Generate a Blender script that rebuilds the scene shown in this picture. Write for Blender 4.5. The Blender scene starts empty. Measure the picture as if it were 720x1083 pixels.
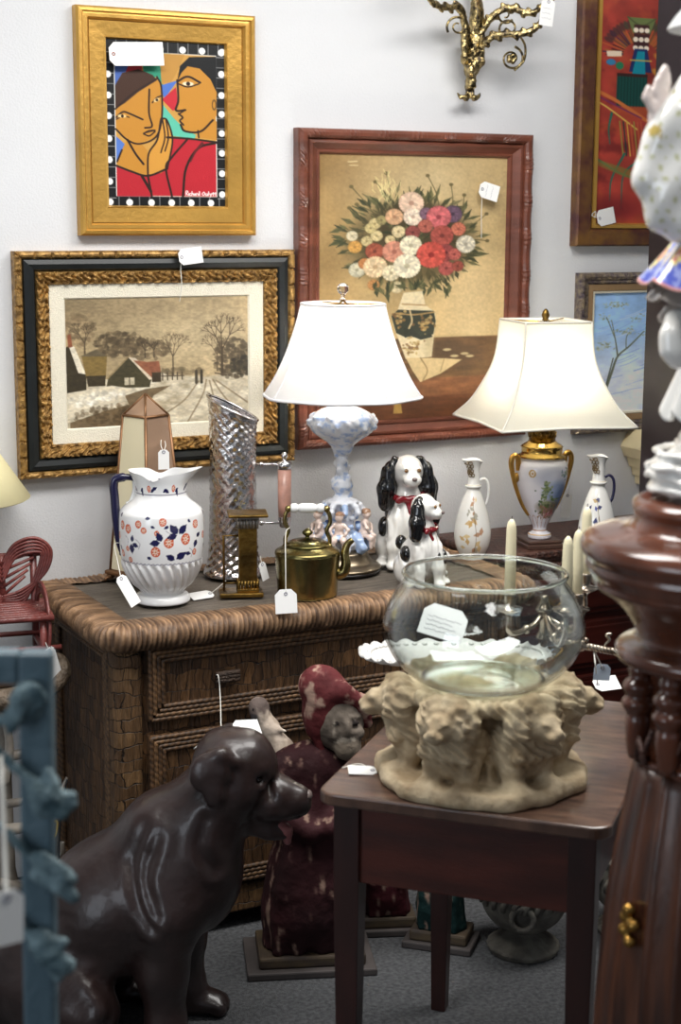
import bpy, bmesh, math, random
import numpy as np
from mathutils import Vector, Matrix, Euler, noise as mnoise
random.seed(7)
RNG = np.random.default_rng(7)
SC = bpy.context.scene
COL = SC.collection
PI = math.pi

# ------------------------------------------------------------------ camera geometry (photo pixels -> places in the room)
FPX, CAM_H = 1700.0, 1.75
PSI, THE, RHO = math.radians(27.5), math.radians(10.5), math.radians(0.3)
CF = np.array([math.sin(PSI)*math.cos(THE), math.cos(PSI)*math.cos(THE), -math.sin(THE)])
_r = np.array([math.cos(PSI), -math.sin(PSI), 0.0]); _u = np.cross(_r, CF)
CR = math.cos(RHO)*_r+math.sin(RHO)*_u; CU = -math.sin(RHO)*_r+math.cos(RHO)*_u
CC = np.array([0, 0, CAM_H])
def ray(x, y): return CF+(x-360)/FPX*CR+(541.5-y)/FPX*CU
def onz(x, y, z):
    d = ray(x, y); return CC+d*((z-CAM_H)/d[2])
def ony(x, y, Y):
    d = ray(x, y); return CC+d*(Y/d[1])
def dep(x, y, d): return CC+ray(x, y)*d
WALL = 4.2
FZ = -1.75*(1/0.95-1)   # floor height in the survey scale of the back wall

# ------------------------------------------------------------------ materials
def s2l(c):
    c = np.asarray(c, float)
    return np.where(c <= 0.04045, c/12.92, ((c+0.055)/1.055)**2.4)
def rgb(r, g, b): return tuple(float(v) for v in s2l(np.array([r, g, b])/255.0))+(1.0,)
MATS = {}
def mat(name, col, rough=0.5, metal=0.0, var=0.0, vscale=8.0, bump=0.0, bscale=40.0, coat=0.0, spec=0.5,
        col2=None, trans=0.0, ior=1.5, stretch=(1, 1, 1), dist=0.02, detail=6.0):
    if name in MATS: return MATS[name]
    m = bpy.data.materials.new(name); m.use_nodes = True
    nt = m.node_tree; N = nt.nodes; L = nt.links
    b = N['Principled BSDF']
    b.inputs['Base Color'].default_value = rgb(*col)
    b.inputs['Roughness'].default_value = rough; b.inputs['Metallic'].default_value = metal
    b.inputs['Coat Weight'].default_value = coat; b.inputs['Coat Roughness'].default_value = 0.08
    b.inputs['Specular IOR Level'].default_value = spec
    b.inputs['Transmission Weight'].default_value = trans; b.inputs['IOR'].default_value = ior
    tc = N.new('ShaderNodeTexCoord'); mp = N.new('ShaderNodeMapping'); mp.inputs['Scale'].default_value = stretch
    L.new(tc.outputs['Object'], mp.inputs['Vector'])
    if var > 0 or col2:
        nz = N.new('ShaderNodeTexNoise'); nz.inputs['Scale'].default_value = vscale; nz.inputs['Detail'].default_value = detail
        L.new(mp.outputs[0], nz.inputs['Vector'])
        rp = N.new('ShaderNodeValToRGB')
        c = np.array(rgb(*col)[:3])
        if col2: a0, a1 = np.array(rgb(*col2)[:3]), c
        else: a0, a1 = c*(1-var), np.minimum(c*(1+var), 1)
        rp.color_ramp.elements[0].position = 0.35; rp.color_ramp.elements[1].position = 0.65
        rp.color_ramp.elements[0].color = (*a0, 1); rp.color_ramp.elements[1].color = (*a1, 1)
        L.new(nz.outputs['Fac'], rp.inputs['Fac']); L.new(rp.outputs['Color'], b.inputs['Base Color'])
    if bump > 0:
        n2 = N.new('ShaderNodeTexNoise'); n2.inputs['Scale'].default_value = bscale; n2.inputs['Detail'].default_value = 5
        L.new(mp.outputs[0], n2.inputs['Vector'])
        bp = N.new('ShaderNodeBump'); bp.inputs['Strength'].default_value = bump; bp.inputs['Distance'].default_value = dist
        L.new(n2.outputs['Fac'], bp.inputs['Height']); L.new(bp.outputs['Normal'], b.inputs['Normal'])
    MATS[name] = m
    return m
def vmat(name, rough=0.5, metal=0.0, bump=0.0, bscale=60.0, coat=0.0, spec=0.5, dist=0.005, var=0.0, vscale=20):
    """surface pattern stored on the mesh as a colour attribute"""
    if name in MATS: return MATS[name]
    m = mat(name, (128, 128, 128), rough, metal, 0, 8, bump, bscale, coat, spec, dist=dist)
    nt = m.node_tree; a = nt.nodes.new('ShaderNodeAttribute'); a.attribute_name = 'Col'
    b = nt.nodes['Principled BSDF']
    if var > 0:
        nz = nt.nodes.new('ShaderNodeTexNoise'); nz.inputs['Scale'].default_value = vscale; nz.inputs['Detail'].default_value = 6
        tc = nt.nodes.new('ShaderNodeTexCoord'); nt.links.new(tc.outputs['Object'], nz.inputs['Vector'])
        mr = nt.nodes.new('ShaderNodeMapRange'); mr.inputs['From Min'].default_value = .3; mr.inputs['From Max'].default_value = .7
        mr.inputs['To Min'].default_value = 1-var; mr.inputs['To Max'].default_value = 1+var
        nt.links.new(nz.outputs['Fac'], mr.inputs['Value'])
        mx = nt.nodes.new('ShaderNodeMix'); mx.data_type = 'RGBA'; mx.blend_type = 'MULTIPLY'; mx.inputs['Factor'].default_value = 1
        nt.links.new(a.outputs['Color'], mx.inputs[6]); nt.links.new(mr.outputs['Result'], mx.inputs[7])
        nt.links.new(mx.outputs[2], b.inputs['Base Color'])
    else:
        nt.links.new(a.outputs['Color'], b.inputs['Base Color'])
    return m

# ------------------------------------------------------------------ objects
def tag(o, label=None, cat=None, group=None, kind=None):
    if label: o['label'] = label
    if cat: o['category'] = cat
    if group: o['group'] = group
    if kind: o['kind'] = kind
    return o
FAR = [True]; KS = 0.95
def far(o):
    """things along the back wall were measured in a survey scale of their own; bring them to room scale"""
    p = CC+KS*(np.array(o.location)-CC); o.location = tuple(float(v) for v in p); o.scale = (KS, KS, KS); return o
def thing(name, label, cat, loc=(0, 0, 0), rz=0.0, group=None, rot=None):
    o = bpy.data.objects.new(name, None); COL.objects.link(o)
    o.empty_display_size = 0.05
    o.location = tuple(float(v) for v in loc); o.rotation_euler = rot if rot else (0, 0, rz)
    if FAR[0]: far(o)
    return tag(o, label, cat, group)
def link(name, me, parent=None, loc=None, rot=None):
    o = bpy.data.objects.new(name, me); COL.objects.link(o)
    if parent: o.parent = parent
    if loc is not None: o.location = tuple(float(v) for v in loc)
    if rot is not None: o.rotation_euler = rot
    return o
def setcol(me, cols):
    a = me.color_attributes.new('Col', 'FLOAT_COLOR', 'POINT')
    c = np.ones((len(me.vertices), 4), np.float32); c[:, :3] = s2l(np.clip(cols, 0, 1))
    a.data.foreach_set('color', c.ravel())

class MB:
    """collects shapes into one mesh"""
    def __init__(s): s.v = []; s.f = []; s.m = []; s.sm = []; s.M = Matrix.Identity(4)
    def add(s, vs, fs, mi=0, smooth=True):
        o = len(s.v)
        for p in vs: s.v.append(tuple(s.M @ Vector((float(p[0]), float(p[1]), float(p[2])))))
        for f in fs: s.f.append([i+o for i in f]); s.m.append(mi); s.sm.append(smooth)
        return s
    def box(s, lo, hi, mi=0, bev=0.0, rot=None):
        """box with chamfered edges"""
        lo = np.array(lo, float); hi = np.array(hi, float); c = (lo+hi)/2; h = (hi-lo)/2
        b = min(bev, h.min()*0.9)
        if b <= 0:
            vs = [c+h*np.array((x, y, z)) for x in (-1, 1) for y in (-1, 1) for z in (-1, 1)]
            fs = [(0, 1, 3, 2), (4, 6, 7, 5), (0, 4, 5, 1), (2, 3, 7, 6), (0, 2, 6, 4), (1, 5, 7, 3)]
        else:
            bm = bmesh.new(); bmesh.ops.create_cube(bm, size=1)
            for v in bm.verts: v.co = Vector((v.co.x*2*h[0], v.co.y*2*h[1], v.co.z*2*h[2]))
            bmesh.ops.bevel(bm, geom=bm.edges[:], offset=b, segments=2, affect='EDGES', profile=0.5)
            bm.verts.index_update()
            vs = [np.array(v.co)+c for v in bm.verts]; fs = [[v.index for v in f.verts] for f in bm.faces]; bm.free()
        if rot is not None:
            R = Euler(rot).to_matrix(); vs = [np.array(R @ Vector(v-c))+c for v in vs]
        return s.add(vs, fs, mi, False)
    def tube(s, pts, r, n=8, mi=0, caps=True, closed=False, flat=None):
        pts = [Vector([float(c) for c in p]) for p in pts]; k = len(pts)
        rs = [r]*k if not hasattr(r, '__len__') else list(r)
        up = None; vs = []; fs = []
        for i, p in enumerate(pts):
            if closed: t = pts[(i+1) % k]-pts[i-1]
            else: t = pts[min(i+1, k-1)]-pts[max(i-1, 0)]
            if t.length < 1e-9: t = Vector((0, 0, 1))
            t.normalize()
            if up is None:
                a = Vector((0, 0, 1)) if abs(t.z) < .9 else Vector((1, 0, 0))
                up = (a-t*a.dot(t)).normalized()
            else:
                up = up-t*up.dot(t)
                if up.length < 1e-6: up = t.orthogonal()
                up.normalize()
            sd = t.cross(up)
            for j in range(n):
                a = 2*PI*j/n
                e = (1, 1) if flat is None else flat
                vs.append(p+(up*math.cos(a)*e[0]+sd*math.sin(a)*e[1])*rs[i])
        m = k if closed else k-1
        for i in range(m):
            for j in range(n):
                a, b = i*n+j, i*n+(j+1) % n; i2 = (i+1) % k
                fs.append((a, b, i2*n+(j+1) % n, i2*n+j))
        if caps and not closed:
            fs.append(list(range(n))[::-1]); fs.append([(k-1)*n+j for j in range(n)])
        return s.add(vs, fs, mi)
    def lathe(s, prof, n=32, mi=0, c=(0, 0, 0), rfun=None, caps=True, closed=False, sq=None):
        """prof: list of (r, z); rfun(angle, i, r, z) -> (r, z)"""
        vs = []; fs = []; k = len(prof)
        for i, (r, z) in enumerate(prof):
            for j in range(n):
                a = 2*PI*j/n; rr, zz = (r, z) if rfun is None else rfun(a, i, r, z)
                vs.append((c[0]+rr*math.cos(a), c[1]+rr*math.sin(a), c[2]+zz))
        for i in range(k if closed else k-1):
            i2 = (i+1) % k
            for j in range(n): fs.append((i*n+j, i*n+(j+1) % n, i2*n+(j+1) % n, i2*n+j))
        if caps and not closed:
            if prof[0][0] > 1e-6: fs.append(list(range(n))[::-1])
            if prof[-1][0] > 1e-6: fs.append([(k-1)*n+j for j in range(n)])
        return s.add(vs, fs, mi)
    def ball(s, c, r, n=12, m=8, mi=0):
        r = (r, r, r) if not hasattr(r, '__len__') else r
        vs = [(c[0], c[1], c[2]-r[2])]; fs = []
        for i in range(1, m):
            t = PI*i/m
            for j in range(n):
                a = 2*PI*j/n
                vs.append((c[0]+r[0]*math.sin(t)*math.cos(a), c[1]+r[1]*math.sin(t)*math.sin(a), c[2]-r[2]*math.cos(t)))
        vs.append((c[0], c[1], c[2]+r[2])); e = len(vs)-1
        for j in range(n): fs.append((0, 1+(j+1) % n, 1+j)); fs.append((e, e-n+j, e-n+(j+1) % n))
        for i in range(m-2):
            for j in range(n): fs.append((1+i*n+j, 1+i*n+(j+1) % n, 1+(i+1)*n+(j+1) % n, 1+(i+1)*n+j))
        return s.add(vs, fs, mi)
    def prism(s, poly, y0, y1, mi=0, plane='xz'):
        """outline (a, b) extruded from y0 to y1 along the third axis"""
        def P(a, b, t): return (a, t, b) if plane == 'xz' else ((a, b, t) if plane == 'xy' else (t, a, b))
        n = len(poly)
        vs = [P(a, b, y0) for a, b in poly]+[P(a, b, y1) for a, b in poly]
        fs = [list(range(n)), [n+i for i in range(n)][::-1]]+[(i, n+i, n+(i+1) % n, (i+1) % n) for i in range(n)]
        return s.add(vs, fs, mi, False)
    def build(s, name, mats, parent=None, bevel=0.0, smooth=None, loc=None, rot=None, subsurf=0, weld=False):
        me = bpy.data.meshes.new(name); me.from_pydata(s.v, [], s.f)
        for m in (mats if isinstance(mats, (list, tuple)) else [mats]): me.materials.append(m)
        me.polygons.foreach_set('material_index', s.m)
        me.polygons.foreach_set('use_smooth', [bool(x) if smooth is None else smooth for x in s.sm])
        me.validate()
        bm = bmesh.new(); bm.from_mesh(me)
        if weld: bmesh.ops.remove_doubles(bm, verts=bm.verts[:], dist=1e-5)
        bmesh.ops.recalc_face_normals(bm, faces=bm.faces[:]); bm.to_mesh(me); bm.free()
        o = link(name, me, parent, loc, rot)
        if bevel:
            b = o.modifiers.new('Bevel', 'BEVEL'); b.width = bevel; b.segments = 2; b.limit_method = 'ANGLE'; b.angle_limit = .6
        if subsurf:
            b = o.modifiers.new('Sub', 'SUBSURF'); b.levels = subsurf; b.render_levels = subsurf
        return o

def lathe_np(prof, n, rfun=None, img=None, close_bottom=True):
    """smooth lathe as arrays; img (h, w, 3) wrapped over angle (u) and profile length (v, top = first row)"""
    prof = np.array(prof, float); k = len(prof)
    a = np.linspace(0, 2*PI, n, endpoint=False)
    A, I = np.meshgrid(a, np.arange(k)); R = prof[I, 0]; Z = prof[I, 1]
    if rfun: R, Z = rfun(A, I/(k-1), R, Z)
    V = np.stack([R*np.cos(A), R*np.sin(A), Z], -1).reshape(-1, 3)
    i, j = np.meshgrid(np.arange(k-1), np.arange(n), indexing='ij'); j2 = (j+1) % n
    F = np.stack([i*n+j, i*n+j2, (i+1)*n+j2, (i+1)*n+j], -1).reshape(-1, 4).tolist()
    if close_bottom: F.append(list(range(n))[::-1])
    C = None
    if img is not None:
        d = np.concatenate([[0], np.cumsum(np.hypot(np.diff(prof[:, 0]), np.diff(prof[:, 1])))]); d /= d[-1]
        h, w = img.shape[:2]
        U = (A/(2*PI)*w).astype(int) % w; Vv = np.clip(((1-d[I])*(h-1)).round().astype(int), 0, h-1)
        C = img[Vv, U].reshape(-1, 3)
    return V, F, C
def mesh_np(name, V, F, m, parent=None, C=None, smooth=True, loc=None, rot=None):
    me = bpy.data.meshes.new(name); me.from_pydata(np.asarray(V).tolist(), [], F if isinstance(F, list) else F.tolist())
    me.materials.append(m); me.polygons.foreach_set('use_smooth', [smooth]*len(me.polygons))
    if C is not None: setcol(me, C)
    return link(name, me, parent, loc, rot)

def spline(pts, n=8):
    """Catmull-Rom through points of any dimension"""
    P = np.array(pts, float); P = np.vstack([2*P[0]-P[1], P, 2*P[-1]-P[-2]]); out = []
    for i in range(1, len(P)-2):
        for t in np.linspace(0, 1, n, endpoint=False):
            a, b, c, d = P[i-1:i+3]
            out.append(.5*(2*b+(c-a)*t+(2*a-5*b+4*c-d)*t*t+(3*b-a-3*c+d)*t**3))
    out.append(P[-2]); return np.array(out)

def even(pts, n):
    P = np.array(pts, float); d = np.concatenate([[0], np.cumsum(np.linalg.norm(np.diff(P, axis=0), axis=1))])
    t = np.linspace(0, d[-1], n); return np.stack([np.interp(t, d, P[:, i]) for i in range(P.shape[1])], 1)
# ------------------------------------------------------------------ noise on arrays
def vnoise(P, seed=0):
    """value noise on (..., 3) points"""
    P = np.asarray(P, float); i = np.floor(P).astype(np.int64); f = P-i; f = f*f*(3-2*f)
    def h(x, y, z):
        n = (x*374761393+y*668265263+z*2147483647+seed*144665) & 0x7fffffff
        n = ((n ^ (n >> 13))*1274126177) & 0x7fffffff
        return ((n ^ (n >> 16)) & 0xffff)/65535.0
    r = 0
    for dx in (0, 1):
        for dy in (0, 1):
            for dz in (0, 1):
                w = (f[..., 0] if dx else 1-f[..., 0])*(f[..., 1] if dy else 1-f[..., 1])*(f[..., 2] if dz else 1-f[..., 2])
                r = r+w*h(i[..., 0]+dx, i[..., 1]+dy, i[..., 2]+dz)
    return r
def fbm(P, o=4, seed=0):
    r = 0; a = .5; P = np.asarray(P, float)
    for k in range(o): r = r+a*vnoise(P*2**k, seed+k*17); a *= .5
    return r/(1-.5**o)

# ------------------------------------------------------------------ sculpting: blended solids meshed on a grid
def rotm(r): return np.array(Euler(r).to_matrix())
class Sculpt:
    def __init__(s): s.ops = []
    def ell(s, c, r, k=.02, col=None, rot=None, sub=False):
        s.ops.append(('e', np.array(c, float), np.array(r, float)*np.ones(3), rotm(rot) if rot else None, k, col, sub)); return s
    def cap(s, a, b, r1, r2=None, k=.02, col=None, sub=False):
        s.ops.append(('c', np.array(a, float), np.array(b, float), (r1, r1 if r2 is None else r2), k, col, sub)); return s
    def path(s, pts, rs, k=.02, col=None, sub=False):
        for i in range(len(pts)-1):
            r = rs if not hasattr(rs, '__len__') else rs[i]; r2 = rs if not hasattr(rs, '__len__') else rs[i+1]
            s.cap(pts[i], pts[i+1], r, r2, k, col, sub)
        return s
    def box(s, c, h, rd=.01, k=.01, col=None, rot=None, sub=False):
        s.ops.append(('b', np.array(c, float), np.array(h, float), rd, rotm(rot) if rot else None, k, col, sub)); return s
    def dist(s, op, P):
        if op[0] == 'e':
            q = P-op[1]
            if op[3] is not None: q = q @ op[3]
            k0 = np.linalg.norm(q/op[2], axis=-1); k1 = np.linalg.norm(q/op[2]**2, axis=-1)
            return k0*(k0-1)/np.maximum(k1, 1e-9)
        if op[0] == 'c':
            a, b = op[1], op[2]; ab = b-a; L = max(ab @ ab, 1e-12)
            t = np.clip(((P-a) @ ab)/L, 0, 1)
            return np.linalg.norm(P-a-t[..., None]*ab, axis=-1)-(op[3][0]+(op[3][1]-op[3][0])*t)
        q = P-op[1]
        if op[4] is not None: q = q @ op[4]
        q = np.abs(q)-op[2]+op[3]
        return np.linalg.norm(np.maximum(q, 0), axis=-1)+np.minimum(q.max(-1), 0)-op[3]
    def field(s, P, cols=False):
        D = None; base = None; best = None; cc = None
        for op in s.ops:
            d = s.dist(op, P); k = op[-3]; sub = op[-1]; col = op[-2]
            if D is None: D = d
            elif sub:
                h = np.clip(.5-.5*(D+d)/k, 0, 1); D = D*(1-h)-d*h+k*h*(1-h)
            else:
                h = np.clip(.5+.5*(D-d)/k, 0, 1); D = D*(1-h)+d*h-k*h*(1-h)
            if cols and col is not None:
                c = np.array(col)/255.0
                if best is None: best = d.copy(); cc = np.broadcast_to(c, P.shape).copy()
                else:
                    m = (np.abs(d) < .004) if sub else (d < best)
                    cc[m] = c
                    if not sub: best = np.minimum(best, d)
        return (D, cc) if cols else D
    def mesh(s, name, voxel, m, parent=None, disp=None, zmin=None, cols=False, colfun=None, pad=.02, loc=None, rot=None, smooth=2, extra=None):
        lo = np.full(3, 1e9); hi = -lo
        for op in s.ops:
            if op[-1]: continue
            if op[0] == 'e': a, b = op[1]-op[2].max(), op[1]+op[2].max()
            elif op[0] == 'c':
                r = max(op[3]); a = np.minimum(op[1], op[2])-r; b = np.maximum(op[1], op[2])+r
            else: a, b = op[1]-np.linalg.norm(op[2]), op[1]+np.linalg.norm(op[2])
            lo = np.minimum(lo, a); hi = np.maximum(hi, b)
        lo -= pad; hi += pad
        n = np.ceil((hi-lo)/voxel).astype(int)+1
        ax = [lo[i]+np.arange(n[i])*voxel for i in range(3)]
        S = np.empty(n)
        for i in range(0, n[0], 16):
            P = np.stack(np.meshgrid(ax[0][i:i+16], ax[1], ax[2], indexing='ij'), -1)
            d = s.field(P)
            if extra is not None: d = extra(P, d)
            if zmin is not None: d = np.maximum(d, zmin-P[..., 2])
            S[i:i+16] = d
        S[0] = S[-1] = 1; S[:, 0] = S[:, -1] = 1; S[:, :, 0] = S[:, :, -1] = 1
        ins = S < 0
        c = [ins[a:n[0]-1+a, b:n[1]-1+b, e:n[2]-1+e] for a in (0, 1) for b in (0, 1) for e in (0, 1)]
        tot = sum(x.astype(np.int8) for x in c); act = (tot > 0) & (tot < 8)
        idx = np.full(act.shape, -1, np.int64); cell = np.argwhere(act); idx[act] = np.arange(len(cell))
        acc = np.zeros((len(cell), 3)); cnt = np.zeros(len(cell))
        off = [(a, b, e) for a in (0, 1) for b in (0, 1) for e in (0, 1)]
        for o1 in off:
            for d in range(3):
                if o1[d]: continue
                o2 = list(o1); o2[d] = 1
                v1 = S[cell[:, 0]+o1[0], cell[:, 1]+o1[1], cell[:, 2]+o1[2]]; v2 = S[cell[:, 0]+o2[0], cell[:, 1]+o2[1], cell[:, 2]+o2[2]]
                x = (v1 < 0) != (v2 < 0); t = np.where(x, v1/np.where(x, v1-v2, 1), 0)
                p = cell+np.array(o1); p = p.astype(float); p[:, d] += t
                acc[x] += p[x]; cnt[x] += 1
        V = acc/cnt[:, None]*voxel+lo
        Fs = []
        for d in range(3):
            e1, e2 = (d+1) % 3, (d+2) % 3
            sl1 = [slice(None)]*3; sl2 = [slice(None)]*3; sl1[d] = slice(0, -1); sl2[d] = slice(1, None)
            A, B = ins[tuple(sl1)], ins[tuple(sl2)]
            E = np.argwhere(A != B); E = E[(E[:, e1] > 0) & (E[:, e2] > 0) & (E[:, e1] < n[e1]-1) & (E[:, e2] < n[e2]-1)]
            q = []
            for a, b in ((0, 0), (1, 0), (1, 1), (0, 1)):
                g = E.copy(); g[:, e1] -= a; g[:, e2] -= b; q.append(idx[g[:, 0], g[:, 1], g[:, 2]])
            q = np.stack(q, 1); fl = A[E[:, 0], E[:, 1], E[:, 2]]
            q[~fl] = q[~fl][:, ::-1]; Fs.append(q)
        F = np.vstack(Fs); F = F[(F >= 0).all(1)]
        # light smoothing
        ed = np.vstack([F[:, [0, 1]], F[:, [1, 2]], F[:, [2, 3]], F[:, [3, 0]]])
        for _ in range(smooth):
            sm = np.zeros_like(V); ct = np.zeros(len(V))
            np.add.at(sm, ed[:, 0], V[ed[:, 1]]); np.add.at(ct, ed[:, 0], 1)
            V = V*.5+.5*sm/np.maximum(ct, 1)[:, None]
        C = None
        if cols: C = s.field(V, True)[1]
        if colfun is not None: C = colfun(V, C)
        if disp is not None:
            e = voxel*.5; g = np.stack([s.field(V+np.eye(3)[i]*e)-s.field(V-np.eye(3)[i]*e) for i in range(3)], -1)
            g /= np.maximum(np.linalg.norm(g, axis=1, keepdims=True), 1e-9)
            V = V+g*disp(V)[:, None]
        return mesh_np(name, V, F, m, parent, C, True, loc, rot)

# ------------------------------------------------------------------ painting pictures (pigment only) onto a grid
class Paint:
    def __init__(s, box, w, h, col=(255, 255, 255)):
        s.x0, s.y0, s.x1, s.y1 = box; s.w, s.h = w, h
        s.I = np.empty((h, w, 3)); s.I[:] = np.array(col)/255.0
        X = s.x0+(np.arange(w)+.5)/w*(s.x1-s.x0); Y = s.y0+(np.arange(h)+.5)/h*(s.y1-s.y0)
        s.X, s.Y = np.meshgrid(X, Y); s.px = (s.x1-s.x0)/w
    def mixin(s, a, c): 
        a = np.clip(a, 0, 1)[..., None]; c = np.asarray(c, float)
        s.I = s.I*(1-a)+a*c/255.0
    def poly(s, pts, col, al=1.0, soft=None):
        P = np.array(pts, float); ins = np.zeros(s.X.shape, bool); D = np.full(s.X.shape, 1e9)
        for i in range(len(P)):
            (x1, y1), (x2, y2) = P[i-1], P[i]
            c = (y1 > s.Y) != (y2 > s.Y)
            if c.any(): ins ^= c & (s.X < (x2-x1)*(s.Y-y1)/(y2-y1+1e-12)+x1)
            ex, ey = x2-x1, y2-y1; t = np.clip(((s.X-x1)*ex+(s.Y-y1)*ey)/(ex*ex+ey*ey+1e-9), 0, 1)
            D = np.minimum(D, np.hypot(s.X-x1-t*ex, s.Y-y1-t*ey))
        sd = np.where(ins, -D, D); s.mixin(al*np.clip(.5-sd/(soft or s.px), 0, 1), col); return s
    def line(s, pts, w, col, al=1.0, sp=True, w2=None):
        P = spline(pts, 6) if (sp and len(pts) > 2) else np.array(pts, float); D = np.full(s.X.shape, 1e9)
        lo = P.min(0)-w*2-s.px; hi = P.max(0)+w*2+s.px
        j = (s.X[0] >= lo[0]) & (s.X[0] <= hi[0]); i = (s.Y[:, 0] >= lo[1]) & (s.Y[:, 0] <= hi[1])
        if not j.any() or not i.any(): return s
        ix = np.ix_(i, j); X, Y = s.X[ix], s.Y[ix]; D = np.full(X.shape, 1e9); n = len(P)-1
        for q in range(n):
            (x1, y1), (x2, y2) = P[q], P[q+1]; ex, ey = x2-x1, y2-y1
            t = np.clip(((X-x1)*ex+(Y-y1)*ey)/(ex*ex+ey*ey+1e-9), 0, 1)
            ww = w if w2 is None else w+(w2-w)*(q+t)/n
            D = np.minimum(D, np.hypot(X-x1-t*ex, Y-y1-t*ey)-ww/2)
        a = np.clip(.5-D/s.px, 0, 1)[..., None]*al
        s.I[ix] = s.I[ix]*(1-a)+a*np.array(col)/255.0; return s
    def ell(s, cx, cy, rx, ry, col, al=1.0, soft=None, rot=0):
        R = max(rx, ry)*1.6+4*s.px
        j = np.abs(s.X[0]-cx) <= R; i = np.abs(s.Y[:, 0]-cy) <= R
        if not j.any() or not i.any(): return s
        ix = np.ix_(i, j); dx, dy = s.X[ix]-cx, s.Y[ix]-cy; c, q = math.cos(rot), math.sin(rot)
        k = np.hypot((dx*c+dy*q)/rx, (-dx*q+dy*c)/ry); d = (k-1)*min(rx, ry)
        a = np.clip(.5-d/(soft or s.px), 0, 1)[..., None]*al
        s.I[ix] = s.I[ix]*(1-a)+a*np.array(col)/255.0; return s
    def noise(s, sc, seed=0, o=4, ay=1.0):
        return fbm(np.stack([s.X*sc, s.Y*sc*ay, np.zeros_like(s.X)], -1), o, seed)
    def grain(s, amt, sc, seed=0, ay=1.0):
        s.I = np.clip(s.I*(1+amt*(s.noise(sc, seed, 4, ay)-.5)*2)[..., None], 0, 1); return s
    def canvas(s, name, W, H, m, parent, loc=(0, 0, 0), rot=None, relief=None, grey=0.0):
        """upright painted panel W x H facing -y, lower left corner at loc"""
        g_ = s.I.mean(-1, keepdims=True); s.I = s.I*(1-grey)+g_*grey*np.array([1.08, 1.0, .82])
        w, h = s.w, s.h
        X, Z = np.meshgrid(np.linspace(0, W, w), np.linspace(H, 0, h))
        Y = np.zeros_like(X)
        if relief is not None: Y = -relief
        V = np.stack([X, Y, Z], -1).reshape(-1, 3)
        i, j = np.meshgrid(np.arange(h-1), np.arange(w-1), indexing='ij')
        F = np.stack([i*w+j, (i+1)*w+j, (i+1)*w+j+1, i*w+j+1], -1).reshape(-1, 4)
        n = len(V); V2 = np.array([[0, .004, 0], [W, .004, 0], [W, .004, H], [0, .004, H]])
        F = F.tolist()+[[n, n+3, n+2, n+1]]
        C = np.vstack([s.I.reshape(-1, 3), np.full((4, 3), .5)])
        return mesh_np(name, np.vstack([V, V2]), F, m, parent, C, False, loc, rot)
# ================================================================== the room
def plain(name, lo, hi, m, sub=1):
    b = MB(); b.box(lo, hi); return tag(b.build(name, m), kind='structure')
M_wall = mat('wall_paint', (214, 215, 217), .75, var=.035, vscale=1.3, bump=.12, bscale=180, spec=.25)
M_ceil = mat('ceiling_paint', (205, 205, 203), .85, spec=.2)
M_floor = mat('grey_carpet', (92, 93, 95), .95, var=.28, vscale=95, bump=.9, bscale=260, spec=.1, dist=.01)
WR = WALL*KS+.0001
plain('wall_back', (-3, WR, 0), (5.5, WR+.12, 3.0), M_wall)
plain('floor', (-3.2, -4, -.1), (5.7, WR+.12, 0), M_floor)
plain('ceiling', (-3.2, -4, 3.0), (5.7, WR+.12, 3.1), M_ceil)
plain('wall_left', (-3.12, -4, 0), (-3, WR, 3.0), M_wall)
plain('wall_right', (5.5, -4, 0), (5.62, WR, 3.0), M_wall)

# ================================================================== pictures on the wall
M_paint = vmat('oil_paint', .42, bump=.25, bscale=350, spec=.4, dist=.002)
M_string = mat('white_string', (228, 226, 218), .8)
M_card = mat('tag_card', (238, 238, 236), .7, spec=.2)
M_ink = mat('pencil_grey', (150, 150, 160), .7)
M_eye = mat('red_eyelet', (150, 70, 50), .6)

def frame(name, W, H, prof, m, parent, kz=1.0, seg=40, relief=None, c0=0.0, mi=None):
    """mitred moulding; prof = list of (inset, proud); relief(s, t) adds proudness (s metres along the side)"""
    V = []; F = []; k = len(prof); per = 4*seg
    for a, (d, y) in enumerate(prof):
        dz = d*kz; cs = [(d, dz), (W-d, dz), (W-d, H-dz), (d, H-dz)]
        for q in range(4):
            (xa, za), (xb, zb) = cs[q], cs[(q+1) % 4]
            for j in range(seg):
                t = j/seg; x, z = xa+(xb-xa)*t, za+(zb-za)*t
                yy = y
                if relief and y > .002 and 0 < a < k-1:
                    yy += relief(x if q % 2 == 0 else z, a/(k-1), q)
                V.append((x, -yy, z))
    for a in range(k-1):
        for j in range(per): F.append((a*per+j, a*per+(j+1) % per, (a+1)*per+(j+1) % per, (a+1)*per+j))
    return mesh_np(name, V, F, m, parent, None, False)

M_gold = mat('gold_leaf_frame', (196, 152, 74), .38, metal=.55, var=.12, vscale=6, bump=.1, bscale=60, stretch=(1, 1, 1))
M_golddark = mat('worn_gold', (186, 146, 84), .42, metal=.5, col2=(112, 82, 42), vscale=60, bump=.5, bscale=90, dist=.01)
M_black = mat('black_frame_band', (22, 26, 27), .4, var=.2, vscale=20)
M_linen = mat('cream_linen', (232, 225, 205), .9, var=.03, vscale=150, bump=.3, bscale=300)
M_mahog = mat('red_mahogany_frame', (104, 58, 43), .36, var=.32, vscale=5, stretch=(1, 1, 4), bump=.1, bscale=60, coat=.2)
M_rustic = mat('mottled_frame', (120, 84, 40), .45, metal=.25, col2=(78, 40, 40), vscale=16, bump=.2, bscale=30)
M_silverdark = mat('pewter_bead_frame', (150, 135, 112), .4, metal=.5, col2=(84, 74, 84), vscale=60, bump=.4, bscale=120)

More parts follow.
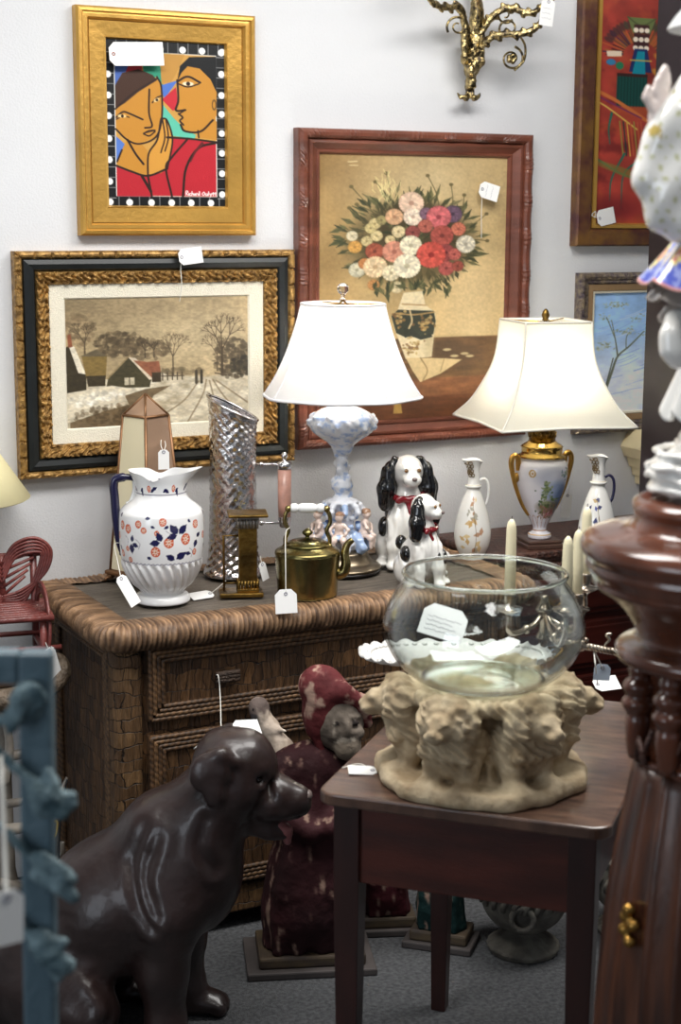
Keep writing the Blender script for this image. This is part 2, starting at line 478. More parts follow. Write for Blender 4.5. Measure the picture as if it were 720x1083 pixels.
# ---- 1. two women in a wide gold frame
W, H = .512, .592
t = thing('framed_painting', 'two women painted flat in red and ochre, dotted black border, wide plain gold frame', 'painting', (1.388, WALL, 1.690), group='framed paintings on the wall')
frame('outer_moulding', W, H, [(0, 0), (0, .028), (.006, .034), (.014, .036), (.018, .030), (.022, .031), (.030, .031), (.035, .024), (.037, .018)], M_gold, t, .92)
frame('inner_panel', W, H, [(.036, .016), (.038, .0215), (.079, .0195), (.083, .022), (.087, .012)], M_gold, t, .92, seg=8)
p = Paint((148, 120, 490, 605), 200, 284, (14, 16, 18))
for i, y in enumerate([146, 209, 271, 327, 384, 443, 504, 567, 598]): pass
OC, RD, BR = (190, 132, 48), (178, 34, 46), (62, 38, 26)
p.poly([(172, 155), (463, 155), (463, 575), (172, 575)], (240, 240, 236)); p.poly([(174, 157), (461, 157), (461, 573), (174, 573)], (196, 148, 72))
p.poly([(250, 157), (330, 157), (305, 260), (255, 225)], (44, 140, 110)); p.poly([(190, 190), (250, 190), (250, 215), (190, 222)], (176, 44, 52)); p.poly([(174, 190), (215, 190), (185, 260), (174, 300)], (70, 100, 170))
p.poly([(300, 157), (372, 157), (346, 215), (332, 240), (305, 245)], (182, 134, 62)); p.poly([(300, 250), (352, 232), (312, 288)], (76, 112, 190))
p.poly([(305, 290), (346, 252), (352, 312), (336, 322)], (190, 40, 52)); p.poly([(304, 300), (340, 345), (380, 382), (402, 390), (398, 402), (330, 395), (306, 350)], (92, 186, 160))
p.poly([(174, 400), (206, 430), (180, 470), (174, 472)], (84, 120, 196))
p.poly([(408, 370), (456, 340), (463, 350), (463, 404), (408, 398)], OC)
p.poly([(350, 215), (362, 195), (400, 185), (445, 215), (463, 260), (463, 330), (450, 362), (415, 378), (370, 380), (357, 362), (362, 345), (354, 330), (345, 318), (352, 290)], OC)
p.poly([(350, 235), (358, 190), (385, 163), (463, 158), (463, 262), (446, 225), (415, 195), (380, 190), (362, 210)], (16, 18, 20)); p.ell(456, 268, 8, 14, OC); p.ell(456, 300, 7, 16, (92, 66, 30)); p.ell(456, 300, 4, 11, OC)
p.poly([(174, 320), (225, 275), (290, 225), (304, 250), (304, 345), (285, 400), (240, 420), (205, 410), (174, 378)], OC)
p.poly([(174, 322), (174, 255), (195, 218), (240, 205), (280, 220), (292, 235), (240, 270), (200, 305)], BR)
p.poly([(205, 408), (245, 420), (262, 440), (262, 512), (215, 502), (174, 480), (190, 440)], OC)
p.poly([(174, 488), (215, 502), (262, 514), (272, 575), (174, 575)], RD); p.poly([(318, 400), (380, 402), (461, 408), (461, 573), (270, 573), (262, 512), (312, 490)], RD)
p.poly([(262, 512), (265, 450), (290, 408), (300, 350), (308, 344), (318, 350), (330, 385), (333, 420), (318, 492), (300, 505)], (204, 146, 60))
DK = (40, 24, 18)
for q, w in [([(174, 322), (225, 275), (292, 230)], 5), ([(292, 225), (304, 255), (304, 345), (286, 400), (240, 421), (205, 410), (174, 380)], 5), ([(270, 262), (268, 330), (276, 368), (256, 374)], 5),
             ([(176, 346), (195, 330), (215, 335), (250, 350)], 5), ([(278, 300), (290, 286), (302, 280)], 4), ([(176, 352), (196, 342), (212, 345)], 3), ([(252, 390), (268, 382), (284, 380)], 4), ([(252, 392), (268, 397), (284, 384)], 4), ([(254, 390), (284, 381)], 2),
             ([(350, 232), (352, 290), (345, 320), (372, 318)], 6), ([(372, 318), (354, 330)], 4), ([(352, 330), (364, 340), (356, 350), (366, 362)], 5), ([(358, 362), (370, 380), (415, 380), (452, 345)], 6), ([(350, 236), (380, 220), (416, 236)], 6), ([(352, 242), (380, 250), (412, 240)], 4),
             ([(408, 378), (410, 398)], 5), ([(318, 400), (380, 402), (461, 410)], 6), ([(461, 412), (408, 430), (372, 490), (362, 573)], 7), ([(376, 405), (330, 460), (314, 492), (330, 573)], 6), ([(262, 512), (265, 450), (290, 408), (301, 350), (306, 345)], 5), ([(306, 345), (318, 349), (331, 385), (333, 420), (318, 492)], 5),
             ([(306, 348), (312, 400), (300, 445)], 4), ([(316, 350), (322, 400), (312, 440)], 4), ([(174, 486), (215, 502), (262, 514), (318, 492)], 6), ([(262, 514), (272, 573)], 6), ([(206, 410), (228, 450), (250, 480)], 6), ([(190, 440), (176, 474)], 5), ([(245, 515), (270, 560)], 8)]:
    p.line(q, w, DK)
p.ell(381, 241, 16, 6, (232, 220, 190)); p.ell(381, 241, 6, 6, DK); p.ell(192, 342, 12, 5, (226, 200, 140)); p.ell(193, 342, 4, 5, DK); p.ell(290, 292, 9, 5, (226, 200, 140), rot=-.5); p.ell(291, 292, 4, 4, DK)
p.line([(420, 415), (400, 440), (386, 470)], 9, (92, 30, 30), w2=3)
for x in range(150, 490, 29): p.line([(x, 120), (x, 155)], 2, (150, 150, 150)); p.line([(x, 577), (x, 605)], 2, (150, 150, 150))
for y in range(160, 605, 30): p.line([(148, y), (172, y)], 2, (150, 150, 150)); p.line([(464, y), (490, y)], 2, (150, 150, 150))
for x in (302, 366, 422, 481): p.ell(x, 144, 9.5, 10, (245, 245, 242))
for y in (146, 209, 271, 327, 384, 443, 504, 567): p.ell(478, y, 9.5, 10, (245, 245, 242))
for y in (223, 283, 342, 408, 469, 532, 592): p.ell(155, y, 8.5, 10, (245, 245, 242))
for x in (209, 271, 329, 386, 444): p.ell(x, 593, 9.5, 10, (245, 245, 242))
WH = (248, 240, 236)
sig = "R 0 0,0 -12,5 -13,6 -9,1 -6,7 0|i 9 0,9 -6|c 15 -6,11 -4,12 0,16 0|h 18 0,19 -12,18 -4,22 -6,23 0|a 28 -5,24 -3,27 0,29 -5,30 0|r 32 0,33 -6,36 -6|d 41 -5,37 -3,40 0,42 -12,43 0|O 56 -10,50 -5,54 0,59 -5,56 -11|u 61 -6,62 0,66 -1,66 -6,67 0|l 69 0,71 -12,70 -1|y 74 -6,76 -1,80 -6,76 5|q 84 -8,82 -5,86 -5,86 -9,85 1|q 91 -8,89 -5,93 -5,93 -9,92 1".split('|')
for st in sig:
    w = st.split(' ', 1)[1].replace(' ', ',').split(','); w = [float(v) for v in w]
    p.line([(371+.94*w[i], 570+.95*w[i+1]) for i in range(0, len(w)-1, 2)], 2.4, WH)
p.canvas('canvas', W-.168, H-.156, M_paint, t, (.084, -.013, .078))

# ---- 2. winter landscape
W, H = .816, .606
t = thing('framed_painting', 'sepia snowy village road painting in black and carved gold frame with cream liner', 'painting', (1.204, WALL, 1.044), group='framed paintings on the wall')
def lip(s, a, q): return .0035*(abs(math.sin(s*2*PI/.038)) > .93)-.001
frame('outer_moulding', W, H, [(0, 0), (0, .03), (.004, .036), (.010, .038), (.016, .036), (.021, .028)], M_golddark, t, .95, seg=120, relief=lambda s, a, q: -.006*(math.sin(s*2*PI/.045) > .93))
frame('black_band', W, H, [(.021, .024), (.024, .034), (.036, .038), (.050, .034), (.056, .026)], M_black, t, .95, seg=8)
def leafy(s, a, q):
    x = s*2*PI/.026
    return .006*(math.sin(x+math.sin(a*6)*2.2)*math.sin(a*PI*3+1.2*math.sin(x*.5)))+.0035*vnoise(np.array([s*160, a*9, q*3.]), 3)
frame('carved_gilt_moulding', W, H, [(.056, .024), (.058, .032)]+[(.060+.026*i/9, .034-.010*i/9+.004*math.sin(i*PI/9)) for i in range(10)]+[(.088, .026), (.092, .024), (.095, .016)], M_golddark, t, .95, seg=300, relief=leafy)
frame('linen_liner', W, H, [(.095, .019), (.136, .0165), (.141, .011)], M_linen, t, .92, seg=4)
p = Paint((142, 150, 588, 470), 260, 200, (166, 146, 112))
n1 = p.noise(.012, 3); n2 = p.noise(.05, 8)
p.I = np.array([170, 148, 110])/255*(.72+.5*n1+.12*n2)[..., None]
p.ell(470, 250, 150, 70, (200, 182, 146), .5, 90); p.ell(200, 170, 90, 40, (128, 108, 78), .45, 60); p.ell(330, 180, 120, 30, (140, 120, 90), .4, 50)
sn = 345+6*np.sin(p.X*.03)
p.mixin((p.Y-sn)/6, (204, 194, 172)); 
gx = p.noise(.035, 21, 4, 2.2); p.mixin(((p.Y > sn)*np.clip((gx-.5)*3, 0, 1))*.55, (150, 132, 100)); p.mixin(((p.Y > sn)*np.clip((.42-gx)*5, 0, 1)), (232, 226, 208))
rs = random.Random(5)
def tree(x, y, h, w, col, lean=0, depth=4, ang=-PI/2):
    x2, y2 = x+h*math.cos(ang+lean), y+h*math.sin(ang+lean)
    p.line([(x, y), (x2, y2)], w, col, w2=w*.6)
    if depth:
        for a in (-.5, .05, .48): tree(x2, y2, h*rs.uniform(.5, .68), w*.55, col, rs.uniform(-.15, .15), depth-1, ang+lean+a)
def bush(cx, cy, rx, ry, col, n=200, al=.55, r=(3, 8)):
    for _ in range(n):
        a, q = rs.uniform(0, 2*PI), math.sqrt(rs.random()); k = rs.uniform(.7, 1.25)
        p.ell(cx+rx*q*math.cos(a), cy+ry*q*math.sin(a), rs.uniform(*r), rs.uniform(*r)*.8, tuple(np.clip(np.array(col)*k, 0, 255)), al)
bush(270, 265, 60, 30, (96, 80, 58)); bush(335, 280, 60, 26, (110, 92, 68), 140); bush(178, 225, 36, 40, (128, 106, 76), 160, .35); bush(548, 310, 50, 50, (84, 72, 54), 260); bush(570, 330, 30, 26, (60, 54, 42), 90); bush(420, 338, 60, 8, (132, 114, 84), 60)
tree(188, 300, 40, 5, (90, 74, 54)); tree(520, 350, 62, 7, (74, 60, 44)); tree(508, 340, 40, 4, (96, 80, 58)); tree(398, 345, 44, 4.5, (92, 76, 56)); tree(330, 300, 18, 3, (70, 58, 44)); tree(352, 300, 16, 3, (70, 58, 44))
p.poly([(142, 270), (158, 262), (190, 335), (190, 385), (142, 385)], (62, 54, 38)); p.poly([(150, 262), (164, 268), (190, 336), (172, 332)], (224, 216, 198)); p.poly([(148, 240), (156, 236), (160, 268), (150, 270)], (150, 80, 52))
p.poly([(180, 290), (240, 290), (236, 345), (190, 345)], (134, 108, 54)); p.poly([(176, 292), (214, 276), (242, 294)], (104, 92, 70)); p.poly([(190, 340), (236, 340), (234, 366), (194, 366)], (66, 56, 38))
p.poly([(236, 372), (242, 345), (290, 298), (345, 355), (340, 374)], (74, 68, 46)); p.poly([(290, 298), (306, 300), (360, 350), (340, 356)], (214, 200, 178)); p.poly([(302, 306), (330, 310), (362, 345), (345, 350)], (160, 92, 64)); p.line([(240, 348), (290, 297)], 4, (150, 128, 90))
p.poly([(318, 312), (364, 310), (368, 338), (348, 336)], (150, 84, 60)); p.poly([(346, 338), (368, 338), (368, 362), (346, 362)], (70, 58, 42)); p.poly([(280, 348), (304, 348), (304, 366), (280, 366)], (196, 186, 160)); p.line([(292, 348), (292, 366)], 2, DK)
p.poly([(142, 380), (250, 366), (300, 376), (250, 410), (180, 430), (142, 445)], (216, 206, 184)); p.poly([(150, 452), (230, 428), (290, 415), (280, 392), (330, 378), (392, 372), (350, 395), (330, 430), (400, 470), (150, 470)], (104, 82, 54), .85)
bush(250, 440, 90, 26, (92, 72, 48), 120, .4); bush(180, 400, 36, 14, (234, 228, 212), 60, .5); bush(240, 388, 40, 12, (234, 228, 212), 60, .5)
for q in ([(480, 362), (470, 400), (430, 470)], [(496, 362), (520, 400), (560, 450)], [(460, 365), (425, 410), (380, 440)], [(505, 365), (545, 395), (585, 425)], [(488, 365), (500, 420), (500, 470)]): p.line(q, 4, (138, 118, 88), .8)
for x in (455, 468): p.line([(x, 342), (x, 368)], 7, (70, 62, 50)); p.ell(x, 339, 3.4, 4, (70, 60, 48))
for x in range(372, 425, 12): p.line([(x, 340), (x, 358)], 3, (80, 66, 48))
p.line([(370, 348), (424, 349)], 2.5, (80, 66, 48)); p.line([(502, 346), (530, 352)], 3, (80, 66, 48))
p.grain(.16, .13, 4, 1.8); p.canvas('canvas', W-.276, H-.250, M_paint, t, (.138, -.012, .125), grey=.25)

# ---- 3. flowers in a vase
W, H = .792, .916
t = thing('framed_painting', 'large bouquet in a decorated vase, carved reddish mahogany frame', 'painting', (2.030, WALL, 1.073), group='framed paintings on the wall')
def scal(s, a, q):
    k = math.exp(-((s % .11)-.055)**2/.0007)
    return .007*k*math.sin(a*PI)+.002*math.sin(s*2*PI/.014)*k
frame('carved_outer_moulding', W, H, [(0, 0), (0, .03), (.003, .036), (.012, .042), (.022, .042), (.029, .036), (.032, .028)], M_mahog, t, .9, seg=160, relief=scal)
frame('inner_moulding', W, H, [(.032, .028), (.036, .033), (.044, .034), (.056, .024), (.064, .018), (.067, .021), (.072, .021), (.079, .010)], M_mahog, t, .9, seg=6)
p = Paint((90, 108, 615, 885), 236, 330, (190, 158, 104))
n1 = p.noise(.006, 5); n2 = p.noise(.025, 9)
p.I = np.array([200, 168, 112])/255*(.64+.6*n1+.10*n2)[..., None]
p.ell(110, 130, 170, 90, (112, 78, 36), .55, 160); p.ell(110, 420, 60, 260, (150, 112, 60), .5, 120); p.ell(400, 180, 180, 90, (226, 204, 160), .55, 160); p.ell(520, 560, 110, 200, (222, 196, 150), .6, 150); p.ell(560, 150, 90, 60, (190, 160, 110), .4, 90)
g = p.noise(.02, 31, 4, 4.0)
tb = (p.Y-640)/4; p.mixin(tb, np.array([112, 78, 46])*(.7+.6*g)[..., None]); p.mixin(np.clip((p.Y-760)/6, 0, 1)*.9, np.array([140, 84, 50])*(.7+.6*g)[..., None]); p.mixin(np.clip((p.Y-815)/6, 0, 1)*.9, np.array([104, 58, 34])*(.7+.6*g)[..., None])
p.ell(470, 690, 90, 40, (70, 46, 28), .5, 40)
def leaf(x, y, a, L, w, col):
    x2, y2 = x+L*math.cos(a), y+L*math.sin(a); mx, my = x+L*.5*math.cos(a), y+L*.5*math.sin(a); px, py = -math.sin(a)*w, math.cos(a)*w
    p.poly([(x, y), (mx-px, my-py), (x2, y2), (mx+px, my+py)], col, .9); p.line([(x, y), (x2, y2)], 1.6, tuple(c*.7 for c in col))
GR = [(88, 92, 60), (70, 78, 52), (112, 110, 70), (58, 66, 46), (130, 124, 84)]
for i in range(190):
    a = rs.uniform(-PI, PI); q = rs.uniform(.55, 1.0); x = 340+190*q*math.cos(a); y = 350+128*q*math.sin(a)
    leaf(x, y, a+rs.uniform(-.6, .6), rs.uniform(24, 52), rs.uniform(4, 8), rs.choice(GR))
for x0, y0, x1, y1 in [(250, 300, 175, 200), (260, 290, 190, 250), (280, 260, 270, 160), (420, 260, 385, 165), (450, 280, 452, 190), (470, 290, 490, 220), (300, 270, 240, 185), (490, 320, 556, 275), (500, 350, 560, 355), (230, 330, 170, 260)]:
    p.line([(x0, y0), ((x0+x1)/2+6, (y0+y1)/2), (x1, y1)], 2.5, (96, 90, 56)); p.ell(x1, y1, 6, 5, (108, 94, 58))
for i in range(60): x, y = 270+rs.gauss(0, 16), 215+rs.gauss(0, 26); p.line([(x, y), (x+rs.uniform(-10, 10), y-rs.uniform(8, 24))], 2, (232, 218, 150), .7)
p.ell(345, 360, 175, 118, (84, 74, 48), .8, 40); p.ell(360, 330, 120, 90, (64, 56, 40), .7, 30)
for i in range(120):
    a = rs.uniform(-PI, PI); q = rs.uniform(0, .8); leaf(340+170*q*math.cos(a), 350+115*q*math.sin(a), rs.uniform(-PI, PI), rs.uniform(18, 36), 5, rs.choice(GR))
def bloom(x, y, r, col, dark, n=26, ry=.92):
    mu = np.array([188, 160, 112]); col = np.array(col)*.86+mu*.14; dark = tuple(np.array(dark)*.88+mu*.12)
    p.ell(x, y, r*1.03, r*ry*1.03, dark, .95, 4)
    for ring, q in ((.78, 1), (.56, .8), (.34, .6)):
        for k in range(int(n*q)):
            a = 2*PI*k/(n*q)+ring*3; s = rs.uniform(.82, 1.12)
            p.ell(x+r*ring*math.cos(a), y+r*ry*ring*math.sin(a), r*.26, r*.14, tuple(np.clip(np.array(col)*s, 0, 255)), .9, 2, a)
    p.ell(x, y, r*.22, r*.2, tuple(np.array(dark)*.9), .8, 3)
for b in [(240, 305, 16, (214, 196, 140), (150, 128, 72)), (245, 340, 16, (222, 204, 150), (160, 138, 80)), (218, 355, 15, (206, 190, 136), (140, 120, 70)), (228, 318, 15, (206, 190, 130), (132, 112, 66)), (305, 328, 18, (224, 206, 160), (150, 122, 76)), (282, 352, 14, (216, 198, 146), (140, 112, 66)), (258, 295, 14, (150, 140, 90), (90, 84, 54)),
          (293, 285, 24, (222, 168, 130), (176, 116, 84)), (340, 245, 34, (236, 200, 180), (200, 140, 120)), (345, 285, 26, (240, 220, 206), (206, 168, 150)), (186, 372, 18, (222, 158, 70), (170, 110, 44)), (178, 340, 15, (214, 206, 176), (160, 150, 120)), (192, 438, 22, (196, 196, 176), (146, 146, 120)), (240, 385, 25, (168, 70, 54), (112, 40, 34)), (212, 420, 16, (206, 120, 60), (150, 76, 40)), (238, 482, 16, (200, 130, 70), (140, 84, 44)),
          (382, 275, 18, (120, 84, 120), (64, 44, 76)), (458, 276, 26, (92, 66, 104), (48, 34, 62)), (418, 285, 34, (214, 88, 104), (150, 40, 60)), (380, 312, 20, (186, 84, 76), (120, 44, 44)), (475, 320, 20, (214, 104, 84), (150, 56, 48)), (428, 340, 32, (176, 64, 62), (112, 34, 40)), (345, 330, 20, (150, 60, 64), (96, 30, 40)), (440, 390, 26, (150, 52, 62), (92, 26, 36)), (465, 395, 18, (196, 80, 80), (130, 40, 44)), (442, 436, 22, (186, 70, 74), (116, 36, 42)), (475, 430, 16, (160, 60, 56), (100, 34, 34)),
          (497, 365, 27, (222, 218, 204), (170, 166, 152)), (294, 386, 32, (226, 140, 120), (172, 84, 74)), (340, 368, 30, (236, 230, 206), (184, 176, 146)), (398, 396, 40, (222, 66, 62), (160, 30, 36)), (242, 430, 32, (242, 212, 170), (200, 156, 110)), (286, 448, 24, (232, 222, 190), (180, 166, 130)), (330, 428, 37, (240, 234, 212), (190, 182, 150)), (302, 490, 18, (214, 200, 160), (150, 136, 96))]: bloom(*b)
for i in range(26):
    leaf(rs.uniform(230, 470), rs.uniform(465, 495), rs.uniform(.3, 2.8), rs.uniform(24, 44), 7, rs.choice(GR[:4]))
p.poly([(322, 505), (374, 500), (384, 545), (412, 566), (414, 590), (404, 700), (330, 704), (300, 620), (288, 575), (306, 555)], (224, 208, 170)); p.ell(395, 640, 14, 60, (166, 146, 104), .5, 16)
p.poly([(288, 575), (306, 556), (408, 562), (414, 592), (408, 632), (380, 640), (350, 620), (330, 640), (302, 625)], (52, 58, 48)); 
for cx_, cy_, sx_, sy_, n_ in ((384, 596, 11, 16, 40), (308, 592, 8, 13, 26), (350, 670, 13, 15, 34)):
    for _ in range(n_): p.ell(cx_+rs.gauss(0, sx_), cy_+rs.gauss(0, sy_), rs.uniform(2.5, 6), rs.uniform(2, 5), rs.choice([(176, 140, 78), (150, 112, 60), (196, 164, 104), (130, 92, 56)]), .85)
p.poly([(322, 612), (342, 606), (356, 622), (372, 634), (400, 630), (406, 640), (372, 648), (346, 636), (326, 640)], (46, 52, 44)); p.line([(300, 566), (350, 572), (410, 566)], 4, (176, 140, 86)); p.line([(340, 560), (346, 590), (338, 612)], 5, (200, 176, 130)); p.line([(308, 802), (308, 822)], 5, (170, 130, 60)); p.poly([(300, 826), (316, 826), (322, 866), (296, 866)], (184, 142, 66)); p.ell(308, 824, 8, 6, (204, 164, 86))
p.line([(318, 540), (384, 545)], 4, (180, 140, 90)); p.line([(318, 505), (376, 500)], 5, (186, 160, 110))
p.poly([(330, 700), (372, 702), (440, 706), (492, 712), (430, 752), (372, 775), (350, 740)], (214, 186, 134)); p.line([(372, 702), (392, 740), (380, 770)], 4, (160, 130, 84)); p.line([(440, 708), (430, 745)], 3, (170, 140, 92))
for x, y in ((470, 700), (500, 694), (515, 702), (448, 680)): p.ell(x, y, 12, 4, (214, 196, 150), .8)
p.line([(166, 130), (190, 128)], 3, (220, 200, 150)); p.line([(170, 140), (192, 140)], 2, (220, 200, 150))
p.grain(.08, .16, 14); p.canvas('canvas', W-.156, H-.140, M_paint, t, (.078, -.011, .070), grey=.2)

# ---- 4. red abstract figure
W, H = .50, .84
t = thing('framed_painting', 'tall red abstract feathered figure painting in mottled frame behind the white figurine', 'painting', (2.990, WALL, 1.655), group='framed paintings on the wall')
frame('outer_moulding', W, H, [(0, 0), (0, .03), (.006, .036), (.05, .036), (.062, .026), (.064, .02)], M_rustic, t, .85, seg=6)
frame('gilt_slip', W, H, [(.064, .018), (.066, .028), (.078, .028), (.084, .016)], M_gold, t, .85, seg=4)
p = Paint((490, 0, 711, 600), 120, 290, (172, 42, 32))
p.I = np.array([158, 50, 40])/255*(.55+.9*p.noise(.012, 2)[..., None]); p.mixin(np.clip((p.noise(.02, 12)-.55)*4, 0, 1)*.5, (206, 96, 40)); p.mixin(np.clip((p.noise(.025, 19)-.6)*5, 0, 1)*.5, (92, 20, 26))
for k in range(46):
    a = -PI+k*PI/45*1.0; L = rs.uniform(70, 110); x, y = 592+46*math.cos(a), 160+40*math.sin(a)
    p.line([(x, y), (592+L*math.cos(a), 165+L*math.sin(a))], 3.4, rs.choice([(60, 24, 34), (40, 40, 70), (150, 96, 40), (92, 70, 36), (190, 90, 40)]), .85)
for k in range(16): a = -PI*.85+k*.11; p.ell(592+92*math.cos(a), 160+86*math.sin(a), 12, 6, rs.choice([(44, 30, 50), (70, 40, 40), (50, 60, 46)]), .8, 3, a)
p.poly([(556, 60), (628, 60), (614, 100), (570, 100)], (96, 110, 60)); p.line([(556, 60), (592, 80), (628, 60)], 4, (70, 80, 44))
for r_, yy in enumerate((92, 116, 138)):
    p.poly([(572, yy-14), (612, yy-14), (610, yy+8), (576, yy+8)], (60, 26, 30))
    for x in (578, 592, 606): p.ell(x, yy, 6.5, 6.5, (228, 214, 196))
p.poly([(576, 140), (608, 140), (622, 200), (564, 200)], (20, 40, 96)); p.poly([(584, 146), (602, 146), (606, 205), (572, 205)], (0, 136, 160)); p.line([(566, 170), (620, 170)], 3, (200, 170, 70))
p.poly([(534, 205), (610, 205), (612, 290), (534, 290)], (10, 74, 66)); p.poly([(534, 205), (612, 205), (612, 213), (534, 213)], (56, 26, 24))
for x in range(538, 612, 8): p.line([(x, 214), (x, 290)], 2, (6, 40, 40))
p.poly([(506, 150), (544, 148), (544, 162), (508, 164)], (226, 204, 180)); p.ell(518, 178, 12, 8, (40, 120, 170)); p.ell(540, 186, 10, 10, (30, 120, 80))
for x, y in ((640, 160), (650, 185), (636, 200), (660, 220)): p.ell(x, y, 16, 8, (206, 146, 50), .8, 4, .6)
p.line([(490, 255), (540, 280), (620, 330)], 9, (210, 110, 50)); p.line([(490, 268), (540, 292), (600, 320)], 4, (120, 40, 90)); p.line([(490, 282), (520, 300), (590, 350)], 4, (220, 180, 80))
for x in range(545, 600, 9): p.line([(x, 330), (x+12, 420)], 3, rs.choice([(220, 170, 60), (20, 60, 60), (150, 150, 60), (200, 90, 50)]))
for q in ([(524, 310), (518, 350), (522, 390)], [(560, 415), (530, 480), (526, 540)], [(600, 430), (560, 470), (556, 560)], [(490, 430), (560, 470), (640, 490)]): p.line(q, 6, (24, 110, 92), w2=2)
p.poly([(490, 430), (570, 455), (640, 480), (640, 500), (560, 475), (490, 445)], (130, 120, 50), .7); p.ell(540, 560, 70, 30, (120, 24, 30), .7, 30)
p.canvas('canvas', W-.166, H-.142, M_paint, t, (.083, -.016, .071), grey=.12)

# ---- 5. small blue tree
W, H = .40, .512
t = thing('framed_painting', 'small bare tree on pale blue snow painting, beaded pewter frame, beside right lampshade', 'painting', (3.016, WALL, 1.060), group='framed paintings on the wall')
frame('beaded_moulding', W, H, [(0, 0), (0, .024), (.004, .03), (.012, .033), (.02, .03), (.024, .024), (.03, .026), (.036, .024)], M_silverdark, t, 1, seg=150, relief=lambda s, a, q: .004*abs(math.sin(s*PI/.008)))
frame('wood_slip', W, H, [(.036, .02), (.038, .024), (.056, .022), (.058, .018)], mat('tan_slip', (146, 118, 84), .5), t, 1, seg=4)
frame('cream_slip', W, H, [(.058, .016), (.059, .021), (.064, .02), (.066, .012)], M_linen, t, 1, seg=4)
p = Paint((140, 175, 520, 880), 150, 212, (120, 160, 215))
k = np.clip((p.Y-380)/300, 0, 1)[..., None]; n1 = p.noise(.011, 4)[..., None]; n2 = p.noise(.02, 14, 4, 3)[..., None]
p.I = (np.array([148, 184, 226])*(1-k)+np.array([222, 230, 246])*k)/255*(.86+.34*n1+.14*n2)
for i in range(26): y = rs.uniform(230, 860); x = rs.uniform(150, 480); p.line([(x, y), (x+50, y-14), (x+110, y-rs.uniform(20, 50))], rs.uniform(3, 7), rs.choice([(120, 156, 216), (226, 234, 250), (96, 140, 204), (150, 180, 226)]), .55)
BT = (112, 118, 100)
p.line([(225, 740), (255, 640), (285, 550), (350, 490), (425, 410)], 16, BT, w2=7); p.line([(285, 550), (272, 470), (245, 340)], 10, BT, w2=4); p.line([(265, 440), (230, 350), (215, 320)], 5, BT); p.line([(330, 505), (330, 440), (345, 410)], 5, BT); p.line([(225, 720), (260, 560)], 7, (90, 96, 84))
for cx, cy, n_ in ((240, 250, 26), (295, 245, 22), (210, 320, 16), (385, 330, 18), (345, 405, 16), (215, 480, 26), (300, 400, 12), (420, 420, 8), (190, 500, 10)):
    for _ in range(n_): p.ell(cx+rs.gauss(0, 18), cy+rs.gauss(0, 11), rs.uniform(3, 9), rs.uniform(2, 5), rs.choice([(178, 190, 180), (150, 160, 130), (196, 204, 190), (134, 140, 112)]), .7, None, rs.uniform(-.6, .6))
for q in ([(330, 730), (330, 696), (352, 730), (352, 696)], [(384, 698), (364, 698), (364, 730), (384, 730)], [(364, 714), (380, 714)], [(396, 698), (396, 730)], [(408, 698), (408, 730), (426, 730)]): p.line(q, 6, (240, 246, 254), .8, sp=False)
p.canvas('canvas', W-.130, H-.130, M_paint, t, (.065, -.012, .065))
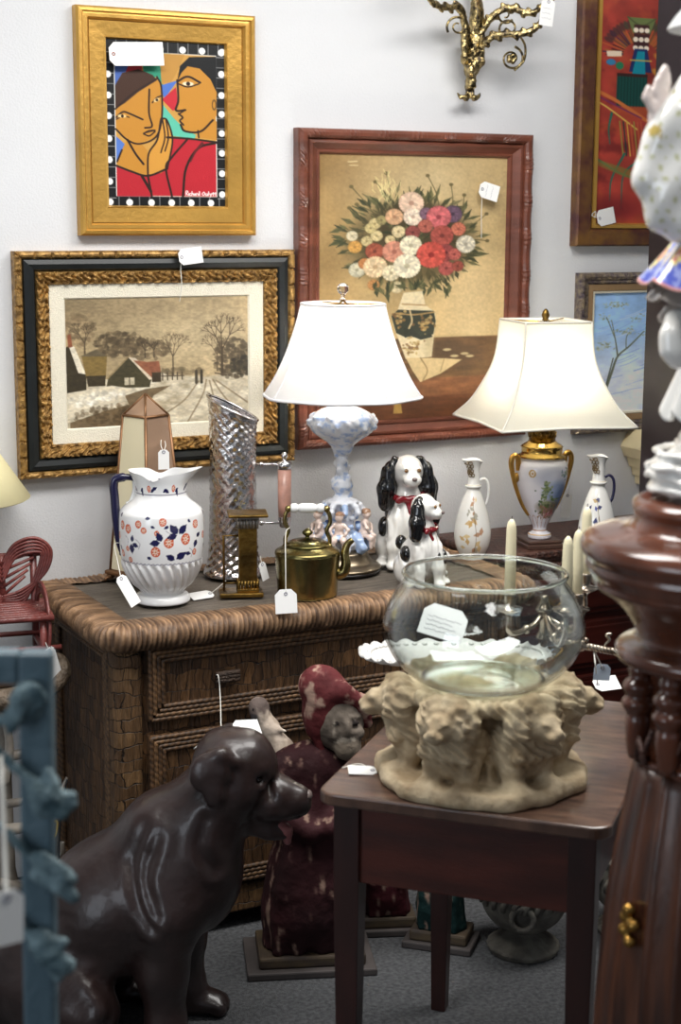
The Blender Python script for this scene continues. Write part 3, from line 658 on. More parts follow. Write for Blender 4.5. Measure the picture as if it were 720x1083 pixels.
# ================================================================== woven bark dresser
def woven(name, c1, c2, cm, bw, bh, bump=1.0, rot=False):
    m = bpy.data.materials.new(name); m.use_nodes = True; nt = m.node_tree; N, L = nt.nodes, nt.links; b = N['Principled BSDF']
    tc = N.new('ShaderNodeTexCoord'); sp = N.new('ShaderNodeSeparateXYZ'); L.new(tc.outputs['Object'], sp.inputs[0])
    ad = N.new('ShaderNodeMath'); ad.operation = 'ADD'; L.new(sp.outputs[0], ad.inputs[0]); L.new(sp.outputs[1], ad.inputs[1])
    cb = N.new('ShaderNodeCombineXYZ'); L.new(ad.outputs[0], cb.inputs[0]); L.new(sp.outputs[2], cb.inputs[1])
    nz = N.new('ShaderNodeTexNoise'); nz.inputs['Scale'].default_value = 14; nz.inputs['Detail'].default_value = 4; L.new(tc.outputs['Object'], nz.inputs['Vector'])
    sc = N.new('ShaderNodeVectorMath'); sc.operation = 'SCALE'; sc.inputs['Scale'].default_value = .05; L.new(nz.outputs['Color'], sc.inputs[0])
    av = N.new('ShaderNodeVectorMath'); L.new(cb.outputs[0], av.inputs[0]); L.new(sc.outputs[0], av.inputs[1])
    br = N.new('ShaderNodeTexBrick'); br.inputs['Scale'].default_value = 1; br.inputs['Brick Width'].default_value = bw; br.inputs['Row Height'].default_value = bh
    br.inputs['Mortar Size'].default_value = min(bw, bh)*.045; br.inputs['Mortar Smooth'].default_value = .8; br.inputs['Bias'].default_value = -.1
    br.inputs['Color1'].default_value = rgb(*c1); br.inputs['Color2'].default_value = rgb(*c2); br.inputs['Mortar'].default_value = rgb(*cm); L.new(av.outputs[0], br.inputs['Vector'])
    mp = N.new('ShaderNodeMapping'); mp.inputs['Scale'].default_value = (130, 130, 16); L.new(tc.outputs['Object'], mp.inputs[0])
    n2 = N.new('ShaderNodeTexNoise'); n2.inputs['Scale'].default_value = 1; n2.inputs['Detail'].default_value = 5; L.new(mp.outputs[0], n2.inputs['Vector'])
    n3 = N.new('ShaderNodeTexNoise'); n3.inputs['Scale'].default_value = 5; L.new(tc.outputs['Object'], n3.inputs['Vector'])
    mu = N.new('ShaderNodeMath'); mu.operation = 'MULTIPLY'; L.new(n2.outputs['Fac'], mu.inputs[0]); L.new(n3.outputs['Fac'], mu.inputs[1])
    mr = N.new('ShaderNodeMapRange'); mr.inputs['From Min'].default_value = .1; mr.inputs['From Max'].default_value = .42; mr.inputs['To Min'].default_value = .45; mr.inputs['To Max'].default_value = 1.6; L.new(mu.outputs[0], mr.inputs[0])
    mx = N.new('ShaderNodeMix'); mx.data_type = 'RGBA'; mx.blend_type = 'MULTIPLY'; mx.inputs['Factor'].default_value = 1; L.new(br.outputs['Color'], mx.inputs[6]); L.new(mr.outputs[0], mx.inputs[7])
    L.new(mx.outputs[2], b.inputs['Base Color']); b.inputs['Roughness'].default_value = .55; b.inputs['Specular IOR Level'].default_value = .35
    hm = N.new('ShaderNodeMath'); hm.operation = 'SUBTRACT'; L.new(n2.outputs['Fac'], hm.inputs[0]); L.new(br.outputs['Fac'], hm.inputs[1])
    bp = N.new('ShaderNodeBump'); bp.inputs['Strength'].default_value = bump; bp.inputs['Distance'].default_value = .012; L.new(hm.outputs[0], bp.inputs['Height']); L.new(bp.outputs[0], b.inputs['Normal'])
    return m
M_bark = woven('woven_bark', (96, 68, 42), (54, 37, 24), (26, 18, 11), .026, .05, 1.0)
M_barkpost = woven('woven_bark_post', (112, 84, 54), (76, 53, 33), (38, 26, 16), .052, .034)
M_rail = vmat('twisted_rush', .55, bump=.3, bscale=200)
M_top = mat('grey_rush_top', (112, 103, 92), .5, col2=(74, 66, 58), vscale=12, stretch=(1, 6, 1), bump=.4, bscale=160, spec=.5)
DX0, DX1, DY0, DY1, DZ = 1.262, 2.455, 3.615, 4.165, .76
dr = thing('dresser', 'brown dresser covered in woven bark strips with braided edge, against the wall', 'dresser', (1.86, 3.89, 0))
off = Vector((-1.86, -3.89, 0))
def nb():
    b = MB(); b.M = Matrix.Translation(off); return b
b = nb(); b.box((DX0+.012, DY0+.012, -.045), (DX1-.012, DY1, .70)); b.build('carcass', M_bark, dr)
for x in (DX0, DX1-.075):
    b = nb(); b.box((x, DY0-.004, FZ), (x+.075, DY0+.07, .705), bev=.02); b.build('corner_post', M_barkpost, dr, smooth=True)
b = nb(); b.box((DX0, DY1-.07, FZ), (DX0+.06, DY1, .705), bev=.015); b.build('corner_post', M_barkpost, dr)
b = nb(); b.box((DX0+.075, DY0+.002, -.045), (DX1-.075, DY0+.02, .03), bev=.006); b.build('bottom_rail', M_barkpost, dr)
def rope(b, pts, r, cols, twist=70, n=10, step=.004):
    """twisted rush rope: tube whose surface carries slanting ridges; returns per-vertex colours"""
    P = np.array(pts, float); d = np.concatenate([[0], np.cumsum(np.linalg.norm(np.diff(P, axis=0), axis=1))])
    s = np.arange(0, d[-1], step); Q = np.stack([np.interp(s, d, P[:, i]) for i in range(3)], 1)
    v0 = len(b.v); b.tube(Q, r, n, caps=False)
    V = np.array(b.v[v0:]); k = len(Q); off_ = np.array(b.M.translation)
    A = np.tile(2*PI*np.arange(n)/n, k); S = np.repeat(s, n); Cn = np.repeat(Q, n, 0)+off_
    rid = np.sin(S*twist*2*PI/1.0+A*1.0+1.6*vnoise(np.stack([S*40, A*0, A*0], 1)))
    nz = vnoise(np.stack([S*60, np.cos(A)*1.5, np.sin(A)*1.5], 1), 5)
    V = Cn+(V-Cn)*(1+.10*rid+.12*(nz-.5))[:, None]
    for i in range(len(V)): b.v[v0+i] = tuple(V[i])
    lo, hi = np.array(cols[0])/255, np.array(cols[1])/255
    q = np.clip(.5+.35*rid+.9*(nz-.5), 0, 1)[:, None]
    return lo*(1-q)+hi*q
# top: rush slab with a thick braided edge
def rrect(x0, y0, x1, y1, r, z, n=8):
    o = []
    for cx, cy, a in ((x1-r, y1-r, 0), (x0+r, y1-r, 1), (x0+r, y0+r, 2), (x1-r, y0+r, 3)):
        for i in range(n+1): t = (a+i/n)*PI/2; o.append((cx+r*math.cos(t), cy+r*math.sin(t), z))
    return o+[o[0]]
b = nb(); b.box((DX0, DY0, .70), (DX1, DY1, DZ-.006), bev=.006); b.build('top_panel', M_top, dr)
b = nb(); V, F, C = [], [], []
path = np.array(rrect(DX0-.022, DY0-.022, DX1+.022, DY1+.012, .05, 0)); dd = np.concatenate([[0], np.cumsum(np.linalg.norm(np.diff(path, axis=0), axis=1))])
s = np.arange(0, dd[-1], .0025); Q = np.stack([np.interp(s, dd, path[:, i]) for i in range(2)], 1)
T = np.roll(Q, -3, 0)-np.roll(Q, 3, 0); T /= np.linalg.norm(T, axis=1)[:, None]; Nn = np.stack([T[:, 1], -T[:, 0]], 1)
prof = [(-.075, .760), (-.05, .762), (-.02, .7635), (.002, .760), (.014, .751), (.020, .738), (.020, .722), (.014, .708), (.002, .698), (-.02, .694)]
k = len(s); n = len(prof)
for j, (o_, z) in enumerate(prof):
    rid = np.sin(s*2*PI/.0135+j*.7+5*vnoise(np.stack([s*26, s*0+j*.35, s*0], 1))); nz = vnoise(np.stack([s*80, s*0+j*.7, s*0], 1), 3)
    am = .0030*(1 if 0 < j < n-1 else .2); e = am*rid+.007*(nz-.5)
    V.append(np.stack([Q[:, 0]+Nn[:, 0]*(o_+e)-1.86, Q[:, 1]+Nn[:, 1]*(o_+e)-3.89, z+e*.5+s*0], 1))
    q = np.clip(.5+.3*rid+1.1*(nz-.5), 0, 1)[:, None]; tn = max(0, 1-abs(j-3)/5)
    C.append((np.array([74, 52, 34])*(1-q)+np.array([158, 124, 92])*q)/255*(.78+.3*tn))
for j in range(n-1):
    for i in range(k): F.append((j*k+i, j*k+(i+1) % k, (j+1)*k+(i+1) % k, (j+1)*k+i))
mesh_np('braided_edge', np.vstack(V), F, M_rail, dr, np.vstack(C))
for z0, z1 in ((.505, .700), (.270, .470), (.040, .235)):
    b = nb(); b.box((DX0+.085, DY0-.002, z0), (DX1-.085, DY0+.03, z1), bev=.004); d = b.build('drawer', M_bark, dr)
    b = nb(); cs = []
    for q in range(4):
        o_ = .006+.011*q
        cs.append(rope(b, [(DX0+.085+o_, DY0-.004, z0+o_), (DX1-.085-o_, DY0-.004, z0+o_), (DX1-.085-o_, DY0-.004, z1-o_), (DX0+.085+o_, DY0-.004, z1-o_), (DX0+.085+o_, DY0-.004, z0+o_+.004)], .0062, ((44, 30, 18), (104, 74, 46)) if q != 1 else ((60, 42, 26), (130, 96, 62)), twist=60, n=8))
    me = b.build('banding', M_rail, d); setcol(me.data, np.vstack(cs))
    for xc in (1.555, 2.16):
        zc = (z0+z1)/2; b = nb()
        for dz in (-.014, 0, .014): b.tube([(xc-.032, DY0-.018, zc+dz*.6), (xc+.032, DY0-.018, zc+dz*.6)], .0075, 8)
        b.tube([(xc-.022, DY0, zc), (xc-.022, DY0-.016, zc)], .006, 8); b.tube([(xc+.022, DY0, zc), (xc+.022, DY0-.016, zc)], .006, 8)
        b.build('handle', mat('dark_rush', (58, 42, 30), .6, var=.4, vscale=60, bump=.6, bscale=150), d)
# side panel banding on the near end
b = nb(); cs = []
for q in range(3):
    o_ = .011*q
    cs.append(rope(b, [(DX0+.008, DY0+.075+o_, .0+o_), (DX0+.008, DY1-.065-o_, .0+o_), (DX0+.008, DY1-.065-o_, .685-o_), (DX0+.008, DY0+.075+o_, .685-o_), (DX0+.008, DY0+.075+o_, .004+o_)], .0062, ((54, 38, 24), (120, 90, 60)), twist=60, n=8))
me = b.build('side_banding', M_rail, dr); setcol(me.data, np.vstack(cs))

# ================================================================== mahogany chest beyond it
M_dkmah = mat('dark_mahogany', (66, 26, 20), .3, var=.3, vscale=6, stretch=(1, 1, 6), coat=.3, bump=.05, bscale=80)
M_carv = mat('carved_mahogany', (92, 58, 46), .45, col2=(50, 28, 22), vscale=60, bump=.9, bscale=90, dist=.01)
M_brass = mat('old_brass', (168, 128, 66), .32, metal=1, var=.25, vscale=12, bump=.1, bscale=60)
ch = thing('chest_of_drawers', 'dark red mahogany chest of drawers with carved top edge behind the fish bowl', 'chest', (2.9, 4.0, 0))
def cb_():
    b = MB(); b.M = Matrix.Translation((-2.9, -4.0, 0)); return b
CX0, CX1, CY0, CZ = 2.495, 3.36, 3.815, .78
b = cb_(); b.box((CX0+.02, CY0+.02, FZ+.06), (CX1-.02, 4.19, CZ-.05)); b.build('carcass', M_dkmah, ch)
b = cb_(); b.box((CX0, CY0, CZ-.022), (CX1, 4.19, CZ), bev=.006); b.box((CX0+.008, CY0+.008, CZ-.034), (CX1-.008, 4.19, CZ-.022), bev=.004); b.build('top', M_carv, ch)
b = cb_(); b.box((CX0+.012, CY0+.012, CZ-.075), (CX1-.012, 4.19, CZ-.034))
for i in range(56):
    x = CX0+.022+i*.0148; b.tube([(x-.006, CY0+.012, CZ-.070), (x+.006, CY0+.012, CZ-.038)], .003, 6); b.tube([(x+.006, CY0+.012, CZ-.070), (x-.006, CY0+.012, CZ-.038)], .003, 6)
b.build('carved_frieze', M_carv, ch)
for z0, z1 in ((.57, .69), (.40, .55), (.20, .38), (.0, .18)):
    b = cb_(); b.box((CX0+.05, CY0+.008, z0), (CX1-.05, CY0+.03, z1), bev=.006); b.box((CX0+.07, CY0+.003, z0+.018), (CX1-.07, CY0+.012, z1-.018), bev=.004); d = b.build('drawer', M_dkmah, ch)
    for xc in (2.70, 3.15):
        b = cb_(); zc = (z0+z1)/2; b.box((xc-.035, CY0, zc-.012), (xc+.035, CY0+.004, zc+.014), bev=.002)
        b.tube([(xc-.028, CY0-.006, zc+.004)]+[(xc-.028+.056*i/8, CY0-.012, zc+.002-.016*math.sin(PI*i/8)) for i in range(9)]+[(xc+.028, CY0-.006, zc+.004)], .003, 8)
        b.ball((xc-.028, CY0-.004, zc+.004), .006); b.ball((xc+.028, CY0-.004, zc+.004), .006); b.build('handle', M_brass, d)
for x in (CX0+.03, CX1-.09):
    for y in (CY0+.02, 4.10): b = cb_(); b.box((x, y, FZ), (x+.06, y+.06, FZ+.07), bev=.01); b.build('foot', M_dkmah, ch)

# ================================================================== tall dark cabinet at the right edge
M_dark = mat('near_black_wood', (34, 23, 28), .6, var=.2, vscale=5, stretch=(1, 1, 5), spec=.25)
kb = thing('cabinet', 'tall near-black wooden cabinet behind the white figurine at the right edge', 'cabinet', (3.035, 3.385, FZ), rz=-.30)
b = MB(); b.box((-.26, -.15, .06), (.26, .15, 2.70), bev=.006); b.build('carcass', M_dark, kb)
b = MB(); b.box((-.28, -.17, 2.70), (.28, .17, 2.78), bev=.02); b.build('cornice', M_dark, kb)
b = MB(); b.box((-.275, -.165, 0), (.275, .165, .07), bev=.008); b.build('plinth', M_dark, kb)
for x0, x1 in ((-.25, -.004), (.004, .25)):
    b = MB(); b.box((x0, -.168, .09), (x1, -.148, 2.67), bev=.004); d = b.build('door', M_dark, kb)
    for z0, z1 in ((.16, 1.05), (1.13, 2.60)):
        b = MB(); b.box((x0+.045, -.176, z0), (x1-.045, -.166, z1), bev=.008); b.build('raised_panel', M_dark, d)
    b = MB(); b.ball((x1-.02 if x0 < -.1 else x0+.02, -.18, 1.08), .012); b.build('knob', M_brass, d)

# stepped cream bracket on the wall
br_ = thing('wall_bracket', 'cream stepped wooden bracket on the wall, half hidden by the dark cabinet', 'bracket', (3.30, WALL, .88))
b = MB(); b.M = Matrix.Translation((0, 0, 0))
for i, (hw, z0, z1) in enumerate(((.022, 0, .03), (.038, .03, .06), (.058, .06, .095), (.085, .095, .13))):
    b.prism([(-hw*.8, z0), (hw*.8, z0), (hw, z1), (-hw, z1)], -hw-.02, 0)
b.prism([(-.085, .13), (.085, .13), (.05, .185), (-.05, .185)], -.10, 0)
b.build('steps', mat('cream_gloss', (232, 218, 178), .5, var=.05, vscale=10), br_, bevel=.002)

FAR[0] = False
# ================================================================== small cherry table
M_cherry = mat('cherry_table', (70, 28, 18), .34, var=.35, vscale=5, stretch=(1, 5, 5), coat=.25, bump=.05, bscale=60)
M_ctop = mat('worn_table_top', (100, 74, 60), .3, col2=(60, 42, 35), vscale=7, stretch=(2, 9, 1), coat=.35, bump=.06, bscale=70)
M_leg = mat('dark_table_leg', (44, 18, 14), .36, var=.25, vscale=8, stretch=(4, 4, 1), coat=.2)
TW, TD = .525, .73
ta = math.atan2(-.38, .358)
tcx, tcy = 1.2165+.686*TW/2+.728*TD/2, 2.4300-.728*TW/2+.686*TD/2
tb = thing('table', 'small dark cherry table under the fish bowl and lion pedestal', 'table', (tcx, tcy, 0), rz=ta)
b = MB(); pl = [(x, y) for x, y, _ in rrect(-TW/2, -TD/2, TW/2, TD/2, .035, 0, 6)[:-1]]; b.prism(pl, .717, .74, plane='xy'); b.build('tabletop', M_ctop, tb, bevel=.004)
for n_, lo, hi in (('apron', (-TW/2+.04, -TD/2+.035, .565), (TW/2-.04, -TD/2+.057, .717)), ('apron', (-TW/2+.04, TD/2-.057, .585), (TW/2-.04, TD/2-.035, .717)), ('apron', (-TW/2+.035, -TD/2+.04, .585), (-TW/2+.057, TD/2-.04, .717)), ('apron', (TW/2-.057, -TD/2+.04, .585), (TW/2-.035, TD/2-.04, .717))):
    b = MB(); b.box(lo, hi, bev=.003); b.build(n_, M_cherry, tb)
for sx in (-1, 1):
    for sy in (-1, 1):
        b = MB(); cx, cy = sx*(TW/2-.05), sy*(TD/2-.05)
        q = [(cx+a*h0, cy+c*h0, z0) for z0, h0 in ((0, .016), (.56, .024), (.717, .024)) for a, c in ((-1, -1), (1, -1), (1, 1), (-1, 1))]
        b.add(q, [(3, 2, 1, 0), (8, 9, 10, 11)]+[(i+o_, (i+1) % 4+o_, (i+1) % 4+4+o_, i+4+o_) for o_ in (0, 4) for i in range(4)], 0, False)
        b.build('leg', M_leg, tb, bevel=.002)

# ================================================================== turned wooden pedestal
M_ped = mat('polished_mahogany', (92, 52, 36), .2, var=.3, vscale=6, stretch=(3, 3, .8), coat=.6, bump=.04, bscale=60)
M_pedshaft = mat('fluted_mahogany', (84, 46, 26), .35, col2=(40, 20, 13), vscale=8, stretch=(5, 5, .6), coat=.2, bump=.1, bscale=80)
PX, PY = dep(757, 600, 2.2)[:2]
pd = thing('pedestal', 'tall turned mahogany pedestal with fluted shaft carrying the white dancer figurine', 'pedestal', (PX, PY, 0), rz=.3)
def turn(name, prof, m, n=64, rfun=None, par=pd, sm=8):
    q = spline(prof, 4) if sm else prof
    b = MB(); b.lathe([tuple(v) for v in q], n, rfun=rfun); return b.build(name, m, par)
turn('cap', [(.05, 1.375), (.10, 1.374), (.113, 1.369), (.117, 1.360), (.113, 1.350), (.117, 1.340), (.128, 1.331), (.172, 1.322), (.183, 1.312), (.184, 1.300), (.176, 1.288), (.177, 1.278), (.168, 1.262), (.166, 1.252), (.148, 1.240), (.128, 1.222), (.112, 1.200), (.104, 1.184), (.108, 1.176), (.128, 1.168), (.133, 1.158), (.126, 1.147), (.10, 1.143)], M_ped)
def flute(a, i, r, z):
    return (r*(1-.055*abs(math.sin(a*9))**.6), z)
turn('shaft', [(.100, 1.00), (.117, .9), (.131, .8), (.143, .62), (.150, .3), (.154, .12)], M_pedshaft, 144, flute)
turn('base', [(.19, 0), (.20, .02), (.198, .06), (.18, .08), (.175, .10), (.165, .125)], M_ped)
turn('neck', [(.090, .99), (.096, 1.0), (.096, 1.01), (.088, 1.02), (.084, 1.10), (.09, 1.145)], M_ped)
for i in range(8):
    a = i*PI/4; cx, cy = .098*math.cos(a), .098*math.sin(a)
    b = MB(); b.lathe([tuple(v) for v in spline([(.012, 1.005), (.016, 1.03), (.018, 1.06), (.016, 1.068), (.022, 1.078), (.024, 1.087), (.018, 1.095), (.022, 1.103), (.023, 1.112), (.014, 1.122), (.016, 1.132), (.012, 1.144)], 3)], 14, c=(cx, cy, 0)); c = b.build('capital_spindle', M_ped, pd)
b = MB()
for i in range(12):
    a = i*PI/6; b.tube([(.1*math.cos(a-.12), .1*math.sin(a-.12), 1.005), (.104*math.cos(a), .104*math.sin(a), 1.04), (.1*math.cos(a+.12), .1*math.sin(a+.12), 1.005)], .005, 6); b.tube([(.1*math.cos(a), .1*math.sin(a), 1.01), (.1*math.cos(a+.26), .1*math.sin(a+.26), 1.06)], .004, 6)
b.build('carved_band', M_carv, pd)
# small gilt mount on the shaft
q = np.array([PX, PY]); vd = -q/np.linalg.norm(q); aa = math.atan2(vd[1], vd[0])-.3-.78
S = Sculpt()
for k_, (dx, dz) in enumerate(((0, .02), (.01, 0), (-.008, -.012), (.004, -.026), (-.006, .008))): S.ell((.134*math.cos(aa)-dx*math.sin(aa), .134*math.sin(aa)+dx*math.cos(aa), .79+dz), .0095, .004)
S.mesh('gilt_mount', .003, M_brass, pd)

# ================================================================== teal iron screen, near left
M_teal = mat('teal_paint', (70, 90, 100), .5, col2=(86, 108, 118), vscale=9, bump=.25, bscale=40, spec=.4)
M_verd = mat('verdigris_leaf', (116, 138, 144), .7, col2=(58, 82, 90), vscale=40, bump=.8, bscale=90, dist=.01)
tp = dep(17, 700, 1.62); te = thing('garden_screen', 'teal painted iron screen frame with leaf sprays at the near left', 'screen', (tp[0], tp[1], 0), rot=(0, math.radians(0.9), -PSI))
# uprights: x along the screen plane, top at z=1.33
TZ = tp[2]+.012
def bar(name, lo, hi):
    b = MB(); b.box(lo, hi, bev=.004); return b.build(name, M_teal, te)
lean = -.0
bar('upright', (-.0165, -.014, 0), (.0165, .014, TZ)); bar('upright', (-.5665, -.014, 0), (-.5335, .014, TZ))
bar('top_rail', (-.5335, -.013, TZ-.033), (-.0165, .013, TZ)); bar('bottom_rail', (-.5335, -.013, .06), (-.0165, .013, .09))
for i in range(3):
    x = -.12-i*.15; b = MB(); b.tube(spline([(x, 0, .09), (x-.03, 0, .4), (x+.04, 0, .75), (x-.02, 0, 1.05), (x, 0, TZ-.03)], 8), .007, 8); b.build('scroll_stem', M_verd, te)
def spray(c, a0, L, name='leaf_spray', stem=True):
    S = Sculpt(); c = np.array(c)
    for k_ in range(17):
        a = a0+rs.uniform(-1.1, 1.1); q = rs.uniform(.1, 1)*L; p_ = c+np.array([math.cos(a0)*q*.9+rs.uniform(-.010, .010), rs.uniform(-.014, .010), math.sin(a0)*q*.9+rs.uniform(-.013, .013)])
        S.ell(p_, (rs.uniform(.010, .017), .007, rs.uniform(.006, .010)), .004, rot=(0, -a, rs.uniform(-.5, .5)))
    if stem: S.path([c-np.array([math.cos(a0), 0, math.sin(a0)])*.09+np.array([0, 0, .02]), c], [.005, .006], .005)
    S.mesh(name, .0042, M_verd, te, disp=lambda V: .003*(vnoise(V*160)-.5))
for px, py, a0, L in ((8, 845, -.6, .040), (10, 935, -.6, .040), (8, 1030, -.6, .045), (-14, 765, .6, .035)):
    w_ = dep(px, py, 1.58); lx = (w_-np.array([tp[0], tp[1], 0])); e = np.array([math.cos(PSI), -math.sin(PSI), 0])
    spray((lx @ e, -.022, lx[2]), a0, L)

FAR[0] = True
# ================================================================== horn stand, doll chair, floor lamp at the left wall
M_horn = mat('polished_horn', (70, 64, 58), .25, col2=(168, 160, 148), vscale=7, coat=.4, bump=.1, bscale=60)
M_gnarl = mat('ridged_horn', (120, 104, 86), .5, col2=(72, 60, 48), vscale=30, bump=.9, bscale=70, dist=.012)
HX, HY = 1.065, 3.93
hs = thing('horn_stand', 'low stand made of curved polished animal horns beside the woven dresser', 'stand', (HX, HY, 0))
b = MB(); b.lathe([(.0, .575), (.10, .575), (.11, .585), (.11, .60), (.10, .605), (0, .605)], 32); b.build('top', mat('stand_wood', (96, 74, 56), .5, var=.2), hs)
b = MB(); b.lathe([(.02, FZ+.04), (.035, FZ+.07), (.022, .06), (.02, .3), (.026, .45), (.03, .575)], 20); b.build('stem', M_horn, hs)
def horn(name, pts, r0, r1, m=M_horn):
    q = spline(pts, 8); b = MB(); b.tube(q, np.linspace(r0, r1, len(q)), 12); return b.build(name, m, hs)
def HP(px, py, Y=3.87):
    v = ony(px, py, Y); return (v[0]-HX, v[1]-HY, v[2])
def ring(px, py, Y): return HP(px, py, Y)
horn('horn', [HP(-10, 742, 3.84), HP(20, 738, 3.82), HP(50, 728, 3.82), HP(66, 712, 3.84), HP(62, 698, 3.86), HP(48, 697, 3.87)], .034, .014, M_gnarl)
horn('horn', [HP(2, 800), HP(25, 796), HP(42, 783), HP(52, 765), HP(55, 748)], .016, .004)
horn('horn', [HP(0, 878, 3.85), HP(28, 874, 3.85), HP(48, 862, 3.85), HP(62, 842, 3.85), HP(71, 822, 3.85)], .017, .004)
horn('horn', [HP(6, 850, 3.86), HP(26, 846, 3.86), HP(40, 828, 3.86), HP(45, 806, 3.86)], .013, .003)
horn('horn', [HP(4, 830, 3.82), HP(10, 790, 3.82), HP(4, 760, 3.82), HP(-8, 745, 3.82)], .014, .006)
horn('horn', [HP(0, 935, 3.85), HP(30, 938, 3.85), HP(52, 925, 3.85), HP(64, 905, 3.85), HP(66, 890, 3.85)], .016, .006)
for a in (1.3, 2.6, 3.8, 5.3): horn('horn_leg', [(0, 0, .01), (.07*math.cos(a), .07*math.sin(a), .01), (.115*math.cos(a), .115*math.sin(a), -.04), (.125*math.cos(a), .125*math.sin(a), FZ+.008)], .02, .01)
for nm, c_, q in (('yellow_cord', (188, 160, 60), [(46, 880), (58, 885), (60, 868), (50, 880), (46, 905)]), ('black_cord', (24, 24, 26), [(71, 824), (66, 850), (63, 880), (62, 915)])):
    b = MB(); b.tube(spline([HP(x, y, 3.83) for x, y in q], 6), .0025, 6); b.build(nm, mat(nm, c_, .5), hs)

M_twig = mat('red_twig', (126, 62, 56), .42, col2=(92, 44, 42), vscale=20, bump=.2, bscale=80, coat=.15)
CHX, CHY = 1.085, 3.93
cz = .605
cr = thing('doll_chair', 'small red bentwood twig chair with heart-shaped back standing on the horn stand', 'chair', (CHX, CHY, cz), rz=-.17)
w_, d_ = .097, .08
for sx in (-1, 1):
    b = MB(); b.tube([(sx*w_*.86, d_, 0), (sx*w_*.86, d_+.015, .27)], .0095, 8); b.build('rear_leg', M_twig, cr)
    b = MB(); b.tube([(sx*w_*.86, -d_, 0), (sx*w_*.86, -d_, .13)], .0095, 8); b.build('front_leg', M_twig, cr)
    b = MB()
    for k_ in range(4):
        o_ = k_*.010; b.tube(spline([(sx*(w_*.95), -d_-.012+o_, .03), (sx*(w_*1.02), -d_-.01+o_, .12), (sx*(w_*1.0), -d_+.05+o_*.6, .195-o_*.5), (sx*(w_*.94), d_-.04+o_*.3, .205-o_), (sx*w_*.9, d_, .16-o_)], 8), .0045, 6)
    b.build('bent_arm', M_twig, cr)
b = MB()
for k_ in range(9): y = -d_-.012+k_*.023; b.tube([(-w_-.012, y, .142), (w_+.012, y, .142)], .0085, 8)
b.build('seat', M_twig, cr)
b = MB(); b.tube([(-w_-.03, -d_-.004, .062), (w_+.03, -d_-.004, .062)], .007, 8); b.tube([(-w_-.02, d_, .062), (w_+.02, d_, .062)], .007, 8); b.tube([(-w_*.86, -d_-.02, .05), (-w_*.86, d_+.02, .05)], .007, 8); b.tube([(w_*.86, -d_-.02, .05), (w_*.86, d_+.02, .05)], .007, 8); b.build('stretcher', M_twig, cr)
b = MB(); b.tube([(0, d_+.004, .12), (0, d_+.012, .275)], .0105, 8); b.tube([(-w_-.02, d_+.012, .27), (w_+.03, d_+.012, .27)], .0065, 8); b.build('back_post', M_twig, cr)
b = MB()
for sx in (-1, 1):
    for k_ in range(5):
        o_ = k_*.009; b.tube(spline([(0, d_+.002-k_*.002, .245-o_*1.2), (sx*.035, d_-.001, .300-o_), (sx*.090, d_-.002, .314-o_), (sx*(.128-o_*.7), d_-.002, .280-o_*.5), (sx*(.112-o_), d_-.002, .222-o_), (sx*.05, d_-.002, .178-o_*.9), (0, d_-.002, .148+.004*(4-k_))], 8), .0045, 6)
    for k_ in range(5): b.tube([(0, d_, .165+k_*.022), (sx*(.06+.008*k_), d_+.002, .215+k_*.016)], .0042, 6)
b.build('heart_back', M_twig, cr)

# floor lamp of which only the shade shows
lp = dep(-58, 528, 4.15)
fl = thing('floor_lamp', 'pale yellow cone lampshade at the far left edge below the winter painting', 'lamp', (lp[0], lp[1], FZ))
z0 = lp[2]-FZ; b = MB(); b.lathe([(.212, z0), (.217, z0+.003), (.085, z0+.20), (.08, z0+.20), (.209, z0+.001)], 48, caps=False, closed=True); b.build('lampshade', mat('yellow_parchment', (236, 226, 178), .7, var=.03), fl)
b = MB(); b.lathe([(.012, .03), (.012, z0+.21)], 16); b.tube([(-.085, 0, z0+.19), (.085, 0, z0+.19)], .003, 6); b.tube([(0, -.085, z0+.19), (0, .085, z0+.19)], .003, 6); b.build('pole', M_brass, fl)
b = MB(); b.lathe([(.13, 0), (.13, .015), (.05, .03), (.02, .05), (0, .05)], 32); b.build('base', M_brass, fl)
# ================================================================== things on the dresser, the chest and the wall above
FAR[0] = True
FR = -.48      # local x runs along the picture, local -y towards the viewer
M_china = vmat('painted_china', .18, coat=.5)
M_white = mat('white_china', (236, 236, 234), .16, coat=.5, var=.02)
M_navy = mat('navy_glaze', (30, 28, 62), .2, coat=.5)
M_chrome = mat('hammered_chrome', (214, 210, 210), .12, metal=1, bump=.25, bscale=160, dist=.004)
M_gilt = mat('gilt', (190, 146, 72), .28, metal=.8, var=.15, vscale=30)
M_polbr = mat('polished_brass', (206, 170, 92), .2, metal=1, var=.1, vscale=10)
def densify(prof, n=6): return spline(prof, n)
def arc(prof):
    P = np.array(prof); d = np.concatenate([[0], np.cumsum(np.hypot(np.diff(P[:, 0]), np.diff(P[:, 1])))]); return d, P
# ---- pitcher
L0 = onz(172, 636, DZ)
pi_ = thing('pitcher', 'large white pitcher with navy and orange flowers and swirled fluted base', 'pitcher', L0, rz=FR)
prof = densify([(.052, .002), (.069, .003), (.071, .012), (.066, .022), (.056, .027), (.060, .036), (.076, .052), (.090, .074), (.100, .10), (.105, .124), (.1085, .16), (.109, .20), (.108, .228), (.105, .242), (.094, .254), (.078, .266), (.068, .278), (.065, .290), (.067, .31), (.071, .33), (.073, .342)], 6); prof = even(prof, 230)
d, P = arc(prof); Lp = d[-1]
def yz(z): return Lp-np.interp(z, np.maximum.accumulate(P[:, 1]), d)
p = Paint((0, 0, .66, Lp), 840, int(840*Lp/.66), (238, 238, 238))
yt, yb = yz(.243), yz(.121); CE = (.66/2/PI)
OR, NV = (206, 92, 58), (34, 34, 78)
def ux(deg): return (deg % 360)/360*.66
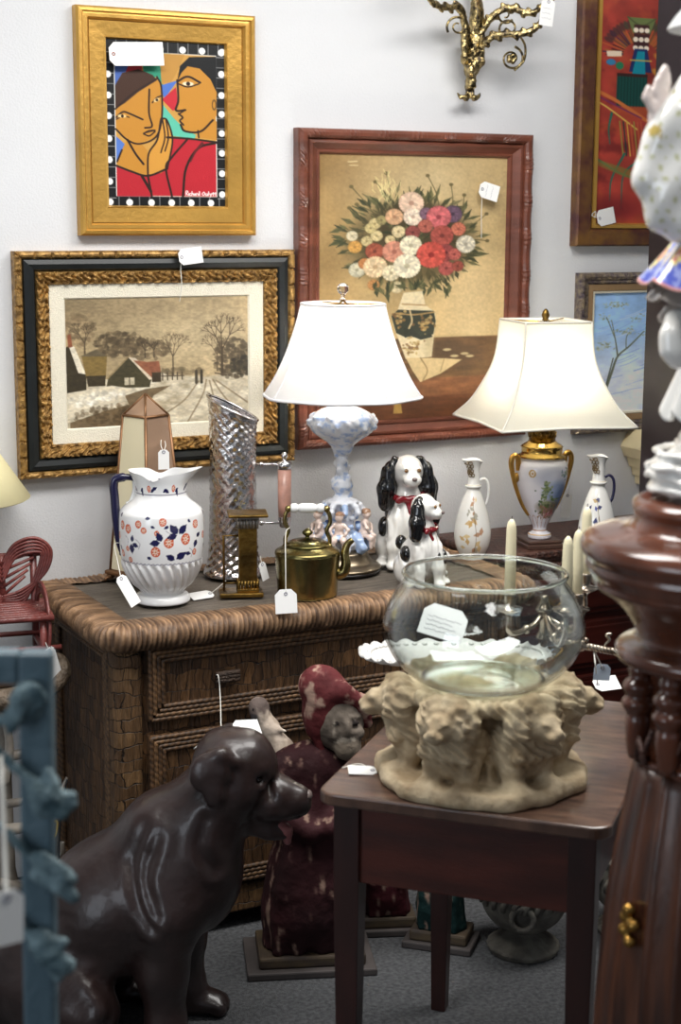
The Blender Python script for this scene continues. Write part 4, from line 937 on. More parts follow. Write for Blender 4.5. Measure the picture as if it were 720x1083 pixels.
def oflower(deg, y, r):
    x = ux(deg); p.ell(x, y, r, r*1.15, OR); 
    for k_ in range(7): p.ell(x+r*.62*math.cos(k_*.9), y+r*.7*math.sin(k_*.9), r*.16, r*.16, (240, 214, 196))
    p.ell(x, y, r*.42, r*.46, (238, 222, 208)); p.ell(x, y, r*.2, r*.2, (200, 110, 60))
def nleaf(deg, y, L, a, w=.42):
    x = ux(deg); c, s_ = math.cos(a), math.sin(a)
    q = [(0, 0), (.25, -w*.55), (.55, -w*.6), (1, 0), (.55, w*.6), (.25, w*.55)]
    p.poly([(x+L*(u*c-v*s_), y+L*(u*s_+v*c)) for u, v in q], NV)
# viewer side is -y -> angle 270 deg; screen-left = 180, right = 0
h_ = yb-yt
for rep in (-150, 0, 150):
    for dx, t_, r in ((-44, .30, .0085), (-26, .18, .007), (-18, .30, .006), (0, .35, .005), (16, .55, .010), (-2, .74, .0095), (40, .50, .0105), (58, .22, .008), (-58, .25, .008), (-60, .85, .007), (-46, .72, .005), (56, .80, .006), (-42, .95, .0055), (8, .12, .0075), (-70, .5, .007)): oflower(270+rep+dx, yt+t_*h_, r*1.22)
    for dx, t_, L, a in ((28, .38, .026, -2.2), (30, .38, .026, -.8), (27, .40, .022, 2.9), (6, .52, .022, -2.0), (4, .54, .022, 3.0), (26, .90, .026, -.5), (24, .92, .022, -2.6), (40, .80, .014, .2), (-38, .60, .022, 1.5), (-36, .6, .016, .3), (-37, .56, .015, -1.4), (60, .55, .018, 2.0), (60, .5, .016, -.6), (16, .2, .011, 2.6), (-8, .2, .01, .5), (-14, .85, .011, .4), (-64, .1, .012, -1.2), (44, .1, .01, .8), (-16, .06, .012, -.2), (-66, .68, .014, 1.2)): nleaf(270+rep+dx, yt+t_*h_, L*1.22, a, .5)
    for dx, t_ in ((-30, .5), (12, .3), (46, .7), (-50, .45)): p.line([(ux(270+rep+dx), yt+t_*h_), (ux(270+rep+dx+6), yt+(t_+.08)*h_), (ux(270+rep+dx+4), yt+(t_+.2)*h_)], .0011, (120, 110, 130))
for k_ in range(60): p.line([(k_*.011, yb), (k_*.011+.0055, yb+.003), (k_*.011+.011, yb)], .0014, (70, 66, 100))
yn0, yn1 = yz(.322), yz(.290)
for k_ in range(13):
    dg = k_*27.7; oflower(dg, yn0+.5*(yn1-yn0), .008) if k_ % 2 else None; nleaf(dg+8, yn0+.55*(yn1-yn0), .021, -.3+.8*(k_ % 3)); nleaf(dg+12, yn0+.5*(yn1-yn0), .018, 2.6)
p.line([(0, yn1), (.66, yn1)], .0018, (70, 60, 90))
def pf(A, I, R, Z):
    k_ = np.clip((.118-Z)/.012, 0, 1)*np.clip((Z-.03)/.02, 0, 1)
    R = R*(1+.036*k_*np.sin(26*A+Z*95))
    m = np.clip((Z-.305)/.037, 0, 1); sp_ = np.exp(-((A+PI) % (2*PI)-PI)**2/.16); bk = np.exp(-((A) % (2*PI)-PI)**2/.3)
    fd = np.exp(-((A-4.55+PI) % (2*PI)-PI)**2/.10)+np.exp(-((A-1.7+PI) % (2*PI)-PI)**2/.10)
    return R+m**1.5*(.034*sp_+.010*bk), Z+m*(.012*sp_+.004*bk-.016*fd*m)
V, F, C = lathe_np(prof, 380, pf, p.I); mesh_np('body', V, F, M_china, pi_, C)
b = MB(); hp = spline([(-.062, 0, .322), (-.085, 0, .326), (-.112, 0, .322), (-.121, 0, .308), (-.119, 0, .27), (-.116, 0, .22), (-.110, 0, .17), (-.103, 0, .142), (-.098, 0, .128), (-.104, 0, .120)], 6)
b.tube(hp, [.0085]*8+[.0115]*(len(hp)-16)+[.009]*8, 12, flat=(1, .85)); b.build('handle', M_navy, pi_)
b = MB(); b.tube(spline([(-.068, .002, .318), (-.068, 0, .29), (-.078, 0, .262), (-.088, 0, .256)], 6), .006, 10); b.build('handle_bracket', M_white, pi_)
# ---- obelisk lamp
L0 = onz(157, 613, DZ); M_bronze = mat('bronze_edge', (132, 96, 66), .4, metal=.6, var=.2, vscale=20)
ob = thing('table_lamp', 'tall obelisk lamp with cream glass panels in bronze edges behind the pitcher', 'lamp', L0, rz=FR+math.radians(45+6))
hb, ht, z0, z1, z2 = .073, .043, .028, .455, .512
def sq(h, z): return [(-h, -h, z), (h, -h, z), (h, h, z), (-h, h, z)]
M_cglass = mat('cream_glass', (232, 222, 190), .25, spec=.5); M_tglass = mat('mirror_tan_glass', (176, 146, 122), .12, metal=.35, var=.1, vscale=9)
lo, hi = sq(hb, z0), sq(ht, z1)
for i in range(4):
    j = (i+1) % 4; A_, B_, C_, D_ = [np.array(v) for v in (lo[i], lo[j], hi[j], hi[i])]; n_ = np.cross(B_-A_, D_-A_); n_ /= np.linalg.norm(n_)
    b = MB(); b.add([A_, B_, C_, D_]+[v-n_*.004 for v in (A_, B_, C_, D_)], [(0, 1, 2, 3), (7, 6, 5, 4), (0, 4, 5, 1), (1, 5, 6, 2), (2, 6, 7, 3), (3, 7, 4, 0)], 0, False); b.build('glass_panel', M_cglass if i in (1, 3) else M_tglass, ob)
b = MB()
for i in range(4):
    j = (i+1) % 4; b.tube([lo[i], hi[i]], .0042, 6); b.tube([lo[i], lo[j]], .005, 6); b.tube([hi[i], hi[j]], .004, 6); b.tube([hi[i], (0, 0, z2)], .0035, 6)
b.build('bronze_frame', M_bronze, ob)
b = MB(); b.add(sq(ht, z1)+[(0, 0, z2)], [(0, 1, 4), (1, 2, 4), (2, 3, 4), (3, 0, 4)], 0, False); b.build('pyramid_top', M_tglass, ob)
b = MB(); b.box((-hb-.012, -hb-.012, .018), (hb+.012, hb+.012, .030), bev=.004); b.build('base', M_bronze, ob)
for sx in (-1, 1):
    for sy in (-1, 1):
        S = Sculpt(); c = np.array((sx*hb, sy*hb, 0)); S.ell(c+(0, 0, .014), (.011, .011, .012), .006)
        for k_ in (-1, 0, 1): S.ell(c+(sx*.009-sy*k_*.006, sy*.009+sx*k_*.006, .006), (.005, .005, .006), .003)
        S.mesh('claw_foot', .003, M_bronze, ob)
# ---- hammered chrome pitcher with pink stone handle
L0 = onz(247, 608, DZ)
cv = thing('pitcher', 'tall hammered chrome pitcher with slanted top and pink stone side handle', 'pitcher', L0, rz=FR)
pr = densify([(.070, .0), (.083, .004), (.085, .012), (.078, .03), (.072, .06), (.069, .12), (.0665, .22), (.066, .32), (.0665, .40), (.068, .45), (.069, .462)], 14)
def cf(A, I, R, Z):
    k_ = np.clip(Z/.02, 0, 1)*np.clip((.45-Z)/.012, 0, 1)
    bm_ = .5+.5*np.sin(A*13+1.2*np.sin(Z*31)+.8*np.sin(Z*83))*np.sin(Z*PI/.0125+1.0*np.sin(A*2)+.7*np.sin(A*5+Z*40))
    t = Z/.462; return R-.0060*k_*(1-bm_), Z+(-.034*np.cos(A)+.004)*t**6+.012*t**9*np.exp(-((A) % (2*PI)-PI)**2/.3)
V, F, _ = lathe_np(pr, 200, cf); mesh_np('body', V, F, M_chrome, cv)
M_chp = mat('plain_chrome', (220, 218, 220), .1, metal=1)
b = MB(); b.tube([(.069*math.cos(a), .069*math.sin(a), .468-.034*math.cos(a)) for a in np.linspace(0, 2*PI, 48, endpoint=False)], .0035, 8, closed=True); b.build('rim', M_chp, cv)
b = MB(); b.lathe([tuple(v) for v in spline([(.0, .135), (.013, .137), (.018, .15), (.019, .165)], 4)]+[(.019, .166), (0, .166)], 24, c=(.142, 0, 0)); b.build('handle_cup', M_chp, cv)
b = MB(); b.lathe([(.0, .166), (.017, .166), (.0185, .2), (.0185, .30), (.0, .30)], 24, c=(.142, 0, 0)); b.build('stone_handle', mat('pink_stone', (190, 142, 126), .35, var=.18, vscale=30, coat=.2), cv)
b = MB(); b.lathe([(.0, .30), (.02, .30), (.02, .318), (.006, .322), (.005, .328), (.009, .333), (.009, .340), (.004, .346), (0, .347)], 24, c=(.142, 0, 0)); b.build('handle_cap', M_chp, cv)
for z in (.312, .148):
    b = MB(); b.tube([(.060, 0, z), (.132, 0, z)], .0035, 8); b.ball((.078, 0, z), .0075); b.build('handle_arm', M_chp, cv)
# ---- brass pilaster
L0 = onz(262, 629, DZ); M_oldb = mat('tarnished_brass', (150, 118, 58), .38, metal=1, col2=(88, 70, 38), vscale=14, bump=.2, bscale=60)
bp_ = thing('brass_pilaster', 'small tarnished brass column with square capital in front of the chrome pitcher', 'ornament', L0, rz=FR+.12)
b = MB(); b.box((-.024, -.02, .030), (.024, .02, .185), bev=.002); b.build('shaft', M_oldb, bp_)
b = MB(); b.box((-.029, -.025, .012), (.029, .025, .022), bev=.002)
for k_ in range(7): b.tube([(-.024+k_*.008, -.022, .020), (-.024+k_*.008, -.022, .042)], .0034, 6)
for k_ in range(5): b.tube([(.026, -.018+k_*.009, .020), (.026, -.018+k_*.009, .042)], .0034, 6); b.tube([(-.026, -.018+k_*.009, .020), (-.026, -.018+k_*.009, .042)], .0034, 6)
b.build('leafy_base', M_oldb, bp_)
b = MB(); b.box((-.027, -.023, .205), (.027, .023, .214), bev=.002)
for k_ in range(7): b.tube([(-.024+k_*.008, -.021, .182), (-.025+k_*.0083, -.024, .206)], .0036, 6)
for k_ in range(5): b.tube([(.025, -.018+k_*.009, .182), (.027, -.018+k_*.009, .206)], .0036, 6)
b.build('capital', mat('silvered_capital', (150, 146, 140), .35, metal=.9), bp_)
b = MB(); b.box((-.052, -.045, .214), (.052, .045, .222), bev=.003); b.build('abacus', M_oldb, bp_)
b = MB(); b.box((-.075, -.035, 0), (.040, .035, .012), bev=.003); b.build('base_plate', M_oldb, bp_)
b = MB(); b.tube([(-.062, .01, .012), (-.062, .01, .158), (-.024, .01, .158)], .0032, 6); b.tube([(-.062, .01, .03), (-.024, .01, .03)], .0028, 6); b.build('side_rod', M_oldb, bp_)
# ---- kettle
L0 = onz(325, 629, DZ+.004); M_ket = mat('kettle_brass', (166, 148, 96), .26, metal=1, col2=(96, 92, 56), vscale=9, bump=.06, bscale=40)
ke = thing('kettle', 'old brass kettle with white ceramic grip at the front of the dresser', 'kettle', L0, rz=FR)
b = MB(); b.lathe([tuple(v) for v in spline([(.0, .001), (.070, .001), (.0775, .004), (.079, .012), (.082, .06), (.0855, .108), (.086, .113), (.083, .121), (.066, .130), (.056, .134)], 6)]+[(.0, .134)], 56); b.build('body', M_ket, ke)
b = MB(); b.lathe([tuple(v) for v in spline([(.058, .133), (.057, .138), (.04, .147), (.016, .151), (.007, .153), (.006, .158), (.012, .163), (.014, .168), (.009, .174), (.003, .178), (.0, .179)], 5)], 40); b.build('lid', M_ket, ke)
b = MB(); sp_ = spline([(.070, 0, .055), (.093, -.004, .062), (.101, -.006, .085), (.098, -.006, .112), (.104, -.006, .136), (.118, -.006, .150)], 6); b.tube(sp_, np.linspace(.017, .0075, len(sp_)), 14, flat=(1, .9)); b.build('spout', M_ket, ke)
for sx in (-1, 1):
    b = MB(); b.tube(spline([(sx*.056, 0, .122), (sx*.058, 0, .15), (sx*.050, 0, .172), (sx*.059, 0, .195), (sx*.056, 0, .218), (sx*.045, 0, .232)], 6), .0055, 8); b.ball((sx*.056, 0, .13), .010); b.ball((sx*.05, 0, .230), .009); b.build('handle_upright', M_ket, ke)
b = MB(); b.M = Matrix.Translation((0, 0, .232)) @ Matrix.Rotation(PI/2, 4, 'Y'); b.lathe([tuple(v) for v in spline([(.006, -.044), (.011, -.042), (.0125, -.030), (.009, -.024), (.0125, -.016), (.013, 0), (.0125, .016), (.009, .024), (.0125, .030), (.011, .042), (.006, .044)], 5)], 20); b.build('ceramic_grip', M_white, ke)

# ---- lamp shades
def shade_mat(name, col, tr=.6):
    m = bpy.data.materials.new(name); m.use_nodes = True; nt = m.node_tree; N, L = nt.nodes, nt.links
    N.remove(N['Principled BSDF']); o = N['Material Output']; a = N.new('ShaderNodeBsdfDiffuse'); t_ = N.new('ShaderNodeBsdfTranslucent'); mx = N.new('ShaderNodeMixShader')
    tc = N.new('ShaderNodeTexCoord'); nz = N.new('ShaderNodeTexNoise'); nz.inputs['Scale'].default_value = 400; L.new(tc.outputs['Object'], nz.inputs['Vector'])
    rp = N.new('ShaderNodeMix'); rp.data_type = 'RGBA'; c = np.array(rgb(*col)); rp.inputs[6].default_value = tuple(c*.94); rp.inputs[7].default_value = tuple(c); rp.inputs[6].default_value[3] = 1
    L.new(nz.outputs['Fac'], rp.inputs['Factor']); L.new(rp.outputs[2], a.inputs[0]); L.new(rp.outputs[2], t_.inputs[0])
    mx.inputs[0].default_value = tr; L.new(a.outputs[0], mx.inputs[1]); L.new(t_.outputs[0], mx.inputs[2]); L.new(mx.outputs[0], o.inputs[0]); return m
M_silk = shade_mat('white_silk_shade', (240, 240, 240), .55); M_ivory = shade_mat('ivory_silk_shade', (240, 237, 222), .55)
M_trim = mat('shade_trim', (222, 218, 206), .8); M_trim2 = mat('grey_shade_trim', (226, 225, 228), .8)
def bulb(loc, par, e, col):
    l = bpy.data.lights.new('bulb_light', 'POINT'); l.energy = e; l.color = col; l.shadow_soft_size = .03
    o = bpy.data.objects.new('bulb_light', l); COL.objects.link(o); o.parent = par; o.location = loc
# ---- left lamp
L0 = onz(361, 603, DZ)
la = thing('table_lamp', 'blue and white porcelain cherub lamp, lit white bell shade with crystal finial', 'lamp', L0, rz=FR)
M_dkbrass = mat('dark_brass_base', (120, 108, 90), .3, metal=.9, var=.15)
b = MB(); b.lathe([(.0, .017), (.108, .017), (.112, .021), (.110, .025), (.104, .026), (0, .026)], 56); b.build('plinth', mat('black_plinth', (26, 22, 20), .3, coat=.3), la)
b = MB(); b.lathe([tuple(v) for v in spline([(.110, .026), (.112, .032), (.100, .040), (.088, .046), (.078, .060), (.072, .075), (.05, .082)], 5)]+[(0, .082)], 56); b.build('metal_base', M_dkbrass, la)
M_porc = vmat('blue_white_porcelain', .22, coat=.4, bump=.15, bscale=120, dist=.003)
WHT, BLU, SKN, HAR = (230, 233, 240), (164, 186, 220), (228, 206, 194), (160, 122, 94)
S = Sculpt(); S.cap((0, 0, .08), (0, 0, .22), .042, .024, .01, WHT); S.ell((0, 0, .10), (.058, .058, .026), .02, WHT); S.ell((0, 0, .215), (.048, .048, .012), .012, WHT)
for i in range(9):
    a = i*2*PI/9; c, s_ = math.cos(a), math.sin(a)
    S.path([(.03*c, .03*s_, .2), (.052*c, .052*s_, .205), (.060*c, .060*s_, .19), (.052*c, .052*s_, .18)], [.008, .007, .007, .005], .008, BLU if i % 2 else WHT)
    S.path([(.045*c, .045*s_, .125), (.066*c, .066*s_, .11), (.078*c, .078*s_, .092), (.068*c, .068*s_, .082), (.060*c, .060*s_, .092)], [.011, .010, .010, .009, .006], .01, WHT if i % 2 else BLU)
    S.ell((.05*math.cos(a+.35), .05*math.sin(a+.35), .148), (.010, .010, .009), .006, BLU if i % 3 else (86, 124, 196))
    S.ell((.040*c, .040*s_, .172), (.009, .009, .008), .005, BLU if i % 3 == 0 else WHT)
for a in (-.25, PI+.35, -PI/2-.1, PI/2):
    R3 = np.array([[math.cos(a), -math.sin(a), 0], [math.sin(a), math.cos(a), 0], [0, 0, 1]])
    def q(x, y, z): return R3 @ np.array((x, y, z))
    S.cap(q(.064, 0, .125), q(.068, 0, .158), .014, .012, .008, SKN); S.ell(q(.072, 0, .182), (.0125, .0125, .014), .004, SKN); S.ell(q(.070, 0, .189), (.013, .013, .010), .002, HAR)
    for sy in (-1, 1):
        S.path([q(.068, sy*.010, .126), q(.088, sy*.014, .118), q(.088, sy*.016, .088)], [.009, .008, .005], .006, SKN)
        S.path([q(.068, sy*.013, .160), q(.078, sy*.026, .148), q(.084, sy*.018, .134)], [.006, .005, .0045], .004, SKN)
    S.ell(q(.066, 0, .124), (.017, .018, .011), .006, BLU)
S.mesh('cherub_base', .0034, M_porc, la, cols=True, disp=lambda V: .003*(vnoise(V*140)-.5))
def swirl(V, C):
    n_ = fbm(V*75, 3, 4); k_ = np.clip((n_-.54)*6, 0, .8)[:, None]; return np.array(WHT)/255*(1-k_)+np.array([150, 176, 220])/255*k_
S = Sculpt(); S.cap((0, 0, .222), (0, 0, .255), .018, .024, .012, WHT); S.ell((0, 0, .262), (.031, .031, .02), .012, WHT); S.cap((0, 0, .28), (0, 0, .365), .019, .016, .015, WHT); S.ell((0, 0, .228), (.026, .026, .008), .006, WHT); S.ell((0, 0, .368), (.026, .026, .009), .01, WHT)
for i in range(14):
    a = i*2.4; z = .236+i*.0095; r = .024 if z < .285 else .018
    S.ell((r*math.cos(a), r*math.sin(a), z), (.008, .008, .010), .005, WHT)
S.mesh('stem', .0032, M_porc, la, colfun=swirl, disp=lambda V: .0025*(vnoise(V*150)-.5))
S = Sculpt(); S.ell((0, 0, .435), (.094, .094, .050), .01, WHT); S.cap((0, 0, .37), (0, 0, .395), .03, .05, .02, WHT); S.cap((0, 0, .47), (0, 0, .488), .05, .03, .015, WHT)
for i in range(22):
    a = i*2*PI/22; z = .442+.012*math.sin(i*2.6); r = .091*math.sqrt(max(.05, 1-((z-.435)/.05)**2))
    for k_ in range(5): S.ell((r*math.cos(a)+.006*math.cos(k_*1.25), r*math.sin(a)+.006*math.sin(k_*1.25), z+.007*math.sin(k_*1.25+a)), .0062, .003, WHT)
    S.ell((r*1.03*math.cos(a), r*1.03*math.sin(a), z), .004, .002, WHT)
S.mesh('oil_font', .0042, M_porc, la, colfun=swirl, disp=lambda V: .002*(vnoise(V*170)-.5))
b = MB(); b.lathe([(.02, .485), (.022, .50), (.014, .51), (.012, .56), (.016, .565), (.016, .60), (0, .60)], 20); b.build('socket', M_polbr, la)
b = MB(); b.ball((0, 0, .635), (.028, .028, .038), 16, 10); b.build('bulb', mat('bulb_glass', (245, 240, 230), .4, trans=.9), la)
zb, zt = .512, .765
pr = spline([(.217, zb), (.186, zb+.05), (.160, zb+.105), (.138, zb+.165), (.123, zb+.215), (.114, zt)], 6)
NP = 8
def panel(A, I, R, Z):
    a = (A+.2) % (2*PI/NP)-PI/NP; return R*(1-.035*(1-np.abs(np.cos(a*1.0))/1)+.0)*(1-.022*np.cos(a*PI/(PI/NP)*1.0)), Z
V, F, _ = lathe_np(pr, 96, panel, close_bottom=False); sh = mesh_np('lampshade', V, F, M_silk, la)
b = MB()
for k_ in range(NP):
    a = -.2+k_*2*PI/NP; b.tube([((r*1.024+.001)*math.cos(a), (r*1.024+.001)*math.sin(a), z) for r, z in pr], .0018, 6)
def ringpts(r, z, n=96): return [(panel(np.array(a), 0, r, z)[0]*math.cos(a), panel(np.array(a), 0, r, z)[0]*math.sin(a), z) for a in np.linspace(0, 2*PI, n, endpoint=False)]
b.tube(ringpts(.2175, zb), .004, 6, closed=True); b.tube(ringpts(.1145, zt), .0035, 6, closed=True); b.build('trim', M_trim2, sh)
b = MB(); b.tube([(0, 0, .60), (.055, 0, .63), (.055, 0, .72), (0, 0, .775)], .0025, 6); b.tube([(0, 0, .60), (-.055, 0, .63), (-.055, 0, .72), (0, 0, .775)], .0025, 6)
for k_ in range(3): b.tube([(0, 0, zt), (.115*math.cos(k_*2.1), .115*math.sin(k_*2.1), zt)], .002, 6)
b.build('harp', M_polbr, la)
M_cryst = mat('crystal', (250, 250, 255), .02, trans=1, ior=1.5)
b = MB(); b.lathe([(.0, .770), (.01, .771), (.010, .776), (.005, .782), (.006, .79), (0, .79)], 16); b.ball((0, 0, .806), .0165, 10, 8); b.build('finial', M_cryst, la, smooth=False)
bulb((0, 0, .64), la, 7.8, (1, .95, .88))
for o in la.children: o.location.z -= .017
# ---- right lamp
CZZ = CZ; L0 = onz(570, 577, CZ)
lb = thing('table_lamp', 'porcelain urn lamp with landscape and gold handles, lit ivory pagoda shade', 'lamp', L0, rz=-.21)
M_plin = mat('bronze_plinth', (96, 72, 62), .35, metal=.5, var=.2)
b = MB(); b.box((-.060, -.060, 0), (.060, .060, .014), bev=.003); b.box((-.052, -.052, .014), (.052, .052, .024), bev=.004); b.build('plinth', M_plin, lb)
pr = spline([(.030, .024), (.034, .027), (.034, .038), (.024, .044), (.020, .052), (.022, .062), (.030, .078), (.047, .115), (.063, .155), (.074, .195), (.0785, .225), (.077, .245), (.070, .258), (.062, .264), (.060, .268)], 6); pr = even(pr, 200)
d, P = arc(pr); Lp = d[-1]
def yz2(z): return Lp-np.interp(z, np.maximum.accumulate(P[:, 1]), d)
p = Paint((0, 0, .48, Lp), 560, int(560*Lp/.48), (232, 230, 236))
def sx_(x): return .36+x      # viewer side is three quarters round
cx = sx_(.012)
p.ell(cx, yz2(.215), .055, .03, (186, 190, 206), .7, .02); p.ell(cx+.02, yz2(.17), .05, .035, (120, 140, 180), .75, .022); p.ell(cx+.04, yz2(.15), .03, .04, (90, 112, 156), .7, .02); p.ell(cx-.005, yz2(.125), .05, .022, (110, 96, 70), .8, .016); p.ell(cx, yz2(.105), .042, .016, (150, 110, 100), .8, .012)
for _ in range(150):
    z = rs.uniform(.09, .205); w_ = (.205-z)*.25+.006; x = cx-.024+rs.gauss(0, w_*.6) if rs.random() < .6 else cx+rs.gauss(.01, .03); z = z if x < cx else min(z, .15)
    p.ell(x, yz2(z), rs.uniform(.002, .006), rs.uniform(.002, .005), rs.choice([(96, 116, 66), (130, 140, 84), (74, 92, 62), (110, 100, 60), (150, 120, 80), (180, 120, 110)] if z < .13 else [(96, 116, 66), (130, 144, 90), (74, 96, 66), (150, 160, 120)]), .75, .0015)
for _ in range(30): p.ell(cx+.045+rs.gauss(0, .012), yz2(.225)+rs.gauss(0, .006), rs.uniform(.002, .006), .003, rs.choice([(130, 150, 130), (160, 172, 150), (100, 120, 130)]), .6, .002)
for _ in range(20): p.ell(cx+rs.gauss(0, .018), yz2(.104)+rs.gauss(0, .005), .004, .004, rs.choice([(206, 140, 150), (220, 180, 170), (170, 90, 90)]), .8)
for xg in (-.055, .075): p.ell(sx_(xg), yz2(.228), .011, .012, (190, 156, 96)); p.ell(sx_(xg), yz2(.228), .006, .008, (232, 226, 222)); p.ell(sx_(xg), yz2(.228), .003, .004, (190, 150, 90))
for k_ in range(14): x = k_*.48/14; p.line([(x, yz2(.058)), (x+.006, yz2(.088)), (x+.017, yz2(.098)), (x+.028, yz2(.088)), (x+.034, yz2(.058))], .0028, (176, 132, 112))
p.line([(0, yz2(.038)), (.48, yz2(.038))], .003, (190, 150, 90)); p.line([(0, yz2(.05)), (.48, yz2(.05))], .004, (170, 130, 100))
V, F, C = lathe_np(pr, 320, None, p.I); mesh_np('urn', V, F, M_china, lb, C)
ha = .14
for sx in (-1, 1):
    b = MB(); hp = [(.040, .095), (.062, .128), (.084, .18), (.097, .225), (.102, .255), (.098, .272), (.088, .276), (.080, .266), (.078, .245), (.077, .232)]
    hp = spline([(sx*r*math.cos(ha), sx*r*math.sin(ha), z) for r, z in hp], 6); b.tube(hp, [.004+.0045*min(1, i/24) for i in range(len(hp))], 10)
    b.ball((sx*.084*math.cos(ha), sx*.084*math.sin(ha), .21), (.008, .008, .016)); b.build('handle', M_gilt, lb)
b = MB(); b.lathe([(.058, .266), (.070, .268), (.071, .274), (.060, .277), (.060, .297), (.063, .299), (.058, .304), (.044, .312), (.040, .316), (.0, .316)], 48); b.build('collar', M_polbr, lb)
b = MB(); b.lathe([(.039, .316), (.039, .345), (.041, .348), (.034, .352), (.02, .362), (.010, .37), (.010, .39), (0, .39)], 48)
for k_ in range(18):
    a = k_*2*PI/18; b.tube([(.0395*math.cos(a-.1), .0395*math.sin(a-.1), .328), (.0405*math.cos(a), .0405*math.sin(a), .342), (.0395*math.cos(a+.1), .0395*math.sin(a+.1), .328)], .002, 5)
b.build('gallery', mat('pierced_brass', (168, 136, 74), .3, metal=1, col2=(70, 52, 30), vscale=90), lb)
b = MB(); b.tube([(0, 0, .39), (0, 0, .44)], .012, 12); b.build('socket', M_polbr, lb)
b = MB(); b.ball((0, 0, .475), (.03, .03, .04), 16, 10); b.build('bulb', MATS['bulb_glass'], lb)
zb, zt = .378, .668
hp = spline([(.206, 0), (.166, .167), (.134, .39), (.116, .56), (.107, .72), (.101, 1)], 6); V = []; F = []; n = 4*16
def sqr(h, m=16, c=.09):
    """square outline with softly clipped corners"""
    o = []
    cs = [(1, -1), (1, 1), (-1, 1), (-1, -1)]
    for q in range(4):
        a, b_ = np.array(cs[q-1], float), np.array(cs[q], float); dv = (b_-a)/2
        for i in range(m):
            t = -1+2*i/m; p_ = (a+b_)/2+dv*t*(1-c*.0)
            bow = .03*(1-t*t); nn = (a+b_)/2; o.append(p_*h*(1-bow*0)-nn*h*bow*.8)
    return o
for h, t_ in hp:
    for x, y in sqr(h): V.append((x, y, zb+(zt-zb)*t_+0.004*(1-t_)*(1-abs(abs(x)-abs(y))/h)*-1))
for i in range(len(hp)-1):
    for j in range(n): F.append((i*n+j, i*n+(j+1) % n, (i+1)*n+(j+1) % n, (i+1)*n+j))
sh = mesh_np('lampshade', V, F, M_ivory, lb, None, False)
b = MB()
for q in range(4): b.tube([tuple(np.array(V[i*n+q*16])*np.array((1.004, 1.004, 1))) for i in range(len(hp))], .003, 6)
b.tube(V[:n], .0038, 6, closed=True); b.tube(V[(len(hp)-1)*n:], .0034, 6, closed=True); b.build('trim', M_trim, sh)
b = MB(); b.tube([(0, 0, .44), (.05, 0, .47), (.05, 0, .60), (0, 0, .672)], .0025, 6); b.tube([(0, 0, .44), (-.05, 0, .47), (-.05, 0, .60), (0, 0, .672)], .0025, 6)
for q in range(4): b.tube([(0, 0, zt-.004), tuple(V[(len(hp)-1)*n+q*16])], .002, 6)
b.build('harp', M_polbr, lb)
b = MB(); b.lathe([(.0, .668), (.012, .669), (.008, .674), (.012, .684), (.008, .696), (.003, .702), (0, .703)], 16); b.build('finial', M_oldb, lb)
bulb((0.0, 0, .50), lb, 4.2, (1, .97, .92))

# ---- two ewers
def ewer(label, loc, rz, accent):
    e = thing('ewer', label, 'vase', loc, rz, 'pair of slim white ewers')
    pr = spline([(.030, .0), (.034, .002), (.033, .008), (.040, .020), (.050, .045), (.054, .075), (.051, .105), (.042, .145), (.030, .18), (.021, .20), (.0185, .21), (.024, .214), (.024, .219), (.0185, .223), (.0165, .245), (.0175, .265), (.022, .28), (.029, .292)], 6); pr = even(pr, 200)
    d, P = arc(pr); L_ = d[-1]
    def y3(z): return L_-np.interp(z, np.maximum.accumulate(P[:, 1]), d)
    p = Paint((0, 0, .33, L_), 330, int(330*L_/.33), (230, 228, 222))
    p.ell(.06, y3(.1), .06, .12, (212, 216, 224), .5, .05)
    for c_ in (.2475, .08):
        for _ in range(26):
            z = rs.uniform(.02, .18); w_ = .018+.01*(z < .12); x = c_+rs.gauss(0, w_); a = rs.uniform(-PI, PI); L = rs.uniform(.014, .030)
            col = rs.choice(accent); c2, s2 = math.cos(a), math.sin(a); y = y3(z)
            p.poly([(x, y), (x+L*.5*c2-L*.28*s2, y+L*.5*s2+L*.28*c2), (x+L*c2, y+L*s2), (x+L*.5*c2+L*.28*s2, y+L*.5*s2-L*.28*c2)], col, .85)
        p.line([(c_, y3(.01)), (c_+.006, y3(.08)), (c_-.004, y3(.17))], .002, (130, 110, 80))
    for z in (.212, .22): p.line([(0, y3(z)), (.33, y3(z))], .0025, (170, 150, 110))
    def lip(A, I, R, Z):
        m = np.clip((Z-.255)/.037, 0, 1); q = np.exp(-((A-PI+PI) % (2*PI)-PI)**2/.5)
        return R+m*(.010*q-.003), Z+m*(.006*q-.004*np.cos(A*2))
    V, F, C = lathe_np(pr, 220, lip, p.I); mesh_np('body', V, F, M_china, e, C)
    b = MB(); b.tube(spline([(.018, 0, .232), (.030, 0, .238), (.042, 0, .226), (.045, 0, .20), (.041, 0, .172), (.034, 0, .158)], 6), .0042, 8); b.build('handle', M_white if accent[0][2] < 140 else M_navy, e)
    b = MB()
    for k_ in range(16):
        a = PI+.15+k_*.12 if k_ < 10 else PI+.6+(k_-10)*.16; z = .286-(k_ % 4)*.0095 if k_ < 10 else .250+(k_ % 3)*.006; r = .0215 if z > .27 else .019
        if z > .28: r = .027
        b.tube([(r*math.cos(a+.22*math.cos(t)), r*math.sin(a+.22*math.cos(t)), z+.005*math.sin(t)) for t in np.linspace(0, 2*PI, 10, endpoint=False)], .0014, 5, closed=True)
    b.build('pierced_mouth', mat('dark_gilt', (120, 100, 70), .4, metal=.5), e)
    return e
ewer('slim white ewer with gold and tan leaves, left of the urn lamp', onz(499, 591, DZ), FR, [(196, 158, 96), (214, 186, 130), (176, 130, 96), (160, 156, 140)])
